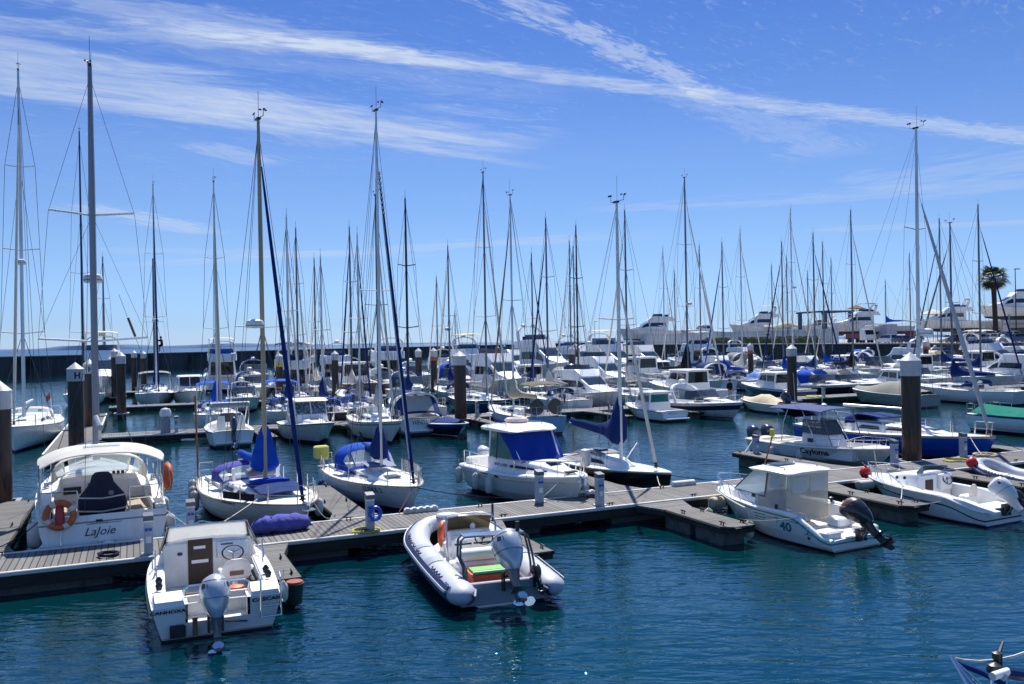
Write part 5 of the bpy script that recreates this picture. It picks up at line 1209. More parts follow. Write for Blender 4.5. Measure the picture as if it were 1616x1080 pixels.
def rib():
    root, cl = inflatable('inflatable_boat', W(7.05, 16.4), R(24 + 90 - 6), 5.5, 2.2, 'large pale grey rigid inflatable with navy bands and silver outboard')
    c = MB(); c.loft([[(2.5, -.42, .28), (2.5, .42, .28), (3.25, .40, .30), (3.25, -.40, .30)], [(2.58, -.42, .95), (2.58, .42, .95), (3.1, .40, 1.0), (3.1, -.40, 1.0)], [(2.8, -.40, 1.14), (2.8, .40, 1.14), (3.05, .38, 1.12), (3.05, -.38, 1.12)]], gel); co_ = c.build('console', root)
    MB().panel((2.535, .36, .82), (2.535, .02, .82), (2.69, .02, 1.06), (2.69, .36, 1.06), blackpl, -.01).build('instrument_panel', co_); MB().panel((2.53, .28, .90), (2.53, .10, .90), (2.64, .10, 1.0), (2.64, .28, 1.0), inkw, -.03).build('chart_display', co_)
    MB().panel((2.535, -.02, .82), (2.535, -.36, .82), (2.69, -.36, 1.06), (2.69, -.02, 1.06), blackpl, -.01).build('switch_panel', co_)
    rows = [[V((3.08 - .1 * abs(v) ** 2 , .44 * v, 1.10)) for v in (-1, -.5, 0, .5, 1)], [V((2.98 - .22 * abs(v) ** 2, .44 * v, 1.50)) for v in (-1, -.5, 0, .5, 1)]]
    MB().sheet(rows, M('amber_smoked_screen', (.10, .075, .04), .1, trans=(.4, (.62, .55, .42))), .008).build('windscreen', co_)
    MB().tube([(2.62, .48, .3), (2.68, .50, 1.3), (2.85, .46, 1.54), (2.92, .3, 1.58), (2.92, -.3, 1.58), (2.85, -.46, 1.54), (2.68, -.50, 1.3), (2.62, -.48, .3)], .02, steel, 7).build('console_rail', co_)
    q = V((-1, 0, .5)).to_track_quat('Z', 'Y').to_matrix(); m = MB(); m.tube([V((2.42, -.2, 1.0)) + q @ V((.18 * cos(a), .18 * sin(a), 0)) for a in [2 * pi * k / 18 for k in range(18)]], .015, blackpl, 5, True); m.tube([(2.42, -.2, 1.0), (2.6, -.2, .92)], .03, blackpl, 6)
    for k in range(3): m.tube([V((2.42, -.2, 1.0)), V((2.42, -.2, 1.0)) + q @ V((.18 * cos(2.1 * k), .18 * sin(2.1 * k), 0))], .01, blackpl, 4)
    m.build('steering_wheel', root)
    s = MB(); s.box(1.35, 1.9, -.5, .5, .24, .60, gel, .04); s.box(1.32, 1.92, -.5, .5, .60, .70, gelw, .04); s.tube([(1.45, -.5, .86), (1.45, .5, .86)], .16, gelw, 12); s.build('bench_seat', root, ang=50)
    s = MB(); s.box(3.35, 3.85, -.1, .42, .30, .66, gel, .03); s.box(3.33, 3.87, -.12, .44, .66, .71, gelw, .02); s.build('bow_locker', root)
    s = MB(); s.box(2.0, 2.35, .25, .55, .26, .52, gel, .03); s.build('side_locker', root)
    a = MB()                                                # stainless roll bar at the stern
    for x in (.62, .86):
        a.tube([(x - .35, .62, .5), (x - .3, .62, .82), (x - .02, .66, 1.05), (x + .1, .62, 1.42), (x + .16, .54, 1.48), (x + .16, -.54, 1.48), (x + .1, -.62, 1.42), (x - .02, -.66, 1.05), (x - .3, -.62, .82), (x - .35, -.62, .5)], .022, M('dark_steel_tube', (.10, .10, .10), .3, .8), 7)
    a.build('roll_bar', root); MB().box(.74, 1.06, -.56, .56, 1.49, 1.515, steel).build('roll_bar_plate', root)
    MB().tube([(.98, -.5, 1.5), (.98, -.5, 1.72)], .04, blackpl, 8).build('stern_light', root); MB().tube([(2.9, -.5, 1.3), (2.9, -.5, 1.78)], .025, blackpl, 6).build('aerial_mount', root)
    MB().lathe([(.05, 0), (.06, .1), (.03, .16), (0, .17)], gelw, 10, (2.98, -.1, 1.12)).build('compass', co_)
    root.scale = (1, 1.22, .88); outboard(root, -.04, -.05, .74, silverc, 1.12, .62)
    outboard(root, -.02, -.56, .50, blackc, .42, .7)
    # fish crate and life ring aboard are things of their own
    o = empty('fish_crate', w_of(root, (.72, .12, .30)), root.rotation_euler[2]); tag(o, 'orange fish crate with green lid aboard the inflatable', 'crate')
    b = MB(); b.loft([[(-.28, -.4, 0), (.28, -.4, 0), (.28, .4, 0), (-.28, .4, 0)], [(-.3, -.43, .28), (.3, -.43, .28), (.3, .43, .28), (-.3, .43, .28)]], M('red_orange_crate', (.62, .10, .04), .5), True); b.tube([(-.31, -.44, .28), (.31, -.44, .28), (.31, .44, .28), (-.31, .44, .28)], .02, MC['red_orange_crate'], 5, True); b.build('crate_body', o)
    l = MB(); l.box(-.06, .28, -.42, .38, .285, .33, greenpl, .01); l.box(-.24, -.14, -.36, .36, .285, .31, greenpl, .01); l.box(-.13, -.08, -.40, .38, .29, .325, gelw); l.build('lid', o)
    o = empty('life_ring', w_of(root, (3.75, .35, .84))); tag(o, 'orange life ring leaning inside the inflatable', 'life ring')
    MB().tube([(.05 * cos(a), .27 * cos(a) * .9 , .27 * sin(a)) for a in [2 * pi * k / 24 for k in range(24)]], .075, orange, 10, True).build('ring', o, ang=60)
    MB().tube([(.035 * cos(a), .27 * cos(a) * .9, .27 * sin(a)) for a in (1.3, 1.45, 1.6, 1.75)], .08, fend, 8).build('white_band', o)
    p = cl(1, 1); MB().lathe([(.2, 0), (.26, .05), (.22, .1), (0, .14)], greyhyp, 12, (p.x - .1, 0, p.z + .15)).build('bow_pad', root)
    mooring(w_of(root, (4.6, .3, .98)), W(6.2, 22.2, .62), 'white bow line from the inflatable to the pontoon', .05)
    mooring(w_of(root, (5.0, 0, 1.1)), w_of(root, (3.9, -.2, .5)), 'green painter lying in the bow of the inflatable', .12, .012, M('green_rope', (.02, .2, .12), .8))
rib()
# ---- 4. white pilothouse boat numbered 40
def boat40():
    L, B = 5.5, 2.35; root = empty('fishing_boat', W(17.0, 16.5), R(24 + 90 + 4)); tag(root, 'white pilothouse fishing boat numbered 40 with teal stripe and black outboard', 'motorboat')
    def sh(t, z): return z - .62 * (1 - sstep(t, .03, .26)) * (1 if t < .3 else 0)
    H = Hull(L, B, 1.02, 1.22, st=.95, tm=.40, fine=2.3, pw=.66, rake=.85, trake=-.06, draft=.55, style='v', dip=.02, sheer=sh)
    ex = (.01, .03, .05, .07, .09, .11, .13, .16, .19, .22, .25, .28)
    H.mesh(gelw, scum, antif, (.07, .12, teal), 18, wl=.03, bh=.05, extra=ex).build('hull', root, ang=30)
    H.deck(gelw, [(.10, 3.0, .98, .38, .0)], 18, inner=gelw, extra=ex, camber=.04).build('deck', root, ang=30)
    # thick rounded gunwales sweeping down to the stern
    g_ = MB()
    for sd in (1, -1): g_.tube([H.edge(t, sd, .07, .0) for t in (.0, .03, .06, .09, .12, .16, .2, .25, .3, .4, .5)], [.06, .075] + [.085] * 8 + [.05], gelw, 10)
    g_.build('gunwale', root, ang=60)
    for sd in (1, -1):                                      # number, fish mark and vent on the side
        H.side_text('40', 1.75 if sd > 0 else 1.2, .44, .44, inkg, sd, root, bold=.012, shear=.1)
        m = MB()
        def sp_(pts, r): m.tube([V((x, sd * (H.y(H.T(x, z), z) + .006), z)) for x, z in pts], r, inkg, 4)
        sp_([(2.25, .78), (1.9, .83), (1.5, .84), (1.0, .80), (.62, .74)], .010); sp_([(.95, .80), (.78, .72), (.70, .60), (.74, .50), (.86, .45)], [.006, .02, .022, .018, .004]); sp_([(1.06, .80), (1.02, .88), (.94, .84)], .014); sp_([(.74, .5), (.62, .46)], .012); sp_([(1.82, .86), (1.78, .74), (1.84, .68)], .016)
        m.build('fish_emblem', root)
        for z in (.62, .72, .82): MB().sheet([[V((x, sd * (H.y(H.T(x, zz), zz) + .005), zz)) for zz in (z, z + .035)] for x in (2.75, 2.5, 2.25)], inkg, .003 if sd < 0 else -.003).build('stripe_mark', root)
        zz = .36; MB().lathe([(0, 0), (.05, .0), (.05, .012), (0, .014)], blackpl, 10, (.72, sd * (H.y(H.T(.72, zz), zz) - .002), zz), (0, sd, 0)).build('outlet', root)
        MB().box(2.95, 3.1, *sorted((sd * .86, sd * .872)), 1.30, 1.42, blackpl).build('vent', root)
    root.scale = (.93, 1, .78)
    zd = lambda x: H.fz0(H.T(x, 1.0)); rb = lambda x: H.b(H.T(x, 1.0))
    # lower trunk cabin and wheelhouse
    cb = [(2.95, .9, 1.40, .92, .86), (3.9, 1.0, 1.42, .86, .78), (4.55, 1.08, 1.34, .62, .5), (5.15, 1.14, 1.22, .36, .24)]
    m = MB(); house(m, cb, gelw, .05, .1); fd = m.build('foredeck_trunk', root, ang=40); 
    roofz = 2.32; x0, x1 = 1.75, 3.35                      # roof span; windscreen rakes from the roof front to the trunk
    fr = MB(); corners = {}
    for sd in (1, -1):
        A, Bp, C_, D = V((2.62, sd * .80, 1.38)), V((2.55, sd * .74, roofz - .04)), V((3.15, sd * .70, roofz - .03)), V((4.05, sd * .70, 1.42))
        fr.tube([A, Bp], .03, brownply, 6); fr.tube([C_, D], .022, blackpl, 6); fr.tube([A, D], .02, blackpl, 5); corners[sd] = (A, Bp, C_, D)
    fr.tube([corners[1][2], corners[-1][2]], .022, blackpl, 5); fr.tube([(3.62, 0, (roofz + 1.42) / 2 + .2), (4.1, 0, 1.46)], .02, blackpl, 5) if False else None
    wf = fr.build('window_frame', root)
    for sd in (1, -1): A, Bp, C_, D = corners[sd]; MB().panel(A, D, C_, Bp, clear, .002).build('side_pane', wf)
    MB().panel(corners[1][3], corners[-1][3], corners[-1][2], corners[1][2], clear, .002).build('windscreen', wf)
    rings = []
    for x, hw, zt, zb in ((1.62, .70, roofz + .02, roofz - .05), (1.72, .82, roofz + .07, roofz - .09), (2.4, .86, roofz + .10, roofz - .06), (3.1, .82, roofz + .07, roofz - .05), (3.4, .68, roofz + .01, roofz - .05), (3.5, .5, roofz - .03, roofz - .05)):
        rings.append([V((x, hw, zb)), V((x, hw + .03, (zt + zb) / 2)), V((x, hw - .02, zt - .03)), V((x, hw * .5, zt)), V((x, -hw * .5, zt)), V((x, -hw + .02, zt - .03)), V((x, -hw - .03, (zt + zb) / 2)), V((x, -hw, zb))])
    rf = MB().loft(rings, gelw, True, True, True, True).build('roof', root, ang=40)
    MB().box(2.55, 3.05, -.34, .34, roofz + .105, roofz + .15, smoke, .03).build('hatch', rf)
    for sd in (1, -1): MB().tube([(2.0, sd * .62, roofz + .06), (2.02, sd * .62, roofz + .15), (2.9, sd * .62, roofz + .15), (2.95, sd * .6, roofz + .06)], .014, steel, 6).build('roof_rail', rf)
    # weather cloth: hazy vinyl curtain at the back and the side
    def cloth(rows, nm, mat): return MB().sheet(rows, mat, .008).build(nm, root, ang=70)
    rr_ = lambda pa, pb, qa, qb, n=8, amp=.015: [[V(pa).lerp(V(pb), i / n).lerp(V(qa).lerp(V(qb), i / n), j / 4) + V((amp * sin(i * 2.3 + j), 0, 0)) for i in range(n + 1)] for j in range(5)]
    cur = cloth(rr_((1.78, -.80, .62), (1.78, .84, .62), (1.74, -.76, 2.24), (1.74, .80, 2.24)), 'weather_curtain', vinyl)
    cur2 = cloth([[p + V((0, 0, 0)) for p in r_] for r_ in rr_((1.80, .86, .98), (2.58, .82, 1.36), (1.76, .80, 2.25), (2.5, .76, 2.25), 6, 0.)], 'side_curtain', vinyl)
    for y0, y1 in ((-.62, -.06), (.04, .62)): MB().panel((1.735, y1, 1.62), (1.735, y0, 1.62), (1.725, y0, 2.14), (1.725, y1, 2.14), clear, .012).build('window', cur)
    MB().panel((1.95, .862, 1.7), (2.35, .842, 1.75), (2.33, .80, 2.15), (1.92, .815, 2.15), clear, -.012).build('window', cur2)
    # helm seat, box seats, inner liner
    MB().box(2.2, 2.6, -.6, -.15, .38, 1.05, creamcan, .05).build('helm_seat', root); MB().box(2.9, 3.0, -.8, .8, .4, 1.4, gel).build('bulkhead', root); MB().box(2.75, 2.92, -.6, -.1, 1.05, 1.5, gelw, .03).build('helm_console', root)
    for sd in (1, -1): MB().box(.12, .62, *sorted((sd * .42, sd * .97)), .38, .66, gelw, .05).build('quarter_seat', root)
    MB().box(.02, .12, -.98, .98, .30, .44, gelw, .03).build('transom_step', root); MB().box(1.1, 1.6, -.95, -.5, .38, .7, gelw, .05).build('side_locker', root)
    bow_rail(root, H, .52, .48, 5, lean=.14, inset=.1, r=.014)
    MB().tube([(5.55, 0, 1.24), (5.95, 0, 1.22)], [.09, .07], gelw, 8).build('bow_roller', root)
    for sd in (1, -1): MB().tube([(.75, sd * 1.05, .96), (.78, sd * 1.05, 1.12), (1.45, sd * 1.05, 1.20), (1.5, sd * 1.05, 1.06)], .02, steel, 7).build('side_rail', root); MB().lathe([(.03, 0), (.05, .08), (.03, .12), (.07, .16), (0, .2)], blackpl, 8, (1.9, sd * 1.05, 1.08)).build('rod_holder', root)
    o = outboard(root, -.06, .02, .66, blackc, 1.08, .85, top=M('brown_white_top', (.10, .05, .035), .35, nz=(3, (.5, .48, .45), .8, (.3, .3, 4))))
    tr = MB(); tr.tube([(-.35, .02 + .2 * cos(a), 1.05 + .2 * sin(a)) for a in [2 * pi * k / 16 for k in range(16)]], .001, fend, 4, True)
    mooring(w_of(root, (1.0, 1.1, 1.02)), W(14.9, 18.5, .62), 'white line from the boat numbered 40 to its finger', .06, .012)
    mooring(w_of(root, (4.9, .7, 1.2)), W(14.95, 18.4, .95), 'white bow spring from the boat numbered 40 to the finger end', .03, .02)
    fender(None, tuple(W(15.1, 20.2, .62)), .55, .13, 'weathered fender between the boat numbered 40 and its finger', creamcan); fender(None, tuple(W(15.25, 18.6, .55)), .5, .12, 'brownish rope fender at the finger beside the boat numbered 40', creamcan)
    ro = MB(); ro.tube([(0, 0, 0), (.45, .2, .75)], .022, wood, 6); ro.box(.42, .5, .14, .3, .72, .95, yellow, .02); tag(ro.build('wooden_oar', loc=w_of(root, (3.2, .25, roofz + .1)), rot=(0, 0, .4)), 'yellow handled oar standing behind the roof of the boat numbered 40', 'oar')
boat40()
# ---- 5. open white boat with red ball fender
def openboat():
    L, B = 5.2, 2.2; root = empty('open_boat', W(22.85, 16.7), R(24 + 90 + 3)); root.scale = (.9, 1, .86); tag(root, 'open white motorboat with two outboards and a red ball at the bow, lettered VILAS', 'motorboat')
    def sh(t, z): return z - .34 * (1 - sstep(t, .02, .30)) * (t < .32)
    H = Hull(L, B, .88, 1.05, st=.92, tm=.40, fine=2.3, pw=.68, rake=.9, trake=-.08, draft=.5, style='v', dip=.02, sheer=sh); ex = (.02, .05, .08, .12, .16, .2, .24, .28)
    H.mesh(gelw, gelw, antib, (.30, .355, boot), 18, wl=.05, bh=.04, extra=ex).build('hull', root, ang=30)
    H.deck(gelw, [(.35, 2.55, .82, .34, .02)], 18, inner=gelw, extra=ex).build('deck', root, ang=30); H.strake(gelw, .03, -.03, 16).build('rub_rail', root)
    for sd in (1, -1): H.side_text('VILAS', 4.25 if sd > 0 else 3.75, .78, .13, ink, sd, root, bold=.004)
    hs_ = [(2.5, .9, 1.40, .78, .66), (2.62, .9, 1.42, .78, .66), (3.2, .92, 1.36, .74, .6), (4.0, .98, 1.18, .54, .4), (4.6, 1.0, 1.06, .3, .2)]
    m = MB(); house(m, hs_, gelw, .05, .12); hh = m.build('cuddy_cabin', root, ang=40)
    MB().box(2.46, 2.502, -.74, .74, .34, 1.36, gelw, .02).build('bulkhead', root); MB().box(2.44, 2.462, .12, .46, .45, 1.18, darkwood).build('cabin_door', root)
    for sd in (1, -1): MB().lathe([(0, 0), (.055, 0), (.06, .012), (.03, .02), (0, .02)], blackpl, 12, (3.1, sd * .66, 1.2), (0, sd, .3)).build('porthole', hh); MB().lathe([(0, 0), (.055, 0), (.06, .012), (.03, .02), (0, .02)], blackpl, 12, (3.45, sd * .61, 1.16), (0, sd, .3)).build('porthole', hh)
    rows = [[V((3.0 - .35 * abs(v) ** 2, v * .62, 1.42)) for v in (-1, -.7, -.35, 0, .35, .7, 1)], [V((2.85 - .42 * abs(v) ** 2, v * .6, 1.60)) for v in (-1, -.7, -.35, 0, .35, .7, 1)]]
    w = MB().sheet(rows, smoke, .008).build('windscreen', root); MB().tube([p + V((0, 0, .015)) for p in rows[1]], .018, steel, 6).build('windscreen_rail', w)
    q = V((-1, 0, .35)).to_track_quat('Z', 'Y').to_matrix(); c0 = V((2.28, -.36, 1.18)); m = MB(); m.tube([c0 + q @ V((.2 * cos(a), .2 * sin(a), 0)) for a in [2 * pi * k / 18 for k in range(18)]], .018, blackpl, 5, True); m.tube([c0, c0 + V((.2, 0, -.02))], .05, blackpl, 6)
    for k in range(3): m.tube([c0, c0 + q @ V((.2 * cos(2.1 * k), .2 * sin(2.1 * k), 0))], .012, steel, 4)
    m.build('steering_wheel', root); MB().box(2.3, 2.46, -.62, -.08, .8, 1.36, gelw, .03).build('helm_console', root)
    s = MB(); s.box(1.35, 1.75, -.58, -.16, .34, .72, gelw, .05)
    s.loft([[V((1.36 + .03 * cos(a) - z * .1, -.37 + wd * sin(a), .7 + z)) for a in [2 * pi * k / 12 for k in range(12)]] for z, wd in ((0, .2), (.2, .19), (.36, .13), (.42, .05))], cream, True, True, True, True); s.build('helm_seat', root, ang=50)
    s = MB(); s.box(1.2, 1.7, .1, .7, .34, .66, gelw, .05); s.build('passenger_seat', root)
    MB().box(.4, .8, -.8, .8, .34, .58, gelw, .04).build('stern_bench', root)
    for sd in (1, -1): m = MB(); m.loft([[V((x, sd * (rbx - .3), z - .02)), V((x, sd * (rbx - .02), z - .02)), V((x, sd * (rbx - .04), z + dz)), V((x, sd * (rbx - .28), z + dz))] for x, rbx, z, dz in ((-.35, .92, .5, .08), (.1, 1.0, .56, .12), (.6, 1.04, .64, .16), (1.0, 1.05, .74, .1))], gelw, True, smooth=True); m.build('stern_quarter', root, ang=40)
    flat_text('VILAS', .10, inkgrey, root, (-.36, -.78, .52), (0, -1, 0), (0, 0, 1))
    bow_rail(root, H, .56, .42, 5, lean=.12, inset=.1)
    MB().tube([(4.4, .45, 1.0), (4.55, .45, 1.9), (4.56, .45, 2.0)], .022, fend, 6).build('light_post', root)
    outboard(root, -.08, .12, .66, whitec, .98, .8); outboard(root, -.08, -.5, .6, blackc, .55, .75)
    o = empty('ball_fender', w_of(root, (5.12, .28, 1.08))); tag(o, 'red ball fender at the bow of the open white boat', 'fender'); MB().lathe([(0, -.2), (.12, -.16), (.195, -.05), (.195, .05), (.13, .15), (.05, .2), (.04, .25), (0, .25)], redpl, 14).build('ball', o); MB().tube([(0, 0, .24), (-.1, .0, .34)], .01, rope, 4).build('lanyard', o)
    mooring(w_of(root, (2.9, 1.0, .98)), W(20.9, 18.6, .6), 'pale line from the open white boat to the finger', .12, .016); mooring(w_of(root, (1.2, 1.0, .8)), W(20.95, 18.3, .6), 'second pale line sagging beside the open white boat', .12, .012)
openboat()
# ---- 6. bow of a small grey dinghy at the right edge
rr2, _ = inflatable('inflatable_dinghy', W(27.95, 17.6), R(24 + 90), 3.9, 1.7, 'grey inflatable dinghy bow entering at the right edge', .22)
o = empty('ball_fender', W(27.35, 21.2, .9)); tag(o, 'red ball fender beside the grey dinghy at the right edge', 'fender'); MB().lathe([(0, -.2), (.12, -.16), (.195, -.05), (.195, .05), (.13, .15), (.05, .2), (0, .22)], redpl, 14).build('ball', o); MB().tube([(0, 0, .2), (.3, .0, .3)], .01, rope, 4).build('lanyard', o)
# ---- 7. bow gear of a boat in the bottom right corner
def corner_boat():
    tip = at(1500, 1036, 1.95); a = R(138); L = 5.2; d = V((cos(a), sin(a), 0)); loc = tip - d * (L + .25); loc.z = 0
    root = empty('moored_boat', loc, a); tag(root, 'bow rail, anchor roller and rope of a boat in the bottom right corner', 'motorboat')
    H = Hull(L, 2.1, .8, 1.0, st=.9, tm=.42, rake=.9, trake=-.1, style='v'); H.mesh(gel, boot, antif, None, 14).build('hull', root, ang=30); H.deck(nonskid, [(.5, 2.8, .8, .35, .05)], 14).build('deck', root)
    m = MB(); t = (L + .25, 0, 1.95)
    for p in ((L - .5, .42, 1.0), (L - .5, -.42, 1.0), (L - .75, .3, 1.0), (L - .75, -.3, 1.0)): m.tube([t, p], .016, steel, 6)
    m.build('bow_rail', root)
    inv = Matrix.Rotation(-a, 3, 'Z')
    def lc(px, py, z): q = inv @ (at(px, py, z) - loc); return V((q.x, q.y, z))
    m = MB(); m.tube([lc(1506, 1043, 1.9), lc(1522, 1051, 1.86), lc(1548, 1061, 1.8), lc(1580, 1078, 1.72), lc(1612, 1092, 1.65)], [.008, .03, .034, .03, .02], navy, 8); m.build('whip_pole', root)
    m = MB(); m.tube([lc(1566, 1068, 1.8), lc(1590, 1060, 1.8)], .045, gelw, 10); r_ = m.build('bow_roller', root); m = MB()
    for x in (1566, 1588): m.tube([lc(x, 1066, 1.8), lc(x, 1100, 1.6)], .018, steel, 6)
    m.build('roller_bracket', r_)
    m = MB(); c_ = lc(1570, 1058, 1.8); m.lathe([(0, -.09), (.07, -.06), (.09, 0), (.07, .06), (0, .09)], blackpl, 10, c_); m.lathe([(.05, -.02), (.055, .16), (0, .18)], blackpl, 10, lc(1574, 1053, 1.8)); m.tube([lc(1590, 1062, 1.78), lc(1640, 1070, 1.75)], .07, navyhull, 8); m.tube([lc(1571, 1050, 1.86), lc(1577, 1030, 1.92), lc(1583, 1013, 1.98)], [.012, .022, .014], iron, 6); m.build('anchor_winch', root)
    m = MB(); m.tube([lc(1508, 1039, 1.93), lc(1520, 1042, 1.9), lc(1545, 1044, 1.88), lc(1572, 1042, 1.88), lc(1600, 1036, 1.9), lc(1640, 1022, 1.95)], .014, rope, 6); m.build('grab_rope', root)
corner_boat()
# ---- 8. tan masted sailboat, bow towards the pontoon
def tanmast():
    L, B = 8.3, 2.75; H0 = 1.0
    root, H = sailboat('sailing_boat', berth(4.35, 24.5, L, 'in', 9), IN(9), L, B, .92, 1.15, 'white sailboat with tan mast, bright blue sail cover and radar dome, near the purple bundle', hull=M('blue_grey_white_gelcoat', (.60, .64, .70), .3, nz=(2, (.48, .52, .58), .4)), bootm=boot, rake=.95, st=.62, mx=.56, top=12.75 / .90, mast=tanm, spr=(.43,), cover=royal, jib=navy, jibr=.056, rad=None, hood=None, lod=2, covh=1.25, jibtop=.93, tip=(-.1, .0)); root.scale = (1.03, 1.14, .90)
    H_ = root.children
    radar([o for o in H_ if o.name.startswith('mast')][0], (.56 * L + .45, -.34, 6.75), .24, bracket=(.56 * L + .1, -.05, 6.85))
    zd = lambda x: H.fz(H.T(x, 1.0))
    # purple spray hood, navy deck cover, grey dodger cushions, rubbing strip
    spray_hood(root, .40 * L, .27 * L, B * .33, zd(.33 * L) + .32, .66, purple, clear, 12)
    MB().sheet([[V((x, y, zz + .03 + .02 * sin(7 * y + x * 3))) for y in (-.62, -.35, 0, .35, .62)] for x, zz in ((.60 * L, 1.34), (.66 * L, 1.30), (.72 * L, 1.26), (.77 * L, 1.2))], navy, .03).build('hatch_cover', root)
    MB().loft([[V((x, .55 * cos(a), 1.42 + .09 * sin(a))) for a in [2 * pi * k / 12 for k in range(12)]] for x in (.585 * L, .60 * L, .625 * L)], royal, True, True, True, True).build('rolled_cover', root)
    m = MB(); m.tube([(.5 * L, -.4, 1.62), (.5 * L, .4, 1.62)], .14, greycan, 10); tag(m.build('life_raft', root), None)
    for sd in (1, -1): MB().tube([(.44 * L, sd * .62, 1.3), (.445 * L, sd * .66, 1.75)], .045, gelw, 8).build('ventilator', root)
    MB().box(.60 * L, .82 * L, *sorted((-.78 * 1, -.81)), 1.08, 1.34, blackcan).build('lee_cloth', root) if False else None
    e0, e1 = H.edge(.60, -1, .06), H.edge(.80, -1, .06); MB().sheet([[e0 + V((0, 0, h)), e0.lerp(e1, .5) + V((0, 0, h)), e1 + V((0, 0, h))] for h in (.06, .3)], blackcan, .01).build('lee_cloth', root)
    for sd in (1, -1): H.side_text('DELPHIN 2', 6.05 if sd > 0 else 4.9, .84, .16, inkb, sd, root, bold=.006)
    o = MB(); o.tube([(L - .18, 0, 1.18), (L + .22, 0, 1.2)], .05, steel, 6); o.box(L + .0, L + .3, -.16, .16, 1.0, 1.06, steel, .02); o.tube([(L + .2, 0, 1.14), (L + .05, 0, .8)], .03, galv, 6); o.build('bow_anchor', root)
    # wind generator pole and small black solar disc aft
    MB().tube([(.25, -.9, .95), (.2, -.95, 4.2)], .03, wood, 6).build('aft_pole', root)
    for i, (x, dz) in enumerate(((1.0, .1), (1.55, -.05), (2.3, -.1))): fender(root, (x, -H.b(H.T(x, .9)) - .12, .95 + dz), .66, .15, ['grey fender hung highest at the quarter of the tan masted sailboat', 'middle grey fender of three on the tan masted sailboat', 'largest grey fender on the side of the tan masted sailboat'][i], M('grey_fender_vinyl', (.40, .39, .37), .5, nz=(5, (.25, .24, .22), .5)), True)
    mooring(w_of(root, (6.6, -.75, 1.15)), W(1.7, 23.9, .62), 'long white bow line from the tan masted sailboat to the pontoon', .03, .014)
    mooring(w_of(root, (7.7, .35, 1.2)), W(5.3, 24.6, .6), 'white bow line from the tan masted sailboat to the finger', .3, .016)
    fender(root, (7.0, .75, 1.05), .55, .13, 'pale fender between the tan masted sailboat and the finger')
tanmast()
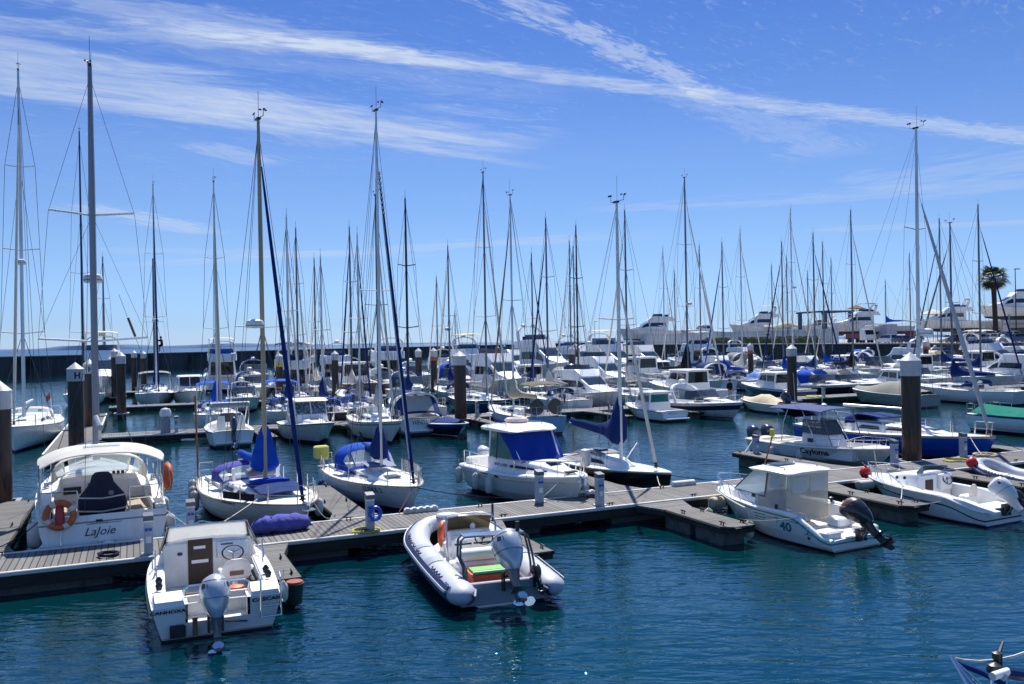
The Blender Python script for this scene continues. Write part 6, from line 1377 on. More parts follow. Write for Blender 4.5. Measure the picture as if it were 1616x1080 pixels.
# ---- 9. white sloop with blue canvas
def luske():
    L, B = 7.5, 2.65
    root, H = sailboat('sailing_boat', berth(8.2, 26.05, L, 'in', 5), IN(5), L, B, .95, 1.12, 'white sloop with blue spray hood and checked furled jib, lettered LUSKE 2', hull=gelw, bootm=boot, rake=.55, st=.74, mx=.57, top=13.7 / .84, mast=alu, spr=(.5,), cover=navy, jib=navy, jibr=.062, hood=None, lod=2, covh=1.05, jibtop=.88, tip=(.1, 0), dip=.06, winm=smoke); root.scale = (1, 1, .84)
    zd = lambda x: H.fz(H.T(x, 1.0)); spray_hood(root, .46 * L, .27 * L, B * .36, zd(.35 * L) + .24, 1.05, royal, clear, 14)
    for sd in (1, -1):
        H.side_text('LUSKE 2', 6.3 if sd > 0 else 5.25, .74, .26, ink, sd, root, bold=.004)
        H.side_text('CASCAIS', 6.95 if sd > 0 else 6.5, .78, .07, inkgrey, sd, root)
        H.stripe(inkgrey, 2.4, 5.1, lambda t: .83, lambda t: .835, sd).build('cove_line', root)
        m = MB(); pts = [H.edge(lerp(.06, .97, i / 60), sd, -.012, -.03) for i in range(61)]
        m.tube(pts, .02, gelw, 5); tr_ = m.build('rail_trim', root)
        for i in range(1, 60, 2): b = MB(); b.tube([pts[i] + V((0, sd * .012, 0)), pts[i].lerp(pts[i + 1], .42) + V((0, sd * .012, 0))], .018, inkgrey, 4); b.build('trim_eyelet', tr_) if i % 4 == 1 else None
    m = MB(); e0 = [H.edge(t, -1, .09) for t in (.75, .8, .86, .92, .97)]
    lifelines(root, H, .02, .16, 2, .6, .09, 2)
    for sd in (1,):
        mb = MB(); k0, k1 = .45, .985
        for i in range(31): e = H.edge(lerp(k0, k1, i / 30), sd, .09); mb.tube([e + V((0, 0, .03)), e + V((0, 0, .58))], .006, fend, 3)
        for k in range(1, 9): mb.tube([H.edge(lerp(k0, k1, i / 10), sd, .09, .58 * k / 9) for i in range(11)], .006, fend, 3)
        mb.build('safety_net', root)
    j = [o for o in root.children if o.name.startswith('furled_jib')][0]; bx = L - .25; st0 = V((bx, 0, H.fz(H.T(bx, H.fb)) + .08)); 
    mst = V((.57 * L + .1 * .88, 0, 1.6 + (13.7 / .84 - 1.6) * .88)); d = mst - st0
    for i in range(9): k = .80 + i * .016; MB().tube([st0 + d * k, st0 + d * (k + .008)], .058, fend, 8).build('white_panel', j)
    MB().tube([st0 + d * .07 + V((.02, -.07, 0)), st0 + d * .5 + V((.02, -.062, 0)), st0 + d * .79 + V((.02, -.05, 0))], .024, fend, 5).build('white_leech', j)
    o = MB(); o.box(-.12, .22, -1.18, -.62, 1.30, 1.9, limey, .06); o.build('life_sling_bag', root)
    MB().sheet([[V((x, y, zz + .02)) for y in (-.5, -.2, .2, .5)] for x, zz in ((.47 * L, 1.52), (.53 * L, 1.5), (.60 * L, 1.42))], M('grey_blue_cover', (.22, .25, .33), .8, bump=(9, .5, .03)), .02).build('hatch_cover', root)
    mooring(w_of(root, (7.35, -.1, 1.05)), W(7.0, 24.0, .62), 'red and dark bow line from the blue canvas sloop to the pontoon', .02, .013, M('red_dark_rope', (.16, .02, .03), .8)); mooring(w_of(root, (7.35, .1, 1.05)), W(11.6, 24.0, .62), 'dark line running right from the bow of the blue canvas sloop', .12, .013, ropeb)
    for i, x in enumerate((1.6, 2.3, 3.0)): fender(root, (x, -H.b(H.T(x, .8)) - .13, .62), .5, .14, ['navy fender aft on the blue canvas sloop', 'navy fender amidships of the blue canvas sloop', 'navy fender forward on the blue canvas sloop, at the finger'][i], navyhyp)
luske()
# ---- 10. pilothouse cruiser with blue windscreen cover
def cruiser():
    L, B = 6.6, 2.55; root = empty('pilothouse_cruiser', berth(12.8, 23.6, L, 'in', 4), IN(4)); root.scale = (1, 1, .96); tag(root, 'white pilothouse cruiser with blue windscreen cover and pink life ring on its roof', 'motorboat')
    H = Hull(L, B, 1.02, 1.30, st=.90, tm=.42, fine=2.2, pw=.66, rake=.55, trake=-.05, draft=.35, style='v', dip=.02)
    hm = M('pale_green_white_gelcoat', (.66, .71, .69), .28, nz=(2, (.52, .56, .53), .35))
    H.mesh(hm, boot, antif, (.0, .22, gelw), 18, wl=.06, bh=.08).build('hull', root, ang=30)
    H.deck(gelw, [(.10, 2.0, .92, .40, .05)], 18, inner=gelw).build('deck', root, ang=30); H.strake(gelw, .045, -.05, 18).build('rub_rail', root)
    for sd in (1, -1):
        H.stripe(inkgrey, .2, 6.2, lambda t: H.fz0(t) - .235, lambda t: H.fz0(t) - .222, sd, 20).build('cove_line', root)
        H.stripe(M('shadow_groove', (.40, .44, .43), .4), 3.0, 6.0, lambda t: .36 + .02 * t, lambda t: .372 + .02 * t, sd, 12).build('chine_line', root)
        H.side_text('ABBRO', 2.75 if sd > 0 else 2.0, .92, .16, ink, sd, root, bold=.01, shear=.2); H.side_text('605', .75 if sd > 0 else .5, .90, .08, inkgrey, sd, root)
        MB().sheet([[V((x, sd * (H.y(H.T(x, z), z) + .008), z)) for z in zz] for x, zz in ((2.95, (.90, .905)), (3.12, (.90, 1.06)), (3.3, (.90, .905)))], ink, .003 if sd < 0 else -.003).build('emblem', root)
    zd = lambda x: H.fz0(H.T(x, 1.0)); rb = lambda x: H.b(H.T(x, 1.0))
    cb = [(2.0, zd(2), 1.50, rb(2) * .80, rb(2) * .74), (3.4, zd(3.4), 1.56, rb(3.4) * .80, rb(3.4) * .7), (4.5, zd(4.5), 1.52, rb(4.5) * .74, rb(4.5) * .55), (5.4, zd(5.4), 1.42, rb(5.4) * .66, rb(5.4) * .4), (6.1, zd(6.1), 1.33, rb(6.1) * .5, .12)]
    m = MB(); house(m, cb, gelw, .05, .12); tk = m.build('foredeck_trunk', root, ang=40)
    side_win(cb, 3.55, 5.3, .42, .62, darkwin, 0, 0, parent=tk); side_win(cb, 2.5, 3.4, .45, .62, inkgrey, 0, 0, parent=tk)
    MB().box(4.75, 5.15, -.22, .22, 1.535, 1.56, darkwin, .01).build('hatch', tk)
    x0, x1, zb, zt = 2.05, 3.3, 1.50, 2.55; w0, w1 = .98, .90
    hs_ = [(x0, zb, zt, w0, w1), (x0 + .1, zb, zt + .02, w0, w1), (x1 - .1, zb, zt + .02, w0 * .97, w1 * .97), (4.05, zb, zb + .06, w0 * .78, w0 * .76)]
    m = MB(); house(m, [hs_[0], hs_[1]], gelw, .02, .08); 
    pil = MB()
    for sd in (1, -1):
        pil.loft([[V((x0 - .03, sd * w0, zb - .5)), V((x0 + .09, sd * w0, zb - .5)), V((x0 + .09, sd * (w0 - .06), zb - .5)), V((x0 - .03, sd * (w0 - .06), zb - .5))], [V((x0 - .03, sd * w1, zt)), V((x0 + .09, sd * w1, zt)), V((x0 + .09, sd * (w1 - .06), zt)), V((x0 - .03, sd * (w1 - .06), zt))]], gelw, True)
        pil.tube([(x1 - .02, sd * w1 * .96, zt), (4.05, sd * w0 * .77, zb + .02)], .05, gelw, 6); pil.tube([(x0 + .62, sd * (w0 - .0), zb), (x0 + .62, sd * (w1 - .0), zt)], .022, blackpl, 5)
        pil.loft([[V((x0 - .03, sd * w0, zb - .42)), V((4.0, sd * w0 * .8, zb - .2)), V((4.0, sd * w0 * .8, zb + .04)), V((x0 - .03, sd * w0, zb + .02))], [V((x0 - .03, sd * (w0 - .05), zb - .42)), V((4.0, sd * (w0 * .8 - .05), zb - .2)), V((4.0, sd * (w0 * .8 - .05), zb + .04)), V((x0 - .03, sd * (w0 - .05), zb + .02))]], gelw, True)
    wh = pil.build('wheelhouse', root); gg = M('green_tinted_glass', (.10, .30, .27), .08, trans=(.45, (.45, .72, .68)))
    for sd in (1, -1):
        MB().panel((x0 + .1, sd * w0 * .995, zb + .05), (x0 + .58, sd * w0 * .992, zb + .05), (x0 + .58, sd * w1 * .99, zt - .05), (x0 + .1, sd * w1 * .99, zt - .05), gg, .006 * -sd).build('side_pane', wh)
        MB().panel((x0 + .65, sd * w0 * .985, zb + .05), (3.85, sd * w0 * .80, zb + .05), (x1 - .08, sd * w1 * .97, zt - .06), (x0 + .65, sd * w1 * .985, zt - .05), gg, .006 * -sd, 3, 3).build('side_pane', wh)
    MB().box(x0 - .02, x0 + .03, -.9, .9, .42, zb, gelw).build('aft_bulkhead', root); MB().panel((x0 - .02, .8, zb), (x0 - .02, -.8, zb), (x0 - .02, -.76, zt - .1), (x0 - .02, .76, zt - .1), smoke, .01).build('aft_window', wh)
    MB().box(2.9, 3.1, -.7, .7, .5, 1.45, gel, .05).build('helm_console', root); MB().box(2.4, 2.7, -.7, -.2, .5, 1.3, creamcan, .05).build('helm_seat', root)
    # blue canvas laced over the windscreen: hangs with folds
    rows = []
    for i in range(13):
        u = i / 12; row = []
        for j in range(25):
            v = -1 + j / 12; xx = lerp(x1 + .06, 4.10, u) - abs(v) ** 4 * .22; sag = .035 * sin(pi * u) * sin(5.2 * v + 2.2 * u) + .02 * sin(11 * v - 5 * u) * u
            row.append(V((xx + sag + .07, v * lerp(w1 * 1.10, w0 * 1.0, u), lerp(zt - .02, zb + .03, u) + .03 + sag * .8)))
        rows.append(row)
    MB().sheet(rows, M('cobalt_canvas', (.010, .045, .29), .85, nz=(2, (.008, .03, .20), .6), bump=(5, .4, .04)), .012).build('windscreen_cover', root, ang=80)
    for sd in (1, -1): MB().sheet([[V((lerp(x1 + .02, 3.98, u) - .18 - k * .34 * (1 - .35 * u), sd * (lerp(w1, w0 * .80, u) + .03), lerp(zt - .05, zb + .08, u))) for k in (0, .5, 1)] for u in (0, .5, 1)], MC['cobalt_canvas'], .008 if sd < 0 else -.008).build('side_flap', root)
    rings = []
    for x, hw, zt_, zb_ in ((1.55, .80, zt + .06, zt - .02), (1.66, 1.04, zt + .12, zt - .06), (2.4, 1.12, zt + .17, zt - .04), (3.1, 1.08, zt + .15, zt - .04), (3.55, .92, zt + .08, zt - .05), (3.70, .66, zt + .02, zt - .04)):
        rings.append([V((x, hw, zb_)), V((x, hw + .04, (zt_ + zb_) / 2)), V((x, hw - .03, zt_ - .035)), V((x, hw * .5, zt_)), V((x, -hw * .5, zt_)), V((x, -hw + .03, zt_ - .035)), V((x, -hw - .04, (zt_ + zb_) / 2)), V((x, -hw, zb_))])
    rf = MB().loft(rings, gelw, True, True, True, True).build('roof', root, ang=40)
    for sd in (1, -1): MB().tube([(1.9, sd * .7, zt + .12), (1.92, sd * .7, zt + .2), (2.9, sd * .72, zt + .22), (2.95, sd * .7, zt + .13)], .014, steel, 6).build('roof_rail', rf)
    MB().tube([(1.75, -.72, zt + .1), (1.72, -.74, zt + .5), (1.65, -.78, zt + 2.0)], .014, whitem, 5).lathe([(0, 0), (.12, .0), (.13, .04), (0, .06)], gelw, 12, (1.72, -.74, zt + .5)).build('aerial', rf)
    MB().box(1.55, 1.68, -.9, .6, zt + .04, zt + .12, royal, .03).build('rolled_awning', rf)
    o = empty('life_ring', w_of(root, (2.15, .12, zt + .22)), IN(4)); tag(o, 'faded pink white life ring lying on the pilothouse roof', 'life ring'); pk = M('faded_pink_ring', (.62, .42, .40), .6, nz=(4, (.7, .66, .62), .8))
    MB().tube([(.33 * cos(a), .33 * sin(a), .03) for a in [2 * pi * k / 26 for k in range(26)]], .085, pk, 10, True).build('ring', o); MB().tube([(.43 * cos(a), .43 * sin(a), .05 + .02 * sin(4 * a)) for a in [2 * pi * k / 26 for k in range(26)]], .009, rope, 4, True).build('grab_line', o)
    bow_rail(root, H, .40, .50, 6, lean=.06, inset=.10, r=.015)
    rail(root, [(.15, 1.05, 1.05), (.7, 1.08, 1.05), (1.5, 1.1, 1.05)], .5, .015, None, 'side_rail', mid=False); rail(root, [(.15, -1.05, 1.05), (.7, -1.08, 1.05), (1.5, -1.1, 1.05)], .5, .015, None, 'side_rail', mid=False)
    MB().box(.0, .5, -.95, .95, .6, 1.28, gelw, .06).build('stern_locker', root); MB().box(5.9, 6.1, -.2, .2, 1.36, 1.40, blackpl).build('anchor_locker', root)
    m = MB(); m.tube([(L - .1, 0, 1.28), (L + .22, 0, 1.24)], .04, steel, 6); m.loft([[V((L + .1, -.2, 1.14)), V((L + .26, 0, 1.02)), V((L + .1, .2, 1.14)), V((L + .16, 0, 1.12))], [V((L + .02, -.03, 1.26)), V((L + .08, 0, 1.24)), V((L + .02, .03, 1.26)), V((L + .04, 0, 1.27))]], galv, True); m.build('bow_anchor', root)
    outboard(root, -.05, 0, .75, whitec, 1.0)
    for x, sd, lb in ((.15, -1, 'white fender at the stern corner of the pilothouse cruiser'), (1.8, -1, 'white fender amidships on the pilothouse cruiser'), (2.9, -1, 'black tipped white fender under the cabin of the pilothouse cruiser'), (5.3, 1, 'pale fender on the right of the pilothouse cruiser bow')):
        fender(root, (x, sd * (H.b(H.T(x, .9)) + .12), .92), .62, .13, lb, None, 'black' in lb, hang=.3)
    mooring(w_of(root, (6.2, -.3, 1.35)), W(11.6, 24.0, .62), 'white bow line from the pilothouse cruiser to the pontoon', .04, .016); mooring(w_of(root, (6.4, .2, 1.3)), W(14.6, 24.3, .62), 'white line sagging right from the pilothouse cruiser bow', .25, .012)
    o = empty('horseshoe_buoy', w_of(root, (4.6, 1.45, 1.55))); tag(o, 'white rolled buoy bag hanging on the rail right of the pilothouse cruiser', 'buoy'); m = MB(); m.lathe([(0, -.3), (.14, -.28), (.2, -.1), (.2, .12), (.15, .28), (0, .32)], fend, 12); m.build('bag', o)
cruiser()
# ---- 11. small black sloop
def sloop():
    L, B = 6.7, 2.1; root = empty('racing_sloop', berth(16.8, 24.5, L, 'in', 8), IN(8)); tag(root, 'small black hulled sloop with white deck and navy sail cover on its boom', 'sailboat')
    H = Hull(L, B, .84, .93, st=.66, tm=.42, fine=2.0, pw=.9, rake=.25, trake=.05, draft=.45, style='s', dip=.05)
    H.mesh(blackhull, blackhull, antif, (.03, .06, inkgrey), 16).build('hull', root, ang=30); H.deck(gelw, [(.3, 2.3, .62, .25, .06)], 16, inner=gelw).build('deck', root, ang=30); H.strake(gelw, .02, .0, 16).build('toe_rail', root)
    cb = [(2.3, .80, 1.20, .70, .60), (3.0, .80, 1.22, .68, .56), (3.9, .82, 1.1, .54, .4), (4.6, .86, .93, .3, .2)]; m = MB(); house(m, cb, gelw, .05, .08); cab = m.build('coachroof', root, ang=40); side_win(cb, 2.5, 3.7, .35, .7, darkwin, .05, -.2, parent=cab)
    MB().sheet([[V((x, y, zz)) for y in (-.5, 0, .5)] for x, zz in ((1.5, 1.12), (2.0, 1.28), (2.9, 1.31), (3.3, 1.24))], greycan, .02).build('cockpit_cover', root); MB().box(2.55, 3.0, -.22, .22, 1.34, 1.38, darkwin, .02).build('hatch', cab)
    mast_rig(root, H, 4.0, .95, 10.6, whitem, r=.07, spr=(.55,), spw=.9, boomL=3.1, boomz=1.95, cover=navy, jib=whitecan, jibr=.055, lod=2, covh=1.35, jibtop=.72, stay_x=L - .75, boomtilt=.10, tipd=(.0, 0), gear=True)
    MB().tube([(1.0, 0, 2.0), (1.05, 0, 1.1)], .035, brownply, 6).build('boom_crutch', root); MB().tube([(4.05, .1, 1.0), (4.5, .35, 1.75)], .03, steel, 6).build('mast_strut', root); MB().tube([(.1, 0, .8), (1.3, .1, 1.0)], .025, wood, 6).build('tiller', root)
    mooring(w_of(root, (6.3, -.3, .8)), W(16.0, 24.0, .62), 'pale blue bow line from the black sloop to the dock', .05, .014); mooring(w_of(root, (6.4, .2, .8)), W(18.3, 24.0, .62), 'dark line from the black sloop to the dock fender', .03, .012, ropeb)
sloop()
# ---- 12. white centre console boat
def console_boat():
    L, B = 7.4, 2.55; root = empty('console_boat', berth(27.7, 24.9, L, 'in', 1), IN(1)); root.scale = (1, 1, .85); tag(root, 'white centre console boat with blue sun top and twin outboards, lettered Cayloma', 'motorboat')
    H = Hull(L, B, .92, 1.18, st=.92, tm=.42, fine=2.3, pw=.68, rake=1.1, trake=-.1, draft=.35, style='v', dip=.06)
    H.mesh(gelw, gelw, cream, None, 18, wl=.30, bh=.12).build('hull', root, ang=30); H.deck(cream, [(.6, 5.9, .95, .42, .04)], 18, inner=gelw).build('deck', root, ang=30); H.strake(gelw, .045, -.04, 18).build('rub_rail', root)
    for sd in (1, -1): H.side_text('Cayloma', 5.0 if sd > 0 else 3.45, .56, .40, ink, sd, root, bold=.012, shear=.1); H.side_text('WA 2350', 1.2 if sd > 0 else .8, .72, .09, inkgrey, sd, root)
    c = MB(); house(c, [(2.9, .42, 1.55, .58, .5), (3.1, .42, 1.62, .6, .5), (4.3, .42, 1.50, .56, .46), (4.6, .42, 1.1, .5, .4)], gelw, .03, .1); co_ = c.build('console', root, ang=40); MB().box(3.3, 3.6, -.612, -.575, 1.05, 1.25, blackpl).build('fire_point', co_)
    rows = []
    for zz, w, xf in ((1.50, .58, 4.45), (1.85, .56, 4.3), (2.2, .50, 4.1)): rows.append([V((2.95 + (.0), -w, zz)), V((3.6, -w - .02, zz)), V((xf - .1, -w * .8, zz)), V((xf, 0, zz)), V((xf - .1, w * .8, zz)), V((3.6, w + .02, zz)), V((2.95, w, zz))])
    MB().sheet(rows, smoke, .008).build('windscreen', co_, ang=60)
    canopy(root, 1.35, 4.5, 1.05, 2.72, .12, M('slate_blue_canvas', (.06, .085, .20), .8, bump=(7, .4, .03)), 1.0, 'sun_top', 12, .03, legs=False, droop=.05)
    f = MB()
    for sd in (1, -1): f.tube([(2.1, sd * .98, .98), (2.2, sd * .95, 2.0), (2.5, sd * .92, 2.74)], .022, steel, 6); f.tube([(4.2, sd * .95, 1.02), (3.7, sd * .92, 2.0), (3.3, sd * .9, 2.74)], .022, steel, 6); f.tube([(5.0, sd * .9, 1.05), (4.4, sd * .9, 2.72)], .022, M('blue_grey_tube', (.10, .13, .22), .4), 6); f.tube([(1.6, sd * .9, 2.74), (4.4, sd * .9, 2.74)], .02, steel, 6); f.tube([(2.2, sd * .95, 2.0), (1.7, sd * .95, 2.7)], .015, steel, 5)
    f.build('top_frame', root); MB().sheet([[V((1.75, y, 2.72)), V((2.2, y, 2.4)), V((2.6, y, 2.28))] for y in (-.7, 0, .7)], blackcan, .015).build('rolled_cover', root)
    MB().lathe([(0, 0), (.1, .0), (.12, .08), (.06, .14), (0, .15)], gelw, 12, (3.4, .3, 2.85)).build('antenna_dome', root); MB().tube([(2.6, -.6, 2.84), (2.5, -.6, 4.6)], .012, whitem, 5).build('aerial', root); MB().tube([(3.0, .6, 2.84), (3.0, .6, 3.3)], .015, whitem, 5).build('mast_light', root)
    MB().box(2.0, 2.4, -.5, .5, .42, .95, gelw, .05).build('leaning_post', root); MB().box(.7, 1.1, -.9, .9, .42, .84, cream, .06).build('stern_bench', root); MB().box(4.9, 5.6, -.6, .6, .42, .78, cream, .06).build('bow_seat', root)
    bow_rail(root, H, .50, .40, 7, lean=.08, inset=.08)
    for y in (-.42, .42): outboard(root, -.08, y, .70, navyc, 1.02)
    for x, lb in ((1.9, 'white fender between the console boat and its finger'), (3.6, 'white round fender amidships on the console boat')): fender(root, (x, -(H.b(H.T(x, .8)) + .12), .70), .5, .13, lb)
    mooring(w_of(root, (.4, -1.1, .95)), W(24.0, 29.5, .6), 'pale stern line from the console boat to its finger', .03, .014)
    ro = MB(); ro.tube([(0, 0, 0), (-.75, -.12, .05)], .02, wood, 6)
console_boat()
# ---- 13. royal blue sailboat
def bluesail():
    L, B = 10.2, 3.2
    root, H = sailboat('sailing_yacht', berth(32.8, 24.3, L, 'in', 2), IN(2), L, B, 1.0, 1.2, 'long sailboat with royal blue hull and white deck, beside the thick pile', hull=bluehull, bootm=redst, band=(.02, .07, gelw), rake=.7, st=.74, mx=.64, top=14.9, mast=alu, spr=(.35, .66), cover=None, jib=M('pale_grey_sail', (.55, .54, .52), .8), jibr=.085, hood=None, lod=2, rad=.31, jibtop=.80, boomf=.42, tip=(.1, 0), dip=.1)
    for sd in (1, -1): H.side_text('MARESIA', 7.6 if sd > 0 else 6.3, .74, .20, inkw, sd, root, spacing=1.1)
    MB().sheet([[V((x, y, zz)) for y in (-.75, -.3, .3, .75)] for x, zz in ((.33 * L, 1.62), (.37 * L, 1.72), (.43 * L, 1.70), (.5 * L, 1.62))], navy, .05).build('hatch_cover', root)
    MB().sheet([[V((.62 * L, y, 1.52)) for y in (-.2, .2)], [V((.66 * L, y, 1.48)) for y in (-.2, .2)]], royal, .03).build('hatch_pad', root)
    spray_hood(root, .36 * L, .31 * L, 1.0, 1.32, .45, navy, None, 10)
    mooring(w_of(root, (9.4, -.5, 1.15)), W(31.4, 23.9, .6), 'pale bow line from the royal blue sailboat to the dock', .05, .016); mooring(w_of(root, (5.0, -1.55, 1.05)), W(27.6, 24.0, .6), 'dark spring line from the royal blue sailboat to the dock', .05, .014, ropeb)
    mooring(w_of(root, (9.9, 0, 1.25)), W(33.9, 23.9, .6), 'dark bow line from the royal blue sailboat to the right', .04, .012, ropeb)
bluesail()
# ---- 14. boat under a green tarpaulin at the right edge
def greenboat():
    L, B = 9.0, 2.9
    root = empty('covered_boat', berth(44.8, 25.0, L, 'in', 2), IN(2)); tag(root, 'white boat under a green tarpaulin tent at the right edge', 'sailboat')
    H = Hull(L, B, .95, 1.2, st=.74, tm=.42, rake=.8, trake=-.1, style='s', dip=.08); H.mesh(gelw, boot, antif, None, 14).build('hull', root, ang=30); H.deck(nonskid, None, 14).build('deck', root); H.strake(royal, .03, 0, 14).build('toe_rail', root); pulpits(root, H)
    rows = []
    for i in range(9):
        u = i / 8; x = lerp(.3, 7.9, u); e = abs(H.edge(H.T(x, 1.0)).y) + .06; rz_ = lerp(1.5, 1.3, u) - .08 * sin(pi * ((u * 2) % 1)); rows.append([V((x, v * e, lerp(rz_, 1.02, abs(v) ** 1.15) + .02 * sin(9 * u + 4 * v))) for v in (-1, -.75, -.5, -.25, 0, .25, .5, .75, 1)])
    MB().sheet(rows, greencan, .012).build('tarpaulin', root, ang=80)
    return root
greenboat()
# ================================================================ breakwater, quay and what stands on it
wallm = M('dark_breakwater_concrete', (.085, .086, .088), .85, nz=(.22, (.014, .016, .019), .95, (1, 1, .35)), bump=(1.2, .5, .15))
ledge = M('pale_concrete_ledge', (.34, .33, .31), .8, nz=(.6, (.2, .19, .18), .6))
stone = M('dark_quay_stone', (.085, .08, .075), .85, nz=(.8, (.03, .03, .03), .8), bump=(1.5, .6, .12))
wt = empty('breakwater_wall', (-104, 172, 0), R(66)); tag(wt, 'long dark concrete breakwater wall closing the harbour on the left and middle', 'wall')
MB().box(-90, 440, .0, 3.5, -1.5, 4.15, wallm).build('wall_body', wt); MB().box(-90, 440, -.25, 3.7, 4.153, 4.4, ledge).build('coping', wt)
for i in range(53): MB().box(-90 + i * 10, -89.7 + i * 10, -.12, .0, -1.5, 4.15, wallm).build('pilaster', wt) if i % 1 == 0 else None
h = MB(); rows = []; rd = random.Random(3)
for i in range(41):
    u = i / 40; x = -7200 + u * 7400; e = (26 + 30 * noise.noise((u * 6, .3, 0)) + 16 * noise.noise((u * 19, 2, 0))) * sstep(1 - u, 0., .5) * 1.5 + 2; rows.append([(x, 9000, -2), (x, 9050, max(e, 1) * .9), (x, 9500, max(e, 1)), (x, 11000, -2)])
h.grid(rows, M('haze_tinted_hill', (.10, .16, .26), .9), True); tag(h.build('hills'), 'low hazy blue hills on the far shore beyond the breakwater', 'hills', kind='structure')  # blue of the distance haze is painted into the hill colour
QA, QB, QC = V((97, 62, 0)), V((32, 339, 0)), V((60, 430, 0))
qd = (QB - QA).normalized(); qn = V((qd.y, -qd.x, 0)); QZ = 4.0
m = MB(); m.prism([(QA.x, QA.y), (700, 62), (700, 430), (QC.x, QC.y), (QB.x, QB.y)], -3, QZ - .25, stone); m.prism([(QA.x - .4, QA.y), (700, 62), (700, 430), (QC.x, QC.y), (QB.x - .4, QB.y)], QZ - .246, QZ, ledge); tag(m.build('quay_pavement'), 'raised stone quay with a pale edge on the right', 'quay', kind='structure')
def quay(px, d, z=QZ):                   # a spot on the quay, d metres in from its edge, in photo column px
    v = view_dir(px, 540); k = v.x / v.y; P0 = QA + qn * d; t = (P0.x - k * P0.y) / (k * qd.y - qd.x); p = P0 + qd * t; return V((p.x, p.y, z))
qang = atan2(qd.y, qd.x)
whitewall = M('white_rendered_wall', (.62, .63, .64), .8, nz=(.5, (.46, .47, .48), .5))
def qwall(px0, px1, d, z0, z1, mat, name, label, cat, th=.3):
    a, b = quay(px0, d), quay(px1, d); L = (a - b).length; o = MB().box(0, L, -th, 0, z0 - QZ, z1 - QZ, mat).build(name, loc=b, rot=(0, 0, atan2((a - b).y, (a - b).x))); tag(o, label, cat); return o
qwall(1010, 1322, 7, QZ, 7.3, whitewall, 'boatyard_wall', 'long white boatyard wall behind the clipped hedges', 'wall')
bw = MB().box(0, 9, 0, 3, -4.5, 2.4, M('blue_grey_panel', (.10, .19, .34), .5)).build('container_wall', loc=quay(936, .5), rot=(0, 0, R(2))); tag(bw, 'blue grey steel screen at the far end of the quay', 'wall')
# clipped hedges
hm_ = M('hedge_leaf', (.055, .085, .02), .75, nz=(3, (.02, .035, .01), .7)); hm2 = M('hedge_leaf_light', (.10, .13, .03), .75)
def leafblob(mb, c, sx, sy, sz, n, sz_leaf, rd, mats):
    for i in range(n):
        while True:
            p = V((rd.uniform(-1, 1), rd.uniform(-1, 1), rd.uniform(-1, 1)))
            if .3 < max(abs(p.x), abs(p.y), abs(p.z)): break
        p = V((p.x * sx, p.y * sy, p.z * sz)) + V(c); u = V((rd.gauss(0, 1), rd.gauss(0, 1), rd.gauss(0, 1))).normalized(); w = u.orthogonal().normalized(); k = sz_leaf * rd.uniform(.6, 1.3)
        mb.add([p - u * k, p + w * k * .6, p + u * k, p - w * k * .6], [(0, 1, 2, 3)], rd.choice(mats))
for i, (a, b) in enumerate(((1112, 1152), (1166, 1215), (1221, 1254), (1258, 1290))):
    A, B_ = quay(a, 3.5), quay(b, 3.5); L = (A - B_).length; mb = MB(); rd = random.Random(i); mb.box(.3, L - .3, -.6, .6, .0, 1.2, hm_)
    for k in range(int(L / 1.2)): leafblob(mb, (.6 + k * 1.2, 0, .85 + .15 * rd.random()), .8, .85, .75, 90, .2, rd, [hm_, hm_, hm2])
    o = mb.build('hedge', loc=B_, rot=(0, 0, atan2((A - B_).y, (A - B_).x))); tag(o, ['leftmost clipped green hedge on the quay', 'longest clipped hedge, second from the left on the quay', 'third clipped hedge from the left on the quay', 'rightmost clipped hedge on the quay near the lift posts'][i], 'hedge', 'hedges on the quay')
# low buildings
bm_ = M('off_white_building', (.56, .54, .51), .8, nz=(.4, (.42, .40, .37), .5)); shade = M('dark_shop_opening', (.04, .045, .05), .5)
def building(px0, px1, d, h, label, dep=10, ow=()):
    a, b = quay(px0, d), quay(px1, d); L = (a - b).length; o = empty('low_building', b, atan2((a - b).y, (a - b).x)); tag(o, label, 'building')
    MB().box(0, L, -dep, 0, 0, h, bm_).build('wall', o); MB().box(-.3, L + .3, -dep - .3, .5, h + .003, h + .35, whitewall).build('roof', o)
    for u0, u1, z0, z1 in ow:
        w = MB().box(u0 * L, u1 * L, .003, .06, z0, z1, shade).build('window', o); MB().box(u0 * L - .1, u1 * L + .1, .06, .12, z1, z1 + .15, whitewall).build('frame', w)
    MB().box(L * .1, L * .9, .01, 1.6, h * .62, h * .66, greycan).build('awning', o)
    return o
building(1502, 1592, 34, 4.0, 'long low white building behind the parked cars', 12, [(.04, .18, .3, 2.2), (.24, .38, .3, 2.2), (.46, .58, .3, 2.2), (.66, .8, .3, 2.2), (.86, .97, .3, 2.2)])
building(1580, 1720, 26, 5.2, 'taller cream building at the right edge with dark openings', 12, [(.1, .3, .2, 2.6), (.4, .6, .2, 2.6), (.7, .9, .2, 2.6)])
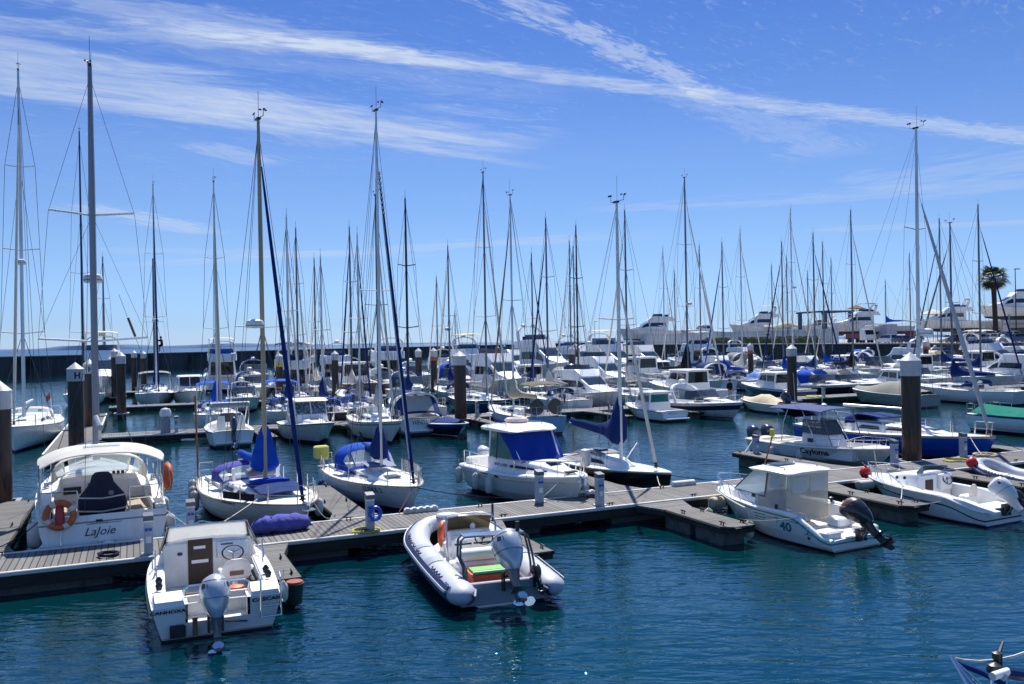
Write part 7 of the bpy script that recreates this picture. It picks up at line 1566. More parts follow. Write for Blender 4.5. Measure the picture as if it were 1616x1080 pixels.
# cars
glassc = M('car_glass', (.01, .012, .015), .05, spec=.6)
def car(name, p, rz, col, label, L=4.3, h=1.5, van=False, pick=False):
    o = empty(name, p, rz); tag(o, label, 'car', 'cars parked on the quay'); pm = M('car_paint_%02d%02d%02d' % tuple(int(c * 99) for c in col), col, .3, coat=.6)
    W_ = .86; low = [(-L / 2, .35, .72, W_ * .9), (-L / 2 + .15, .25, .92, W_), (-L * .2, .22, .95, W_), (L * .14, .22, .95, W_), (L * .32, .22, .86, W_), (L / 2 - .12, .26, .72, W_ * .95), (L / 2, .38, .6, W_ * .82)]
    b = MB(); b.loft([[V((x, w, z0)), V((x, w, (z0 + z1) / 2)), V((x, w * .93, z1)), V((x, -w * .93, z1)), V((x, -w, (z0 + z1) / 2)), V((x, -w, z0))] for x, z0, z1, w in low], pm, True, True, True, True); b.build('body', o, ang=40)
    t0, t1 = (-L / 2 + .12, L * .30) if van else (-L * .42, L * .22)
    if pick: t0 = -L * .12
    gh = MB(); rr_ = []
    for x, z1, w in ((t0, .95, .78), (t0 + .35, h - .04, .64), (0 if not pick else L * .05, h, .64), (t1 - .55, h - .05, .62), (t1 + .2, .92, .76)): rr_.append([V((x, .78 if False else W_ * .9, .9)), V((x, w, z1)), V((x, -w, z1)), V((x, -W_ * .9, .9))])
    g2 = gh.loft(rr_, pm, True, True, True, True).build('cabin', o, ang=30)
    for sd in (1, -1): MB().panel((t0 + .35, sd * .80, 1.0), (t1 - .1, sd * .80, 1.0), (t1 - .6, sd * .665, h - .12), (t0 + .5, sd * .665, h - .12), glassc, -.012 * sd).build('side_window', g2)
    MB().panel((t1 + .1, -.66, 1.0), (t1 + .1, .66, 1.0), (t1 - .45, .56, h - .1), (t1 - .45, -.56, h - .1), glassc, .03).build('windscreen', g2); MB().panel((t0 + .04, .66, 1.02), (t0 + .04, -.66, 1.02), (t0 + .28, -.56, h - .12), (t0 + .28, .56, h - .12), glassc, .02).build('rear_window', g2)
    for x in (-L * .31, L * .32):
        for sd in (1, -1):
            w = MB().lathe([(.2, -.09), (.31, -.08), (.31, .08), (.2, .09)], rubber, 14, (x, sd * .76, .31), (0, 1, 0)).build('wheel', o); MB().lathe([(0, -.095), (.19, -.095), (.19, .095), (0, .095)], alu, 10, (x, sd * .76, .31), (0, 1, 0)).build('rim', w)
    for sd in (1, -1): MB().box(L / 2 - .12, L / 2 - .02, *sorted((sd * .45, sd * .72)), .58, .7, clear).build('headlight', o); MB().box(-L / 2 - .01, -L / 2 + .08, *sorted((sd * .5, sd * .74)), .66, .8, redst).build('tail_light', o)
    return o
R90 = qang
for px, d, rz, col, lb, kw in ((1400, 3, 0, (.7, .7, .7), 'white estate car behind the parked truck', dict(van=True, h=1.7, L=4.8)), (1421, 3, 0, (.03, .04, .09), 'dark navy car right of the white estate car', {}), (1442, 8, 1, (.02, .02, .025), 'black car beside the red sign', {}), (1500, 5, 1.2, (.66, .66, .65), 'white saloon car left of the dark blue one', {}), (1516, 3, 1.5, (.03, .035, .06), 'dark blue car next to the white saloon', {}), (1535, 3, 1.55, (.05, .06, .10), 'dark car behind the furled mast on the quay', {}), (1549, 3, 1.6, (.22, .27, .40), 'blue grey car facing the harbour', dict(h=1.55)), (1558, 12, 0, (.7, .7, .7), 'white car parked behind the blue grey one', {}), (1582, 3, 1.5, (.42, .43, .46), 'silver car in front of the palm', dict(h=1.6)), (1590, 14, 0, (.68, .68, .67), 'white van behind the silver car', dict(van=True, h=1.95, L=4.9)), (1609, 3, 1.5, (.04, .06, .14), 'dark blue car at the right edge', {}), (1530, 16, 0, (.05, .05, .06), 'black car in front of the low building', {}), (1547, 18, 0, (.1, .04, .04), 'dark maroon car in front of the low building', {}), (1620, 12, 0, (.15, .2, .3), 'steel blue car by the cream building', {})):
    car('parked_car', quay(px, d), R90 + (R(90) if rz > 1 else 0) + (pi if rz > 1.3 else 0), col, lb, **kw)
# truck and trailer
o = empty('lorry', quay(1362, 6), qang + pi); tag(o, 'white lorry cab with tipped bonnet parked on the quay', 'lorry'); MB().loft([[(x, 1.15, .6), (x, 1.15, z), (x, -1.15, z), (x, -1.15, .6)] for x, z in ((2.4, 1.6), (2.0, 2.9), (.6, 3.0), (.5, 3.0))], gelw, True).build('cab', o); MB().box(-4.5, .4, -1.1, 1.1, .8, 1.1, iron).build('chassis', o); MB().box(-4.4, .2, -1.15, 1.15, 1.103, 2.0, M('dull_red_body', (.22, .03, .03), .5)).build('load_bed', o); MB().panel((2.36, -1., 1.75), (2.36, 1., 1.75), (2.08, .95, 2.7), (2.08, -.95, 2.7), glassc, .03).build('windscreen', o); MB().box(1.9, 2.9, -.9, .9, 3.1, 3.7, gelw, .1).build('wind_deflector', o)
for x in (1.6, -2.2, -3.4):
    for sd in (1, -1): MB().lathe([(.2, -.14), (.48, -.12), (.48, .12), (.2, .14)], rubber, 14, (x, sd * 1.0, .48), (0, 1, 0)).build('wheel', o)
o = empty('box_trailer', quay(1389, 10), qang + pi); tag(o, 'pale mauve box trailer right of the lorry', 'trailer'); MB().box(-4, 4, -1.2, 1.2, 1.0, 3.9, M('pale_mauve_panel', (.42, .40, .48), .5, nz=(.6, (.34, .33, .38), .4)), .05).build('box', o); MB().box(-3.9, 3.9, -1., 1., .75, .99, iron).build('chassis', o)
for x in (-2.5, -1.4):
    for sd in (1, -1): MB().lathe([(.2, -.14), (.46, -.12), (.46, .12), (.2, .14)], rubber, 12, (x, sd * 1.0, .46), (0, 1, 0)).build('wheel', o)
o = empty('sign_board', quay(1437, 12), qang); tag(o, 'dark red sign board on two posts behind the cars', 'sign'); MB().box(-1.6, 1.6, -.05, .05, 1.2, 2.4, M('dark_red_sign', (.25, .02, .03), .5)).build('board', o)
for x in (-1.4, 1.4): MB().box(x - .05, x + .05, .055, .15, 0, 2.4, galv).build('post', o)
# travel lift
o = empty('boat_lift', quay(1302, 12), qang); tag(o, 'dark blue travelling boat lift with tall posts on the quay', 'boat lift'); bl = M('lift_blue_steel', (.03, .06, .13), .5)
for x in (-5, 5):
    for y in (-3.5, 3.5): MB().box(x - .35, x + .35, y - .35, y + .35, 0, 7.2, bl).build('leg', o)
for y in (-3.5, 3.5): MB().box(-6.5, 6.5, y - .22, y + .22, 7.203, 7.6, bl).build('girder', o)
MB().box(-6.4, -6.0, -3.27, 3.27, 7.25, 7.55, bl).build('cross_beam', o)
# straw and white parasols, lamp posts
def parasol(p, h, r, mat, label):
    o = empty('parasol', p); tag(o, label, 'parasol'); MB().lathe([(r, h - r * .42), (r * .55, h - r * .2), (0, h)], mat, 14).lathe([(0, h - .06), (r * .5, h - r * .25), (r * .97, h - r * .45)], mat, 14).build('shade', o); MB().tube([(0, 0, 0), (0, 0, h - .1)], .06, wood, 6).build('pole', o)
parasol(quay(1352, 9, QZ + 3.2), 5.2, 2.0, M('straw_thatch', (.20, .15, .09), .9, bump=(14, .8, .05)), 'brown straw parasol above the yacht on the quay'); parasol(quay(1473, 22), 7.0, 2.6, whitecan, 'white parasol on the raised terrace of the quay')
for px, d, h, lb in ((1604, 20, 13.5, 'tall lamp post at the right edge'), (1530, 30, 6.5, 'short dark lamp post by the low building'), (1254, 2, 3.0, 'white globe lamp on a short post at the quay edge'), (1122, 3, 2.6, 'white globe lamp left of the hedges'), (939, 1, 9, 'thin post at the far end of the quay')):
    o = empty('street_lamp', quay(px, d)); tag(o, lb, 'street lamp', 'lamps on the quay'); MB().tube([(0, 0, 0), (0, 0, h)], [.11, .07], galv if 'globe' in lb else iron, 6).build('post', o)
    (MB().lathe([(0, 0), (.4, .2), (.42, .5), (.2, .8), (0, .85)], gelw, 10, (0, 0, h)) if 'globe' in lb else MB().box(-.2, .9, -.12, .12, h - .05, h + .12, iron, .03)).build('lamp_head', o)
# palm
def palm():
    p = quay(1571, 11); top = at_y(1566, 440, p.y).z - QZ; o = empty('palm_tree', p); tag(o, 'tall fan palm with dark trunk behind the parked cars', 'palm tree'); rd = random.Random(4)
    pm = M('palm_bark', (.07, .05, .04), .9, nz=(2, (.03, .022, .018), .7, (2, 2, 6)), bump=(6, .8, .08)); MB().tube([(0, 0, 0), (.05, 0, top * .3), (-.1, 0, top * .7), (-.2, 0, top)], [.55, .42, .40, .46], pm, 12).build('trunk', o)
    f1 = M('palm_frond', (.05, .075, .02), .6); f2 = M('palm_frond_yellow', (.12, .13, .035), .6); f3 = M('palm_dry_frond', (.12, .085, .045), .8); cr = MB()
    for i in range(64):
        a = i * 2.39996; el = lerp(1.25, -1.05, (i / 63) ** .85); dry = el < -.55; ln = rd.uniform(2.3, 3.1) * (1 if not dry else .75); d = V((cos(a) * cos(el), sin(a) * cos(el), sin(el))); c = V((-.2, 0, top)); st = c + d * ln * .55; mt = f3 if dry else rd.choice([f1, f1, f2])
        cr.tube([c, c + d * ln * .3, st], .035, mt, 3); side = d.cross(V((0, 0, 1))).normalized(); up = side.cross(d)
        for k in range(17):
            b = (k - 8) / 8 * 1.45; dd = (d * cos(b) + side * sin(b)).normalized(); l2 = ln * .62 * (1 - .25 * abs(b) / 1.45); tip = st + dd * l2 - V((0, 0, .30 * l2 * (1 + abs(b) * .3))); mid = st + dd * l2 * .55; w = (dd.cross(up)).normalized() * .07
            cr.add([st, mid + w, tip, mid - w], [(0, 1, 2, 3)], mt)
    cr.build('crown', o)
palm()
# ================================================================ the moored fleet behind
ROW = {'2n': 53.2, '2f': 56.0, '3n': 80.2, '3f': 82.9, '4n': 107.2, '4f': 109.9}
USED = []
def slot(px, row, L, way, frac, c_near=None, dev=0.):
    c0 = c_near if c_near is not None else (ROW[row] - L if row[-1] == 'n' else ROW[row]); cm = c0 + L * (frac if way == 'out' else 1 - frac)
    return s_at(px, cm), c0
whitem2 = M('white_mast', (.66, .66, .66), .4); palec = M('pale_grey_cover', (.48, .48, .47), .85, bump=(6, .4, .03)); redc = M('maroon_cover', (.16, .02, .03), .85)
def sb(tip, base, row, L, way, label, hull=gel, mast=alug, cover=navy, jib=whitecan, hood=navy, bim=None, band=None, mx=.57, c=None, lod=0, cat='sailboat', spr=None, **kw):
    s, c0 = slot(base, row, L, way, mx, c); dev = (int(base * 7) % 5 - 2) * .8; loc = berth(s, c0, L, way); ang = OUT(dev) if way == 'out' else IN(dev)
    mp = loc + V((cos(ang), sin(ang), 0)) * (L * mx); top = at_y(tip[0], tip[1], mp.y).z
    USED.append((row, s, L * .31, label)); B = kw.pop('B', L * .315)
    return sailboat('sailing_boat' if L < 10.5 else 'sailing_yacht', loc, ang, L, B, .85 + L * .025, 1.0 + L * .035, label, hull=hull, band=band, mx=mx, top=top, mast=mast, spr=spr or ((.35, .66) if top > 15 else (.5,)), cover=cover, jib=jib, jibr=.075 if L > 9 else .06, hood=hood, bim=bim, lod=lod, group='boats moored in the marina', wr=.010 + .00005 * mp.y, **kw)
def mbt(px, row, L, way, label, style='sport', c=None, frac=.5, B=None, zoff=0., dev=None, **kw):
    s, c0 = slot(px, row, L, way, frac, c); d = dev if dev is not None else (int(px * 3) % 5 - 2) * .8; ang = OUT(d) if way == 'out' else IN(d); USED.append((row, s, L * .33, label)); lod = kw.pop('lod', 0)
    fs, fb = {'sport': (.115, .155), 'pilothouse': (.12, .165), 'flybridge': (.12, .17), 'open': (.13, .17), 'covered': (.13, .16)}[style]
    r = motorboat('motor_cruiser' if L > 6 else 'motor_boat', berth(s, c0, L, way), ang, L, B or min(L * .36, L * .25 + 1.0), max(.7, L * fs), max(.9, L * fb), label, style, group='boats moored in the marina', lod=lod, **kw)
    if not lod: r[0].scale = (1, 1.06, 1.2)
    return r
# ---- second row, near side
y1, H1 = sb((28, 110), 36, '2n', 12.5, 'in', 'large white sailing yacht with clear spray hood at the left edge', hull=gelw, mast=alu, cover=None, hood=whitecan, lod=1, rad=.44, spr=(.24, .48, .72), mx=.6, rake=.35, c=52.4, B=3.8)
fo, H0_ = mbt(358, '2n', 5.2, 'out', 'white fishing boat with grey roof bar, stern towards the finger', 'open', c=48.6, hull=gelw, eng=(navyc, 1, .8, .3), lod=1, B=2.5); fo.scale = (1, 1, 1.3)
MB().tube([(1.2, -1.05, 1.75), (1.2, 1.05, 1.75)], .13, midhyp, 10).build('roof_bar', fo); m = MB()
for sd in (1, -1): m.tube([(1.5, sd * 1.0, .6), (1.2, sd * 1.02, 1.75)], .03, steel, 6); m.tube([(2.6, sd * .9, .7), (1.3, sd * 1.0, 1.85), (.9, sd * 1.0, 1.8)], .03, gelw, 6)
m.build('bar_frame', fo)
for y in (-.55, .5): MB().loft([[(1.0, y - .2, .5), (1.4, y - .2, .5), (1.4, y + .2, .5), (1.0, y + .2, .5)], [(.95, y - .22, .85), (1.35, y - .22, .85), (1.35, y + .22, .85), (.95, y + .22, .85)], [(.9, y - .18, 1.3), (1.02, y - .18, 1.3), (1.02, y + .18, 1.3), (.9, y + .18, 1.3)]], gelw, True).build('helm_seat', fo)
MB().box(2.1, 2.4, -.4, .4, .4, 1.35, blackpl, .05).build('dashboard', fo)
mb_, H2 = mbt(483, '2n', 6.4, 'in', 'white pilothouse cruiser with chequered curtains in its windscreen', 'pilothouse', c=46.9, hull=MC['pale_green_white_gelcoat'], winm=M('chequer_curtain_glass', (.03, .045, .06), .1, nz=(9, (.5, .56, .62), .8)), lod=1, B=2.9); mb_.scale = (1, 1, 1.18)
sb((583, 308), 600, '2n', 8.4, 'in', 'white sailboat with black mast and pale grey sail cover', mast=blackm, cover=palec, hood=whitecan, c=45.0, lod=1, band=(.12, .2, inkgrey))
wd, H3 = mbt(640, '2n', 6.2, 'out', 'white sport cruiser with navy canvas enclosure, lettered WINDY III', 'sport', c=48.6, canvas=navy, drape='full', lod=1, arch_=True, B=2.9); wd.scale = (1, 1.12, 1.45)
flat_text('WINDY III', .26, ink, wd, (-.012 - .05 * .5, 0, .48), (0, -1, 0), (0, 0, 1), shear=.25)
mbt(701, '2n', 5.6, 'in', 'navy speedboat with white deck stripes under a navy cover', 'covered', c=45.6, hull=navyhull, bootm=gelw, canvas=navy, drape=.22, B=2.3, band=(.0, .07, gelw), lod=1, rail_=False)
lb, H4 = sb((806, 308), 812, '2n', 8.8, 'out', 'pale blue sailboat with olive canopy and two round wheel covers', hull=paleblue, bottom=redst, mast=alu, cover=creamcan, jib=M('tan_sail', (.36, .27, .16), .85), hood=None, bim=M('olive_canvas', (.13, .13, .10), .85), c=44.9, lod=1)
for y, mt in ((-.62, brownply), (.62, M('brown_disc_cover', (.16, .12, .08), .7))):
    MB().lathe([(0, -.04), (.46, -.04), (.48, 0), (.46, .04), (0, .04)], mt, 20, (.55, y, 1.62), (-1, 0, 0)).build('wheel_cover', lb)
fb_, H5 = mbt(1024, '2n', 6.0, 'out', 'white fishing cruiser with teal curtained windows', 'pilothouse', c=47.4, winm=tealwin, lod=1, B=2.4, hull=gelw); flat_text('BELUGA II', .16, ink, fb_, (-.03, .2, .52), (0, -1, 0), (0, 0, 1), shear=.2)
nb, H6 = mbt(1108, '2n', 8.0, 'in', 'white sport cruiser with broad navy hull stripe, lettered NILMARA', 'sport', c=45.6, canvas=None, band=(.20, .52, navyhull), bottom=M('pale_green_bottom', (.42, .52, .48), .5), lod=1)
for sd in (1, -1): H6.side_text('NILMARA', 5.6 if sd > 0 else 4.6, 1.08, .17, ink, sd, nb, bold=.006, shear=.2)
mbt(1200, '2n', 4.9, 'out', 'small white tender with cream cover and slate outboard', 'covered', c=48.0, canvas=creamcan, eng=(navyc, 1, 1.1, .5), lod=1, rail_=False)
mbt(1400, '2n', 7.6, 'out', 'low boat under a grey canvas cover, right of the dark cruisers', 'covered', c=45.6, canvas=M('khaki_grey_canvas', (.27, .26, .22), .85, bump=(4, .4, .05)), hull=M('grey_hull', (.30, .31, .30), .4), lod=1, rail_=False, platform=False)
sb((1487, 352), 1500, '2n', 10.5, 'out', 'white sailing yacht with wide rounded stern and navy boom cover', cover=navy, jib=greycan, hood=navy, c=43.5, mx=.56, lod=1, hull=gelw, trake=-.5)
# ---- second row, far side
sb((324, 287), 345, '2f', 9.2, 'in', 'sailboat with bright blue canopy and blue sail cover behind the round bollard', mast=alu, cover=royal, jib=creamcan, hood=royal, bim=royal, lod=1)
sb((443, 342), 452, '2f', 9.0, 'in', 'sailboat with blue bimini left of the white pilothouse cruiser', mast=alu, cover=navy, hood=royal, bim=royal)
sb((500, 405), 505, '2f', 8.0, 'out', 'dark hulled sailboat with blue cockpit canvas', hull=blackhull, cover=navy, hood=royal, jib=None, mast=alu)
sb((565, 370), 568, '2f', 8.2, 'in', 'sailboat with navy furled jib behind the black masted one', jib=navy, mast=alu, cover=greycan, hood=royal)
sb((634, 313), 640, '2f', 10.0, 'out', 'sailboat with black mast carrying a round black fender signal', mast=blackm, cover=navy, jib=None, hood=navy)
nvb, H7 = sb((758, 272), 770, '2f', 10.4, 'in', 'navy hulled sailboat with pale grey sail cover beside the tall brown pile', hull=navyhull, band=(.16, .20, gelw), mast=alug, cover=palec, jib=whitecan, hood=None, lod=1)
sb((853, 345), 863, '2f', 9.4, 'out', 'white sailboat with navy furled jib behind the pale blue one', jib=navy, mast=alug, cover=whitecan, hood=navy)
mbt(930, '2f', 9.6, 'in', 'white flybridge cruiser with oval dark side window, lettered on its flank', 'flybridge', lod=1, domes=0, arch_=False)
sb((995, 332), 988, '2f', 10.2, 'out', 'sailboat behind the teal curtained boat, with plain silver mast', mast=alug, cover=whitecan, hood=None, jib=whitecan)
mbt(1082, '2f', 10.6, 'out', 'white saloon cruiser with long dark glass cabin and curved roof', 'pilothouse', lod=1, B=3.3, frac=.45)
mbt(1215, '2f', 8.4, 'out', 'pilothouse cruiser with navy hull and navy canvas behind the tall pile', 'pilothouse', hull=navyhull, lod=1, band=(.0, .16, gelw))
mbt(1298, '2f', 8.4, 'in', 'black hulled sport cruiser with blue canvas by the yellow hoses', 'sport', hull=blackhull, band=(.0, .22, gelw), canvas=royal, lod=1)
mbt(1338, '2f', 8.2, 'in', 'black hulled sport cruiser with smoked grey canvas', 'sport', hull=blackhull, band=(.0, .25, gelw), canvas=greycan, lod=1)
mbt(1405, '2f', 7.6, 'out', 'white pilothouse boat with dark blue windows left of the thick pile', 'pilothouse', winm=bluewin, hull=M('pale_lilac_hull', (.56, .57, .64), .35), lod=1)
mbt(1452, '2f', 8.0, 'in', 'white cruiser with grey canvas enclosure partly behind the thick pile', 'sport', canvas=greycan)
sb((1536, 323), 1548, '2f', 11.0, 'in', 'white sailing yacht with dark furled jib in front of the palm', jib=navy, mast=alug, cover=navy, hood=navy)
mbt(1590, '2f', 10.2, 'out', 'white flybridge motor yacht at the right edge', 'flybridge', lod=1, domes=0, arch_=False, top=None)
# ---- third row
sb((125, 208), 129, '3f', 12.0, 'in', 'white sailing yacht with tall dark blue mast behind the H piles', hull=gelw, mast=darkbluem, cover=navy, jib=None, hood=navy, c=88., spr=(.22, .45, .68), lod=1)
kt, H8 = sb((238, 292), 244, '3f', 12.0, 'in', 'white ketch with bow towards the walkway float and a man up its mast', mast=whitem2, cover=navy, jib=navy, hood=navy, c=84.5, lod=1, rad=.33, bim=greycan)
mast_rig(kt, H8, .24 * 12, 1.7, 14.6, darkbluem, r=.08, spr=(.5,), lod=0, boomL=None, gear=False, stay_x=.6 * 12, back=False)
sb((466, 360), 467, '3n', 9.2, 'in', 'sailboat with purple navy sail cover in front of the red striped trawler', cover=navy, mast=alug)
sb((493, 408), 499, '3f', 9.0, 'out', 'sailboat with slim grey mast beside the brown wooden hull', cover=whitecan, mast=alug, hood=None)
sb((555, 358), 557, '3n', 9.8, 'out', 'sailboat with navy furled jib before the cream flybridge yacht', jib=navy, mast=alug, cover=whitecan)
sb((706, 388), 708, '3n', 9.4, 'out', 'sailboat with small radar dome above the tall brown pile', mast=alug, cover=navy, rad=.4)
sb((840, 400), 841, '3n', 9.0, 'in', 'sailboat with leaning navy jib among the white motor yachts', jib=navy, mast=alug, cover=navy)
sb((898, 380), 901, '3f', 10.0, 'out', 'sailboat with pale furled sail left of the black mast', mast=alug, jib=whitecan, cover=whitecan)
sb((912, 356), 913, '3n', 10.4, 'in', 'sailboat with slender black mast and black spreaders', mast=blackm, cover=whitecan, jib=None)
sb((1040, 392), 1050, '4n', 9.6, 'in', 'sailboat with thin raked grey mast in front of the white yacht on the quay', mast=alu, cover=navy)
sb((1062, 428), 1066, '3f', 8.8, 'out', 'short masted sailboat left of the black sail pyramid', mast=alug, cover=whitecan, hood=None)
bk, H9 = sb((1077, 280), 1082, '3n', 13.0, 'in', 'sailing yacht with a big black pyramid sail cover on its boom', mast=alug, cover=blackcan, jib=whitecan, hood=greycan, lod=1, covh=2.6, rad=.36)
sb((1098, 388), 1106, '3f', 9.5, 'in', 'sailboat with grey mast right of the black sail pyramid', mast=alug, cover=navy)
sb((1142, 383), 1140, '3n', 9.5, 'out', 'sailboat with bright blue furled jib leaning left', jib=royal, mast=alug, cover=royal)
sb((1165, 363), 1171, '3f', 10.2, 'in', 'sailboat with silver mast before the left hedge', mast=alu, cover=whitecan, hood=None)
sb((1233, 382), 1236, '3n', 9.4, 'out', 'sailboat with navy jib left of the tall black brown pile', jib=navy, mast=alug, cover=royal)
sb((1246, 330), 1251, '3f', 11.0, 'in', 'sailboat with tallest thin white mast beside the tall pile', mast=whitem2, cover=whitecan, rad=.5)
sb((1280, 368), 1286, '3n', 10.4, 'in', 'sailboat with long navy jib sloping right beside the boat lift', jib=navy, mast=alug, cover=navy, hood=navy)
sb((1299, 382), 1302, '3f', 9.8, 'out', 'sailboat with royal blue sail cover near the boat lift', mast=alug, cover=royal)
sb((1341, 332), 1346, '3n', 10.6, 'in', 'sailboat with dark bundled sail under its mast, left of the lorry', mast=alug, cover=blackcan, jib=whitecan, covh=1.6)
sb((1474, 345), 1487, '3n', 11.0, 'out', 'sailing yacht with navy cover just right of the thick pile', mast=alug, cover=navy, jib=navy)
mbt(452, '3f', 10.5, 'out', 'white trawler yacht with red stripe and navy awning', 'flybridge', band=(.1, .25, redst), top=navy, domes=1)
mbt(552, '3f', 11.5, 'out', 'brown wooden hulled motor cruiser', 'pilothouse', hull=M('brown_timber_hull', (.16, .085, .05), .6, nz=(2, (.09, .05, .03), .6, (.3, 3, 3))))
mbt(650, '3n', 8.6, 'in', 'white cruiser with navy enclosure behind the navy canvas cruiser', 'sport', canvas=navy)
mbt(722, '3f', 9.6, 'in', 'white cruiser with blue awning behind the tall brown pile', 'sport', canvas=royal)
mbt(790, '3n', 11.2, 'in', 'long white motor yacht with pinkish deck cover', 'flybridge', canvas=M('pinkish_cover', (.62, .55, .54), .8), domes=0, arch_=False)
mbt(830, '3f', 8.4, 'out', 'white cruiser moored beside the long white motor yacht', 'pilothouse')
mbt(955, '3n', 9.8, 'in', 'white cruiser with tall cabin behind the flybridge cruiser', 'flybridge', domes=1)
mbt(1008, '3f', 10.5, 'out', 'white houseboat cruiser with flat roof and square windows', 'pilothouse', B=3.6)
mbt(1190, '3n', 5.6, 'out', 'white boat with bright blue dinghy cover beside the banded pile', 'covered', canvas=M('bright_blue_cover', (.01, .16, .60), .7))
mbt(1212, '3f', 8.6, 'in', 'white cruiser with round radar dome behind the banded pile', 'sport', canvas=None, domes=1)
mbt(1340, '3f', 8.4, 'in', 'white pilothouse cruiser between two covered sails', 'pilothouse')
mbt(1392, '3n', 10.6, 'in', 'white sport yacht with tall raked arch below the lorry', 'sport', canvas=None, domes=0)
mbt(1440, '3n', 9.0, 'out', 'white cruiser behind the thick brown pile', 'pilothouse')
mbt(1535, '3n', 10.2, 'out', 'white motor yacht with flat white roof below the silver car', 'pilothouse', B=3.3)
mbt(1572, '3n', 10.8, 'in', 'white flybridge yacht with pointed canopy at the far right', 'flybridge', top=whitecan)
mbt(1618, '3n', 9.6, 'in', 'white cruiser cut by the right edge below the quay', 'flybridge')
mbt(300, '3f', 8.0, 'in', 'white motorboat with pale awning left of the flybridge yacht', 'pilothouse')
mbt(385, '3n', 7.2, 'in', 'white motorboat with orange fender moored at the third pontoon', 'sport', canvas=None)
mbt(398, '3f', 9.0, 'in', 'white cruiser with navy covers left of the banded pile', 'sport', canvas=navy)
mbt(612, '3f', 8.8, 'in', 'white cruiser moored in front of the cream flybridge yacht', 'sport', canvas=None)
# ---- fourth row and beyond
sb((160, 405), 163, '4f', 11.0, 'out', 'distant sailboat mast rising behind the big white motor yacht on the left', mast=alug, cover=whitecan, hood=None)
sb((695, 437), 692, '4n', 9.4, 'out', 'distant sailboat with furled pale jib left of the taller radar mast', mast=alug, cover=whitecan)
sb((719, 490), 720, '4f', 8.0, 'in', 'distant small sailboat with the shortest mast', mast=alug, cover=navy, hood=None)
sb((906, 390), 908, '4n', 10.2, 'in', 'distant sailboat in the middle of three close masts', mast=alug, cover=navy)
sb((1216, 418), 1219, '4n', 9.6, 'in', 'distant sailboat left of the tallest white mast', mast=alug, cover=navy)
sb((1240, 405), 1244, '4n', 9.6, 'out', 'distant sailboat directly behind the tall pile', mast=alug, cover=whitecan, hood=None)
sb((1274, 428), 1276, '4n', 9.2, 'in', 'distant sailboat with short mast beside the third hedge', mast=alug, cover=royal)
sb((1307, 408), 1313, '4n', 9.6, 'out', 'distant sailboat in front of the boat lift posts', mast=alug, cover=navy)
sb((1437, 400), 1438, '4n', 10.4, 'in', 'distant sailboat mast behind the thick pile with wide white spreaders', mast=alug, cover=navy)
mbt(158, '4n', 13.5, 'in', 'big white motor yacht with flat flybridge roof behind the H piles', 'flybridge', top=whitecan, domes=1, B=4.4, c=97., frac=.4)
mbt(345, '4f', 12.0, 'out', 'tall white flybridge yacht with blue stern cover before the breakwater', 'flybridge', top=whitecan, domes=0, canvas=royal)
mbt(405, '4f', 11.0, 'in', 'white cruiser with curved arch and navy canvas before the breakwater', 'sport', canvas=navy)
mbt(520, '4n', 11.0, 'out', 'white cruiser with a round white dome behind the dark pile', 'flybridge', domes=1)
mbt(600, '4n', 12.0, 'out', 'cream flybridge yacht with dark cabin windows', 'flybridge', hull=cream, roofm=cream, domes=0)
mbt(658, '4n', 9.6, 'in', 'white cruiser with tubular arch left of the tall brown pile', 'sport', canvas=None)
mbt(748, '4n', 12.0, 'in', 'white flybridge yacht with pale awning right of the tall brown pile', 'flybridge', top=creamcan, domes=1)
mbt(858, '4n', 14.5, 'in', 'large white motor yacht with two decks and radar arch', 'flybridge', domes=2, B=4.4)
mbt(968, '4n', 12.5, 'in', 'white motor yacht with flat hard top near the blue grey screen', 'flybridge', top=whitecan, domes=0)
mbt(1020, '4n', 12.0, 'in', 'white motor yacht below the white yacht on the quay', 'flybridge', domes=0, arch_=False)
mbt(1150, '4n', 9.8, 'out', 'white cruiser below the left hedge', 'sport', canvas=greycan)
mbt(1345, '4n', 9.8, 'out', 'white cruiser below the lorry, in the farthest row', 'sport', canvas=royal)
mbt(1500, '4n', 9.6, 'in', 'white cruiser below the white saloon car, in the farthest row', 'sport', canvas=navy)
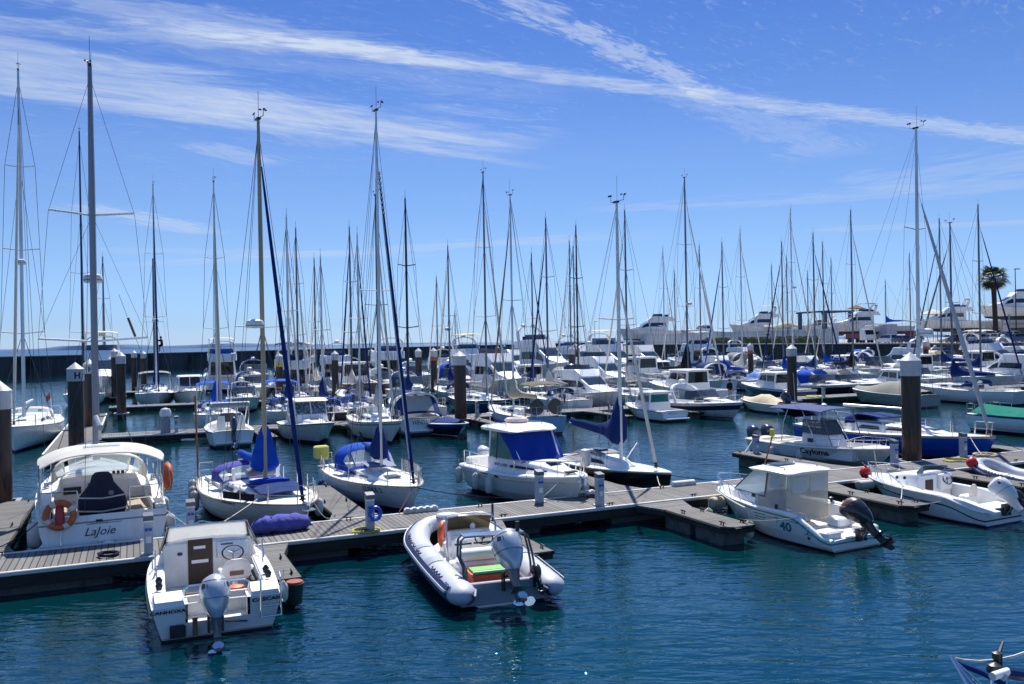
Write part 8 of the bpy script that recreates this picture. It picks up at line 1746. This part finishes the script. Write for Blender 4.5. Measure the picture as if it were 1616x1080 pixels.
for px, row, L, way, st, lb_, kw in (
    (470, '4f', 10.5, 'out', 'flybridge', 'white cruiser with pale awning beyond the red striped trawler', dict(top=creamcan)),
    (560, '4f', 11., 'in', 'sport', 'white cruiser with curved arch beyond the brown wooden hull', dict(canvas=None)),
    (688, '4f', 9., 'out', 'flybridge', 'white flybridge cruiser between two dark piles before the breakwater', dict(domes=1)),
    (815, '4f', 11., 'in', 'flybridge', 'white motor yacht right of the leaning jib before the breakwater', dict(domes=0)),
    (880, '3n', 8.6, 'out', 'sport', 'white cruiser with grey canvas behind the pale blue sailboat', dict(canvas=greycan)),
    (915, '4f', 12., 'in', 'flybridge', 'white motor yacht with blue cover before the breakwater end', dict(canvas=royal, domes=2)),
    (1085, '4f', 12., 'out', 'flybridge', 'white motor yacht beyond the black sail pyramid', dict(top=whitecan)),
    (1042, '3f', 8.2, 'in', 'pilothouse', 'white pilothouse boat behind the saloon cruiser', {}),
    (1140, '3f', 8.4, 'in', 'flybridge', 'white flybridge cruiser right of the saloon cruiser', dict(domes=0)),
    (1105, '3n', 8.6, 'out', 'sport', 'white cruiser with navy canvas behind the navy striped cruiser', dict(canvas=navy)),
    (1281, '3f', 7.6, 'in', 'flybridge', 'white flybridge cruiser under the third hedge', dict(domes=1, arch_=False)),
    (1418, '3f', 9.6, 'out', 'flybridge', 'white flybridge cruiser right of the dark bundled sail', dict(domes=1)),
    (1490, '3f', 9.2, 'in', 'sport', 'white cruiser with cream canvas right of the banded pile', dict(canvas=creamcan)),
    (1180, '4f', 10., 'in', 'flybridge', 'white cruiser below the gap between the two left hedges', dict(domes=0))):
    mbt(px, row, L, way, lb_, st, **kw)
for a in range(len(USED)):
    for b in range(a):
        if USED[a][0] == USED[b][0] and abs(USED[a][1] - USED[b][1]) < (USED[a][2] + USED[b][2]) / 2 * .93: print('CLASH', USED[a][0], round(USED[a][1], 1), round(USED[b][1], 1), USED[a][3][:40], '|', USED[b][3][:40])
# ---- boats on the hard
def onhard(px, d, ang, L, style, label, zoff=.9, sail=None, **kw):
    p = quay(px, d, QZ + zoff); r, H_ = motorboat('motor_yacht', p - V((cos(ang), sin(ang), 0)) * L / 2, ang, L, L * .25 + .8, L * .12, L * .165, label, style, lod=0, group='boats ashore on the quay', **kw)
    r.scale = (1.15, 1.15, 1.3); zoff /= 1.3
    for x in (.25, .6):
        for sd in (1, -1): MB().tube([(x * L, sd * L * .1, .3), (x * L, sd * L * .13, -zoff)], .12, galv, 5).build('prop_stand', r)
    return r
onhard(1032, 12, R(183), 19, 'flybridge', 'large white motor yacht ashore beyond the masts, with long black windows', 1.6, domes=0, arch_=False)
onhard(1200, 14, R(178), 13, 'flybridge', 'white motor yacht ashore with a tall antenna mast', 2.6, domes=2, top=whitecan)
onhard(1242, 11, R(170), 10, 'covered', 'old white boat ashore with red bottom under a cream awning', 2.2, bottom=M('red_antifouling', (.30, .03, .03), .6), canvas=creamcan, rail_=False)
onhard(1297, 18, R(180), 11, 'sport', 'white motor cruiser ashore between the boat lift posts', 2.2, canvas=None)
onhard(1357, 14, R(178), 11, 'flybridge', 'white motor yacht ashore below the straw parasol', 2.4, domes=0, top=greycan)
onhard(1500, 24, R(170), 11, 'flybridge', 'white motor yacht ashore with two round domes behind the white parasol', 2.6, domes=2)
onhard(1606, 22, R(175), 11, 'flybridge', 'white motor yacht ashore above the cream building', 4.6, domes=0)
onhard(1112, 14, R(185), 12, 'pilothouse', 'grey white fishing trawler ashore left of the hedges', 1.8, B=None) if False else onhard(1112, 14, R(185), 12, 'pilothouse', 'grey white fishing trawler ashore above the left hedge', 1.8, hull=M('grey_white_trawler', (.45, .46, .47), .5))
sailboat('sailing_yacht', quay(1440, 16, QZ + 2.2), R(178), 11, 3.2, 1.2, 1.4, 'sailing yacht ashore with blue boom cover behind the red sign', hull=M('pale_blue_grey_hull', (.44, .48, .56), .4), mx=.5, top=at_y(1418, 443, quay(1430, 16).y).z - QZ - 2.2, mast=alug, cover=royal, jib=None, hood=None, lod=0, wr=.015, group='boats ashore on the quay')
# ---- lights, flags, people
def person(p, rz, label, pose, top, bottom):
    pts = pose; o = empty('person', p, rz); tag(o, label, 'person')
    nm = ['pelvis', 'belly', 'chest', 'neck', 'head', 'crown', 'ls', 'le', 'lh', 'rs', 're', 'rh', 'lhip', 'lk', 'lf', 'lt', 'rhip', 'rk', 'rf', 'rt']
    rad = dict(pelvis=.15, belly=.145, chest=.165, neck=.06, head=.105, crown=.085, ls=.075, le=.05, lh=.04, rs=.075, re=.05, rh=.04, lhip=.10, lk=.065, lf=.045, lt=.04, rhip=.10, rk=.065, rf=.045, rt=.04)
    ed = [('pelvis', 'belly'), ('belly', 'chest'), ('chest', 'neck'), ('neck', 'head'), ('head', 'crown'), ('chest', 'ls'), ('ls', 'le'), ('le', 'lh'), ('chest', 'rs'), ('rs', 're'), ('re', 'rh'), ('pelvis', 'lhip'), ('lhip', 'lk'), ('lk', 'lf'), ('lf', 'lt'), ('pelvis', 'rhip'), ('rhip', 'rk'), ('rk', 'rf'), ('rf', 'rt')]
    me = bpy.data.meshes.new('person_body'); me.from_pydata([pts[k] for k in nm], [(nm.index(a), nm.index(b)) for a, b in ed], []); b = bpy.data.objects.new('body', me); sc.collection.objects.link(b); b.parent = o
    sk = b.modifiers.new('skin', 'SKIN'); sk.use_smooth_shade = True
    for i, k in enumerate(nm): me.skin_vertices[0].data[i].radius = (rad[k], rad[k] * (.75 if k in ('belly', 'chest', 'pelvis') else 1)); me.skin_vertices[0].data[i].use_root = (k == 'pelvis')
    b.modifiers.new('sub', 'SUBSURF').render_levels = 2; b.modifiers['sub'].levels = 2
    dg = bpy.context.evaluated_depsgraph_get(); m2 = bpy.data.meshes.new_from_object(b.evaluated_get(dg)); b.modifiers.clear(); b.data = m2
    m2.materials.clear(); [m2.materials.append(x) for x in (top, bottom, skin)]
    hz, cz = pts['pelvis'][2] - .02, pts['neck'][2] + .02
    for f in m2.polygons:
        c = f.center; hand = min((V(pts['lh']) - c).length, (V(pts['rh']) - c).length) < .14
        f.material_index = 2 if (c.z > cz and abs(c.x - pts['head'][0]) < .2 and abs(c.y - pts['head'][1]) < .2) or hand else 1 if c.z < hz else 0; f.use_smooth = True
    h = V(pts['head']); MB().lathe([(.112, -.01), (.12, .05), (.10, .11), (.05, .15), (0, .155)], hairm, 12, h + V((-.015, 0, .02))).build('hair', o)
    for s_, k in ((1, 'lh'), (-1, 'rh')):
        hd = V(pts[k]); e = V(pts[k[0] + 'e']); d = (hd - e).normalized(); sd = d.orthogonal().normalized(); m = MB()
        for i in range(4): m.tube([hd + sd * (i - 1.5) * .02, hd + sd * (i - 1.5) * .023 + d * (.09 - abs(i - 1.4) * .012), hd + sd * (i - 1.5) * .02 + d * .12 + sd.cross(d) * .03], [.011, .01, .008], skin, 5)
        m.tube([hd - sd * .03, hd - sd * .06 + d * .04, hd - sd * .05 + d * .075], [.012, .011, .009], skin, 5); m.build('fingers', b)
    return o
stand = dict(pelvis=(0, 0, .95), belly=(.01, 0, 1.12), chest=(0, 0, 1.36), neck=(.01, 0, 1.52), head=(.03, 0, 1.65), crown=(.02, 0, 1.74), ls=(0, .19, 1.43), le=(-.02, .26, 1.16), lh=(.10, .24, .93), rs=(0, -.19, 1.43), re=(-.03, -.27, 1.17), rh=(.12, -.25, .95), lhip=(0, .10, .90), lk=(.04, .11, .49), lf=(-.01, .12, .07), lt=(.14, .13, .04), rhip=(0, -.10, .90), rk=(.02, -.11, .49), rf=(-.03, -.12, .07), rt=(.12, -.13, .04))
climb = dict(pelvis=(0, 0, .55), belly=(-.02, 0, .72), chest=(.02, 0, .96), neck=(.06, 0, 1.11), head=(.10, 0, 1.23), crown=(.10, 0, 1.32), ls=(.04, .19, 1.03), le=(.26, .20, .98), lh=(.40, .06, 1.18), rs=(.04, -.19, 1.03), re=(.24, -.22, .90), rh=(.40, -.05, .98), lhip=(0, .10, .50), lk=(.34, .15, .46), lf=(.30, .10, .06), lt=(.42, .08, .04), rhip=(0, -.10, .50), rk=(.30, -.16, .36), rf=(.24, -.10, -.05), rt=(.36, -.08, -.08))
mp = w_of(kt, (.57 * 12, 0, 0)); zt = at_y(246, 552, mp.y).z
person(mp + V((.62, -.1, zt - .1)), R(180), 'person in dark clothes hoisted up the white mast of the ketch', climb, dkcloth, dkcloth)
pp = W(s_at(1166, 53.0), 54.2, .5); person(pp, R(-60), 'person in a dark top and light trousers standing among the boats by the tall pile', stand, dkcloth, M('light_trousers', (.5, .48, .46), .9))
def flag(p, cols, label, h=1.4, rz=0.):
    o = empty('flag', p, rz); tag(o, label, 'flag'); MB().tube([(0, 0, 0), (-.25, 0, h)], .02, whitem, 5).build('staff', o); m = MB(); rows = []
    for k, c in enumerate(cols):
        m.sheet([[V((-.25 * (1 - .32 * v) - .0 - (k + u) * .24, .04 * sin(5 * u + 3 * v + k), h - .02 - v * .45 - (k + u) * .16)) for v in (0, .5, 1)] for u in (0, .5, 1)], c, .006)
    m.build('cloth', o)
flag(w_of(y1, (.1, .9, 1.2)), [redst, redst], 'small red flag on the stern of the large yacht at left', 1.6, R(90)); flag(w_of(lb, (.1, -.7, 1.1)), [gelw, redst], 'red and white flag at the stern of the pale blue sailboat', 1.5, R(114))
flag(W(s_at(958, 47.5), 47.6, .3), [redst, gelw], 'small red and white marker flag by the teal curtained boat', 1.3, R(100))
# radar reflector hanging in rigging, left
o = MB().tube([(-.35, 0, .95), (-.02, 0, .03)], .008, ropeb, 4).tube([(0, 0, 0), (.28, 0, -.75)], .05, wood, 8).tube([(.29, 0, -.77), (.62, 0, -1.75)], .008, ropeb, 4).build('rolled_flag'); o.location = at_y(202, 502, 34); tag(o, 'thin brown rolled flag hanging in the rigging of the canopy yacht', 'flag')
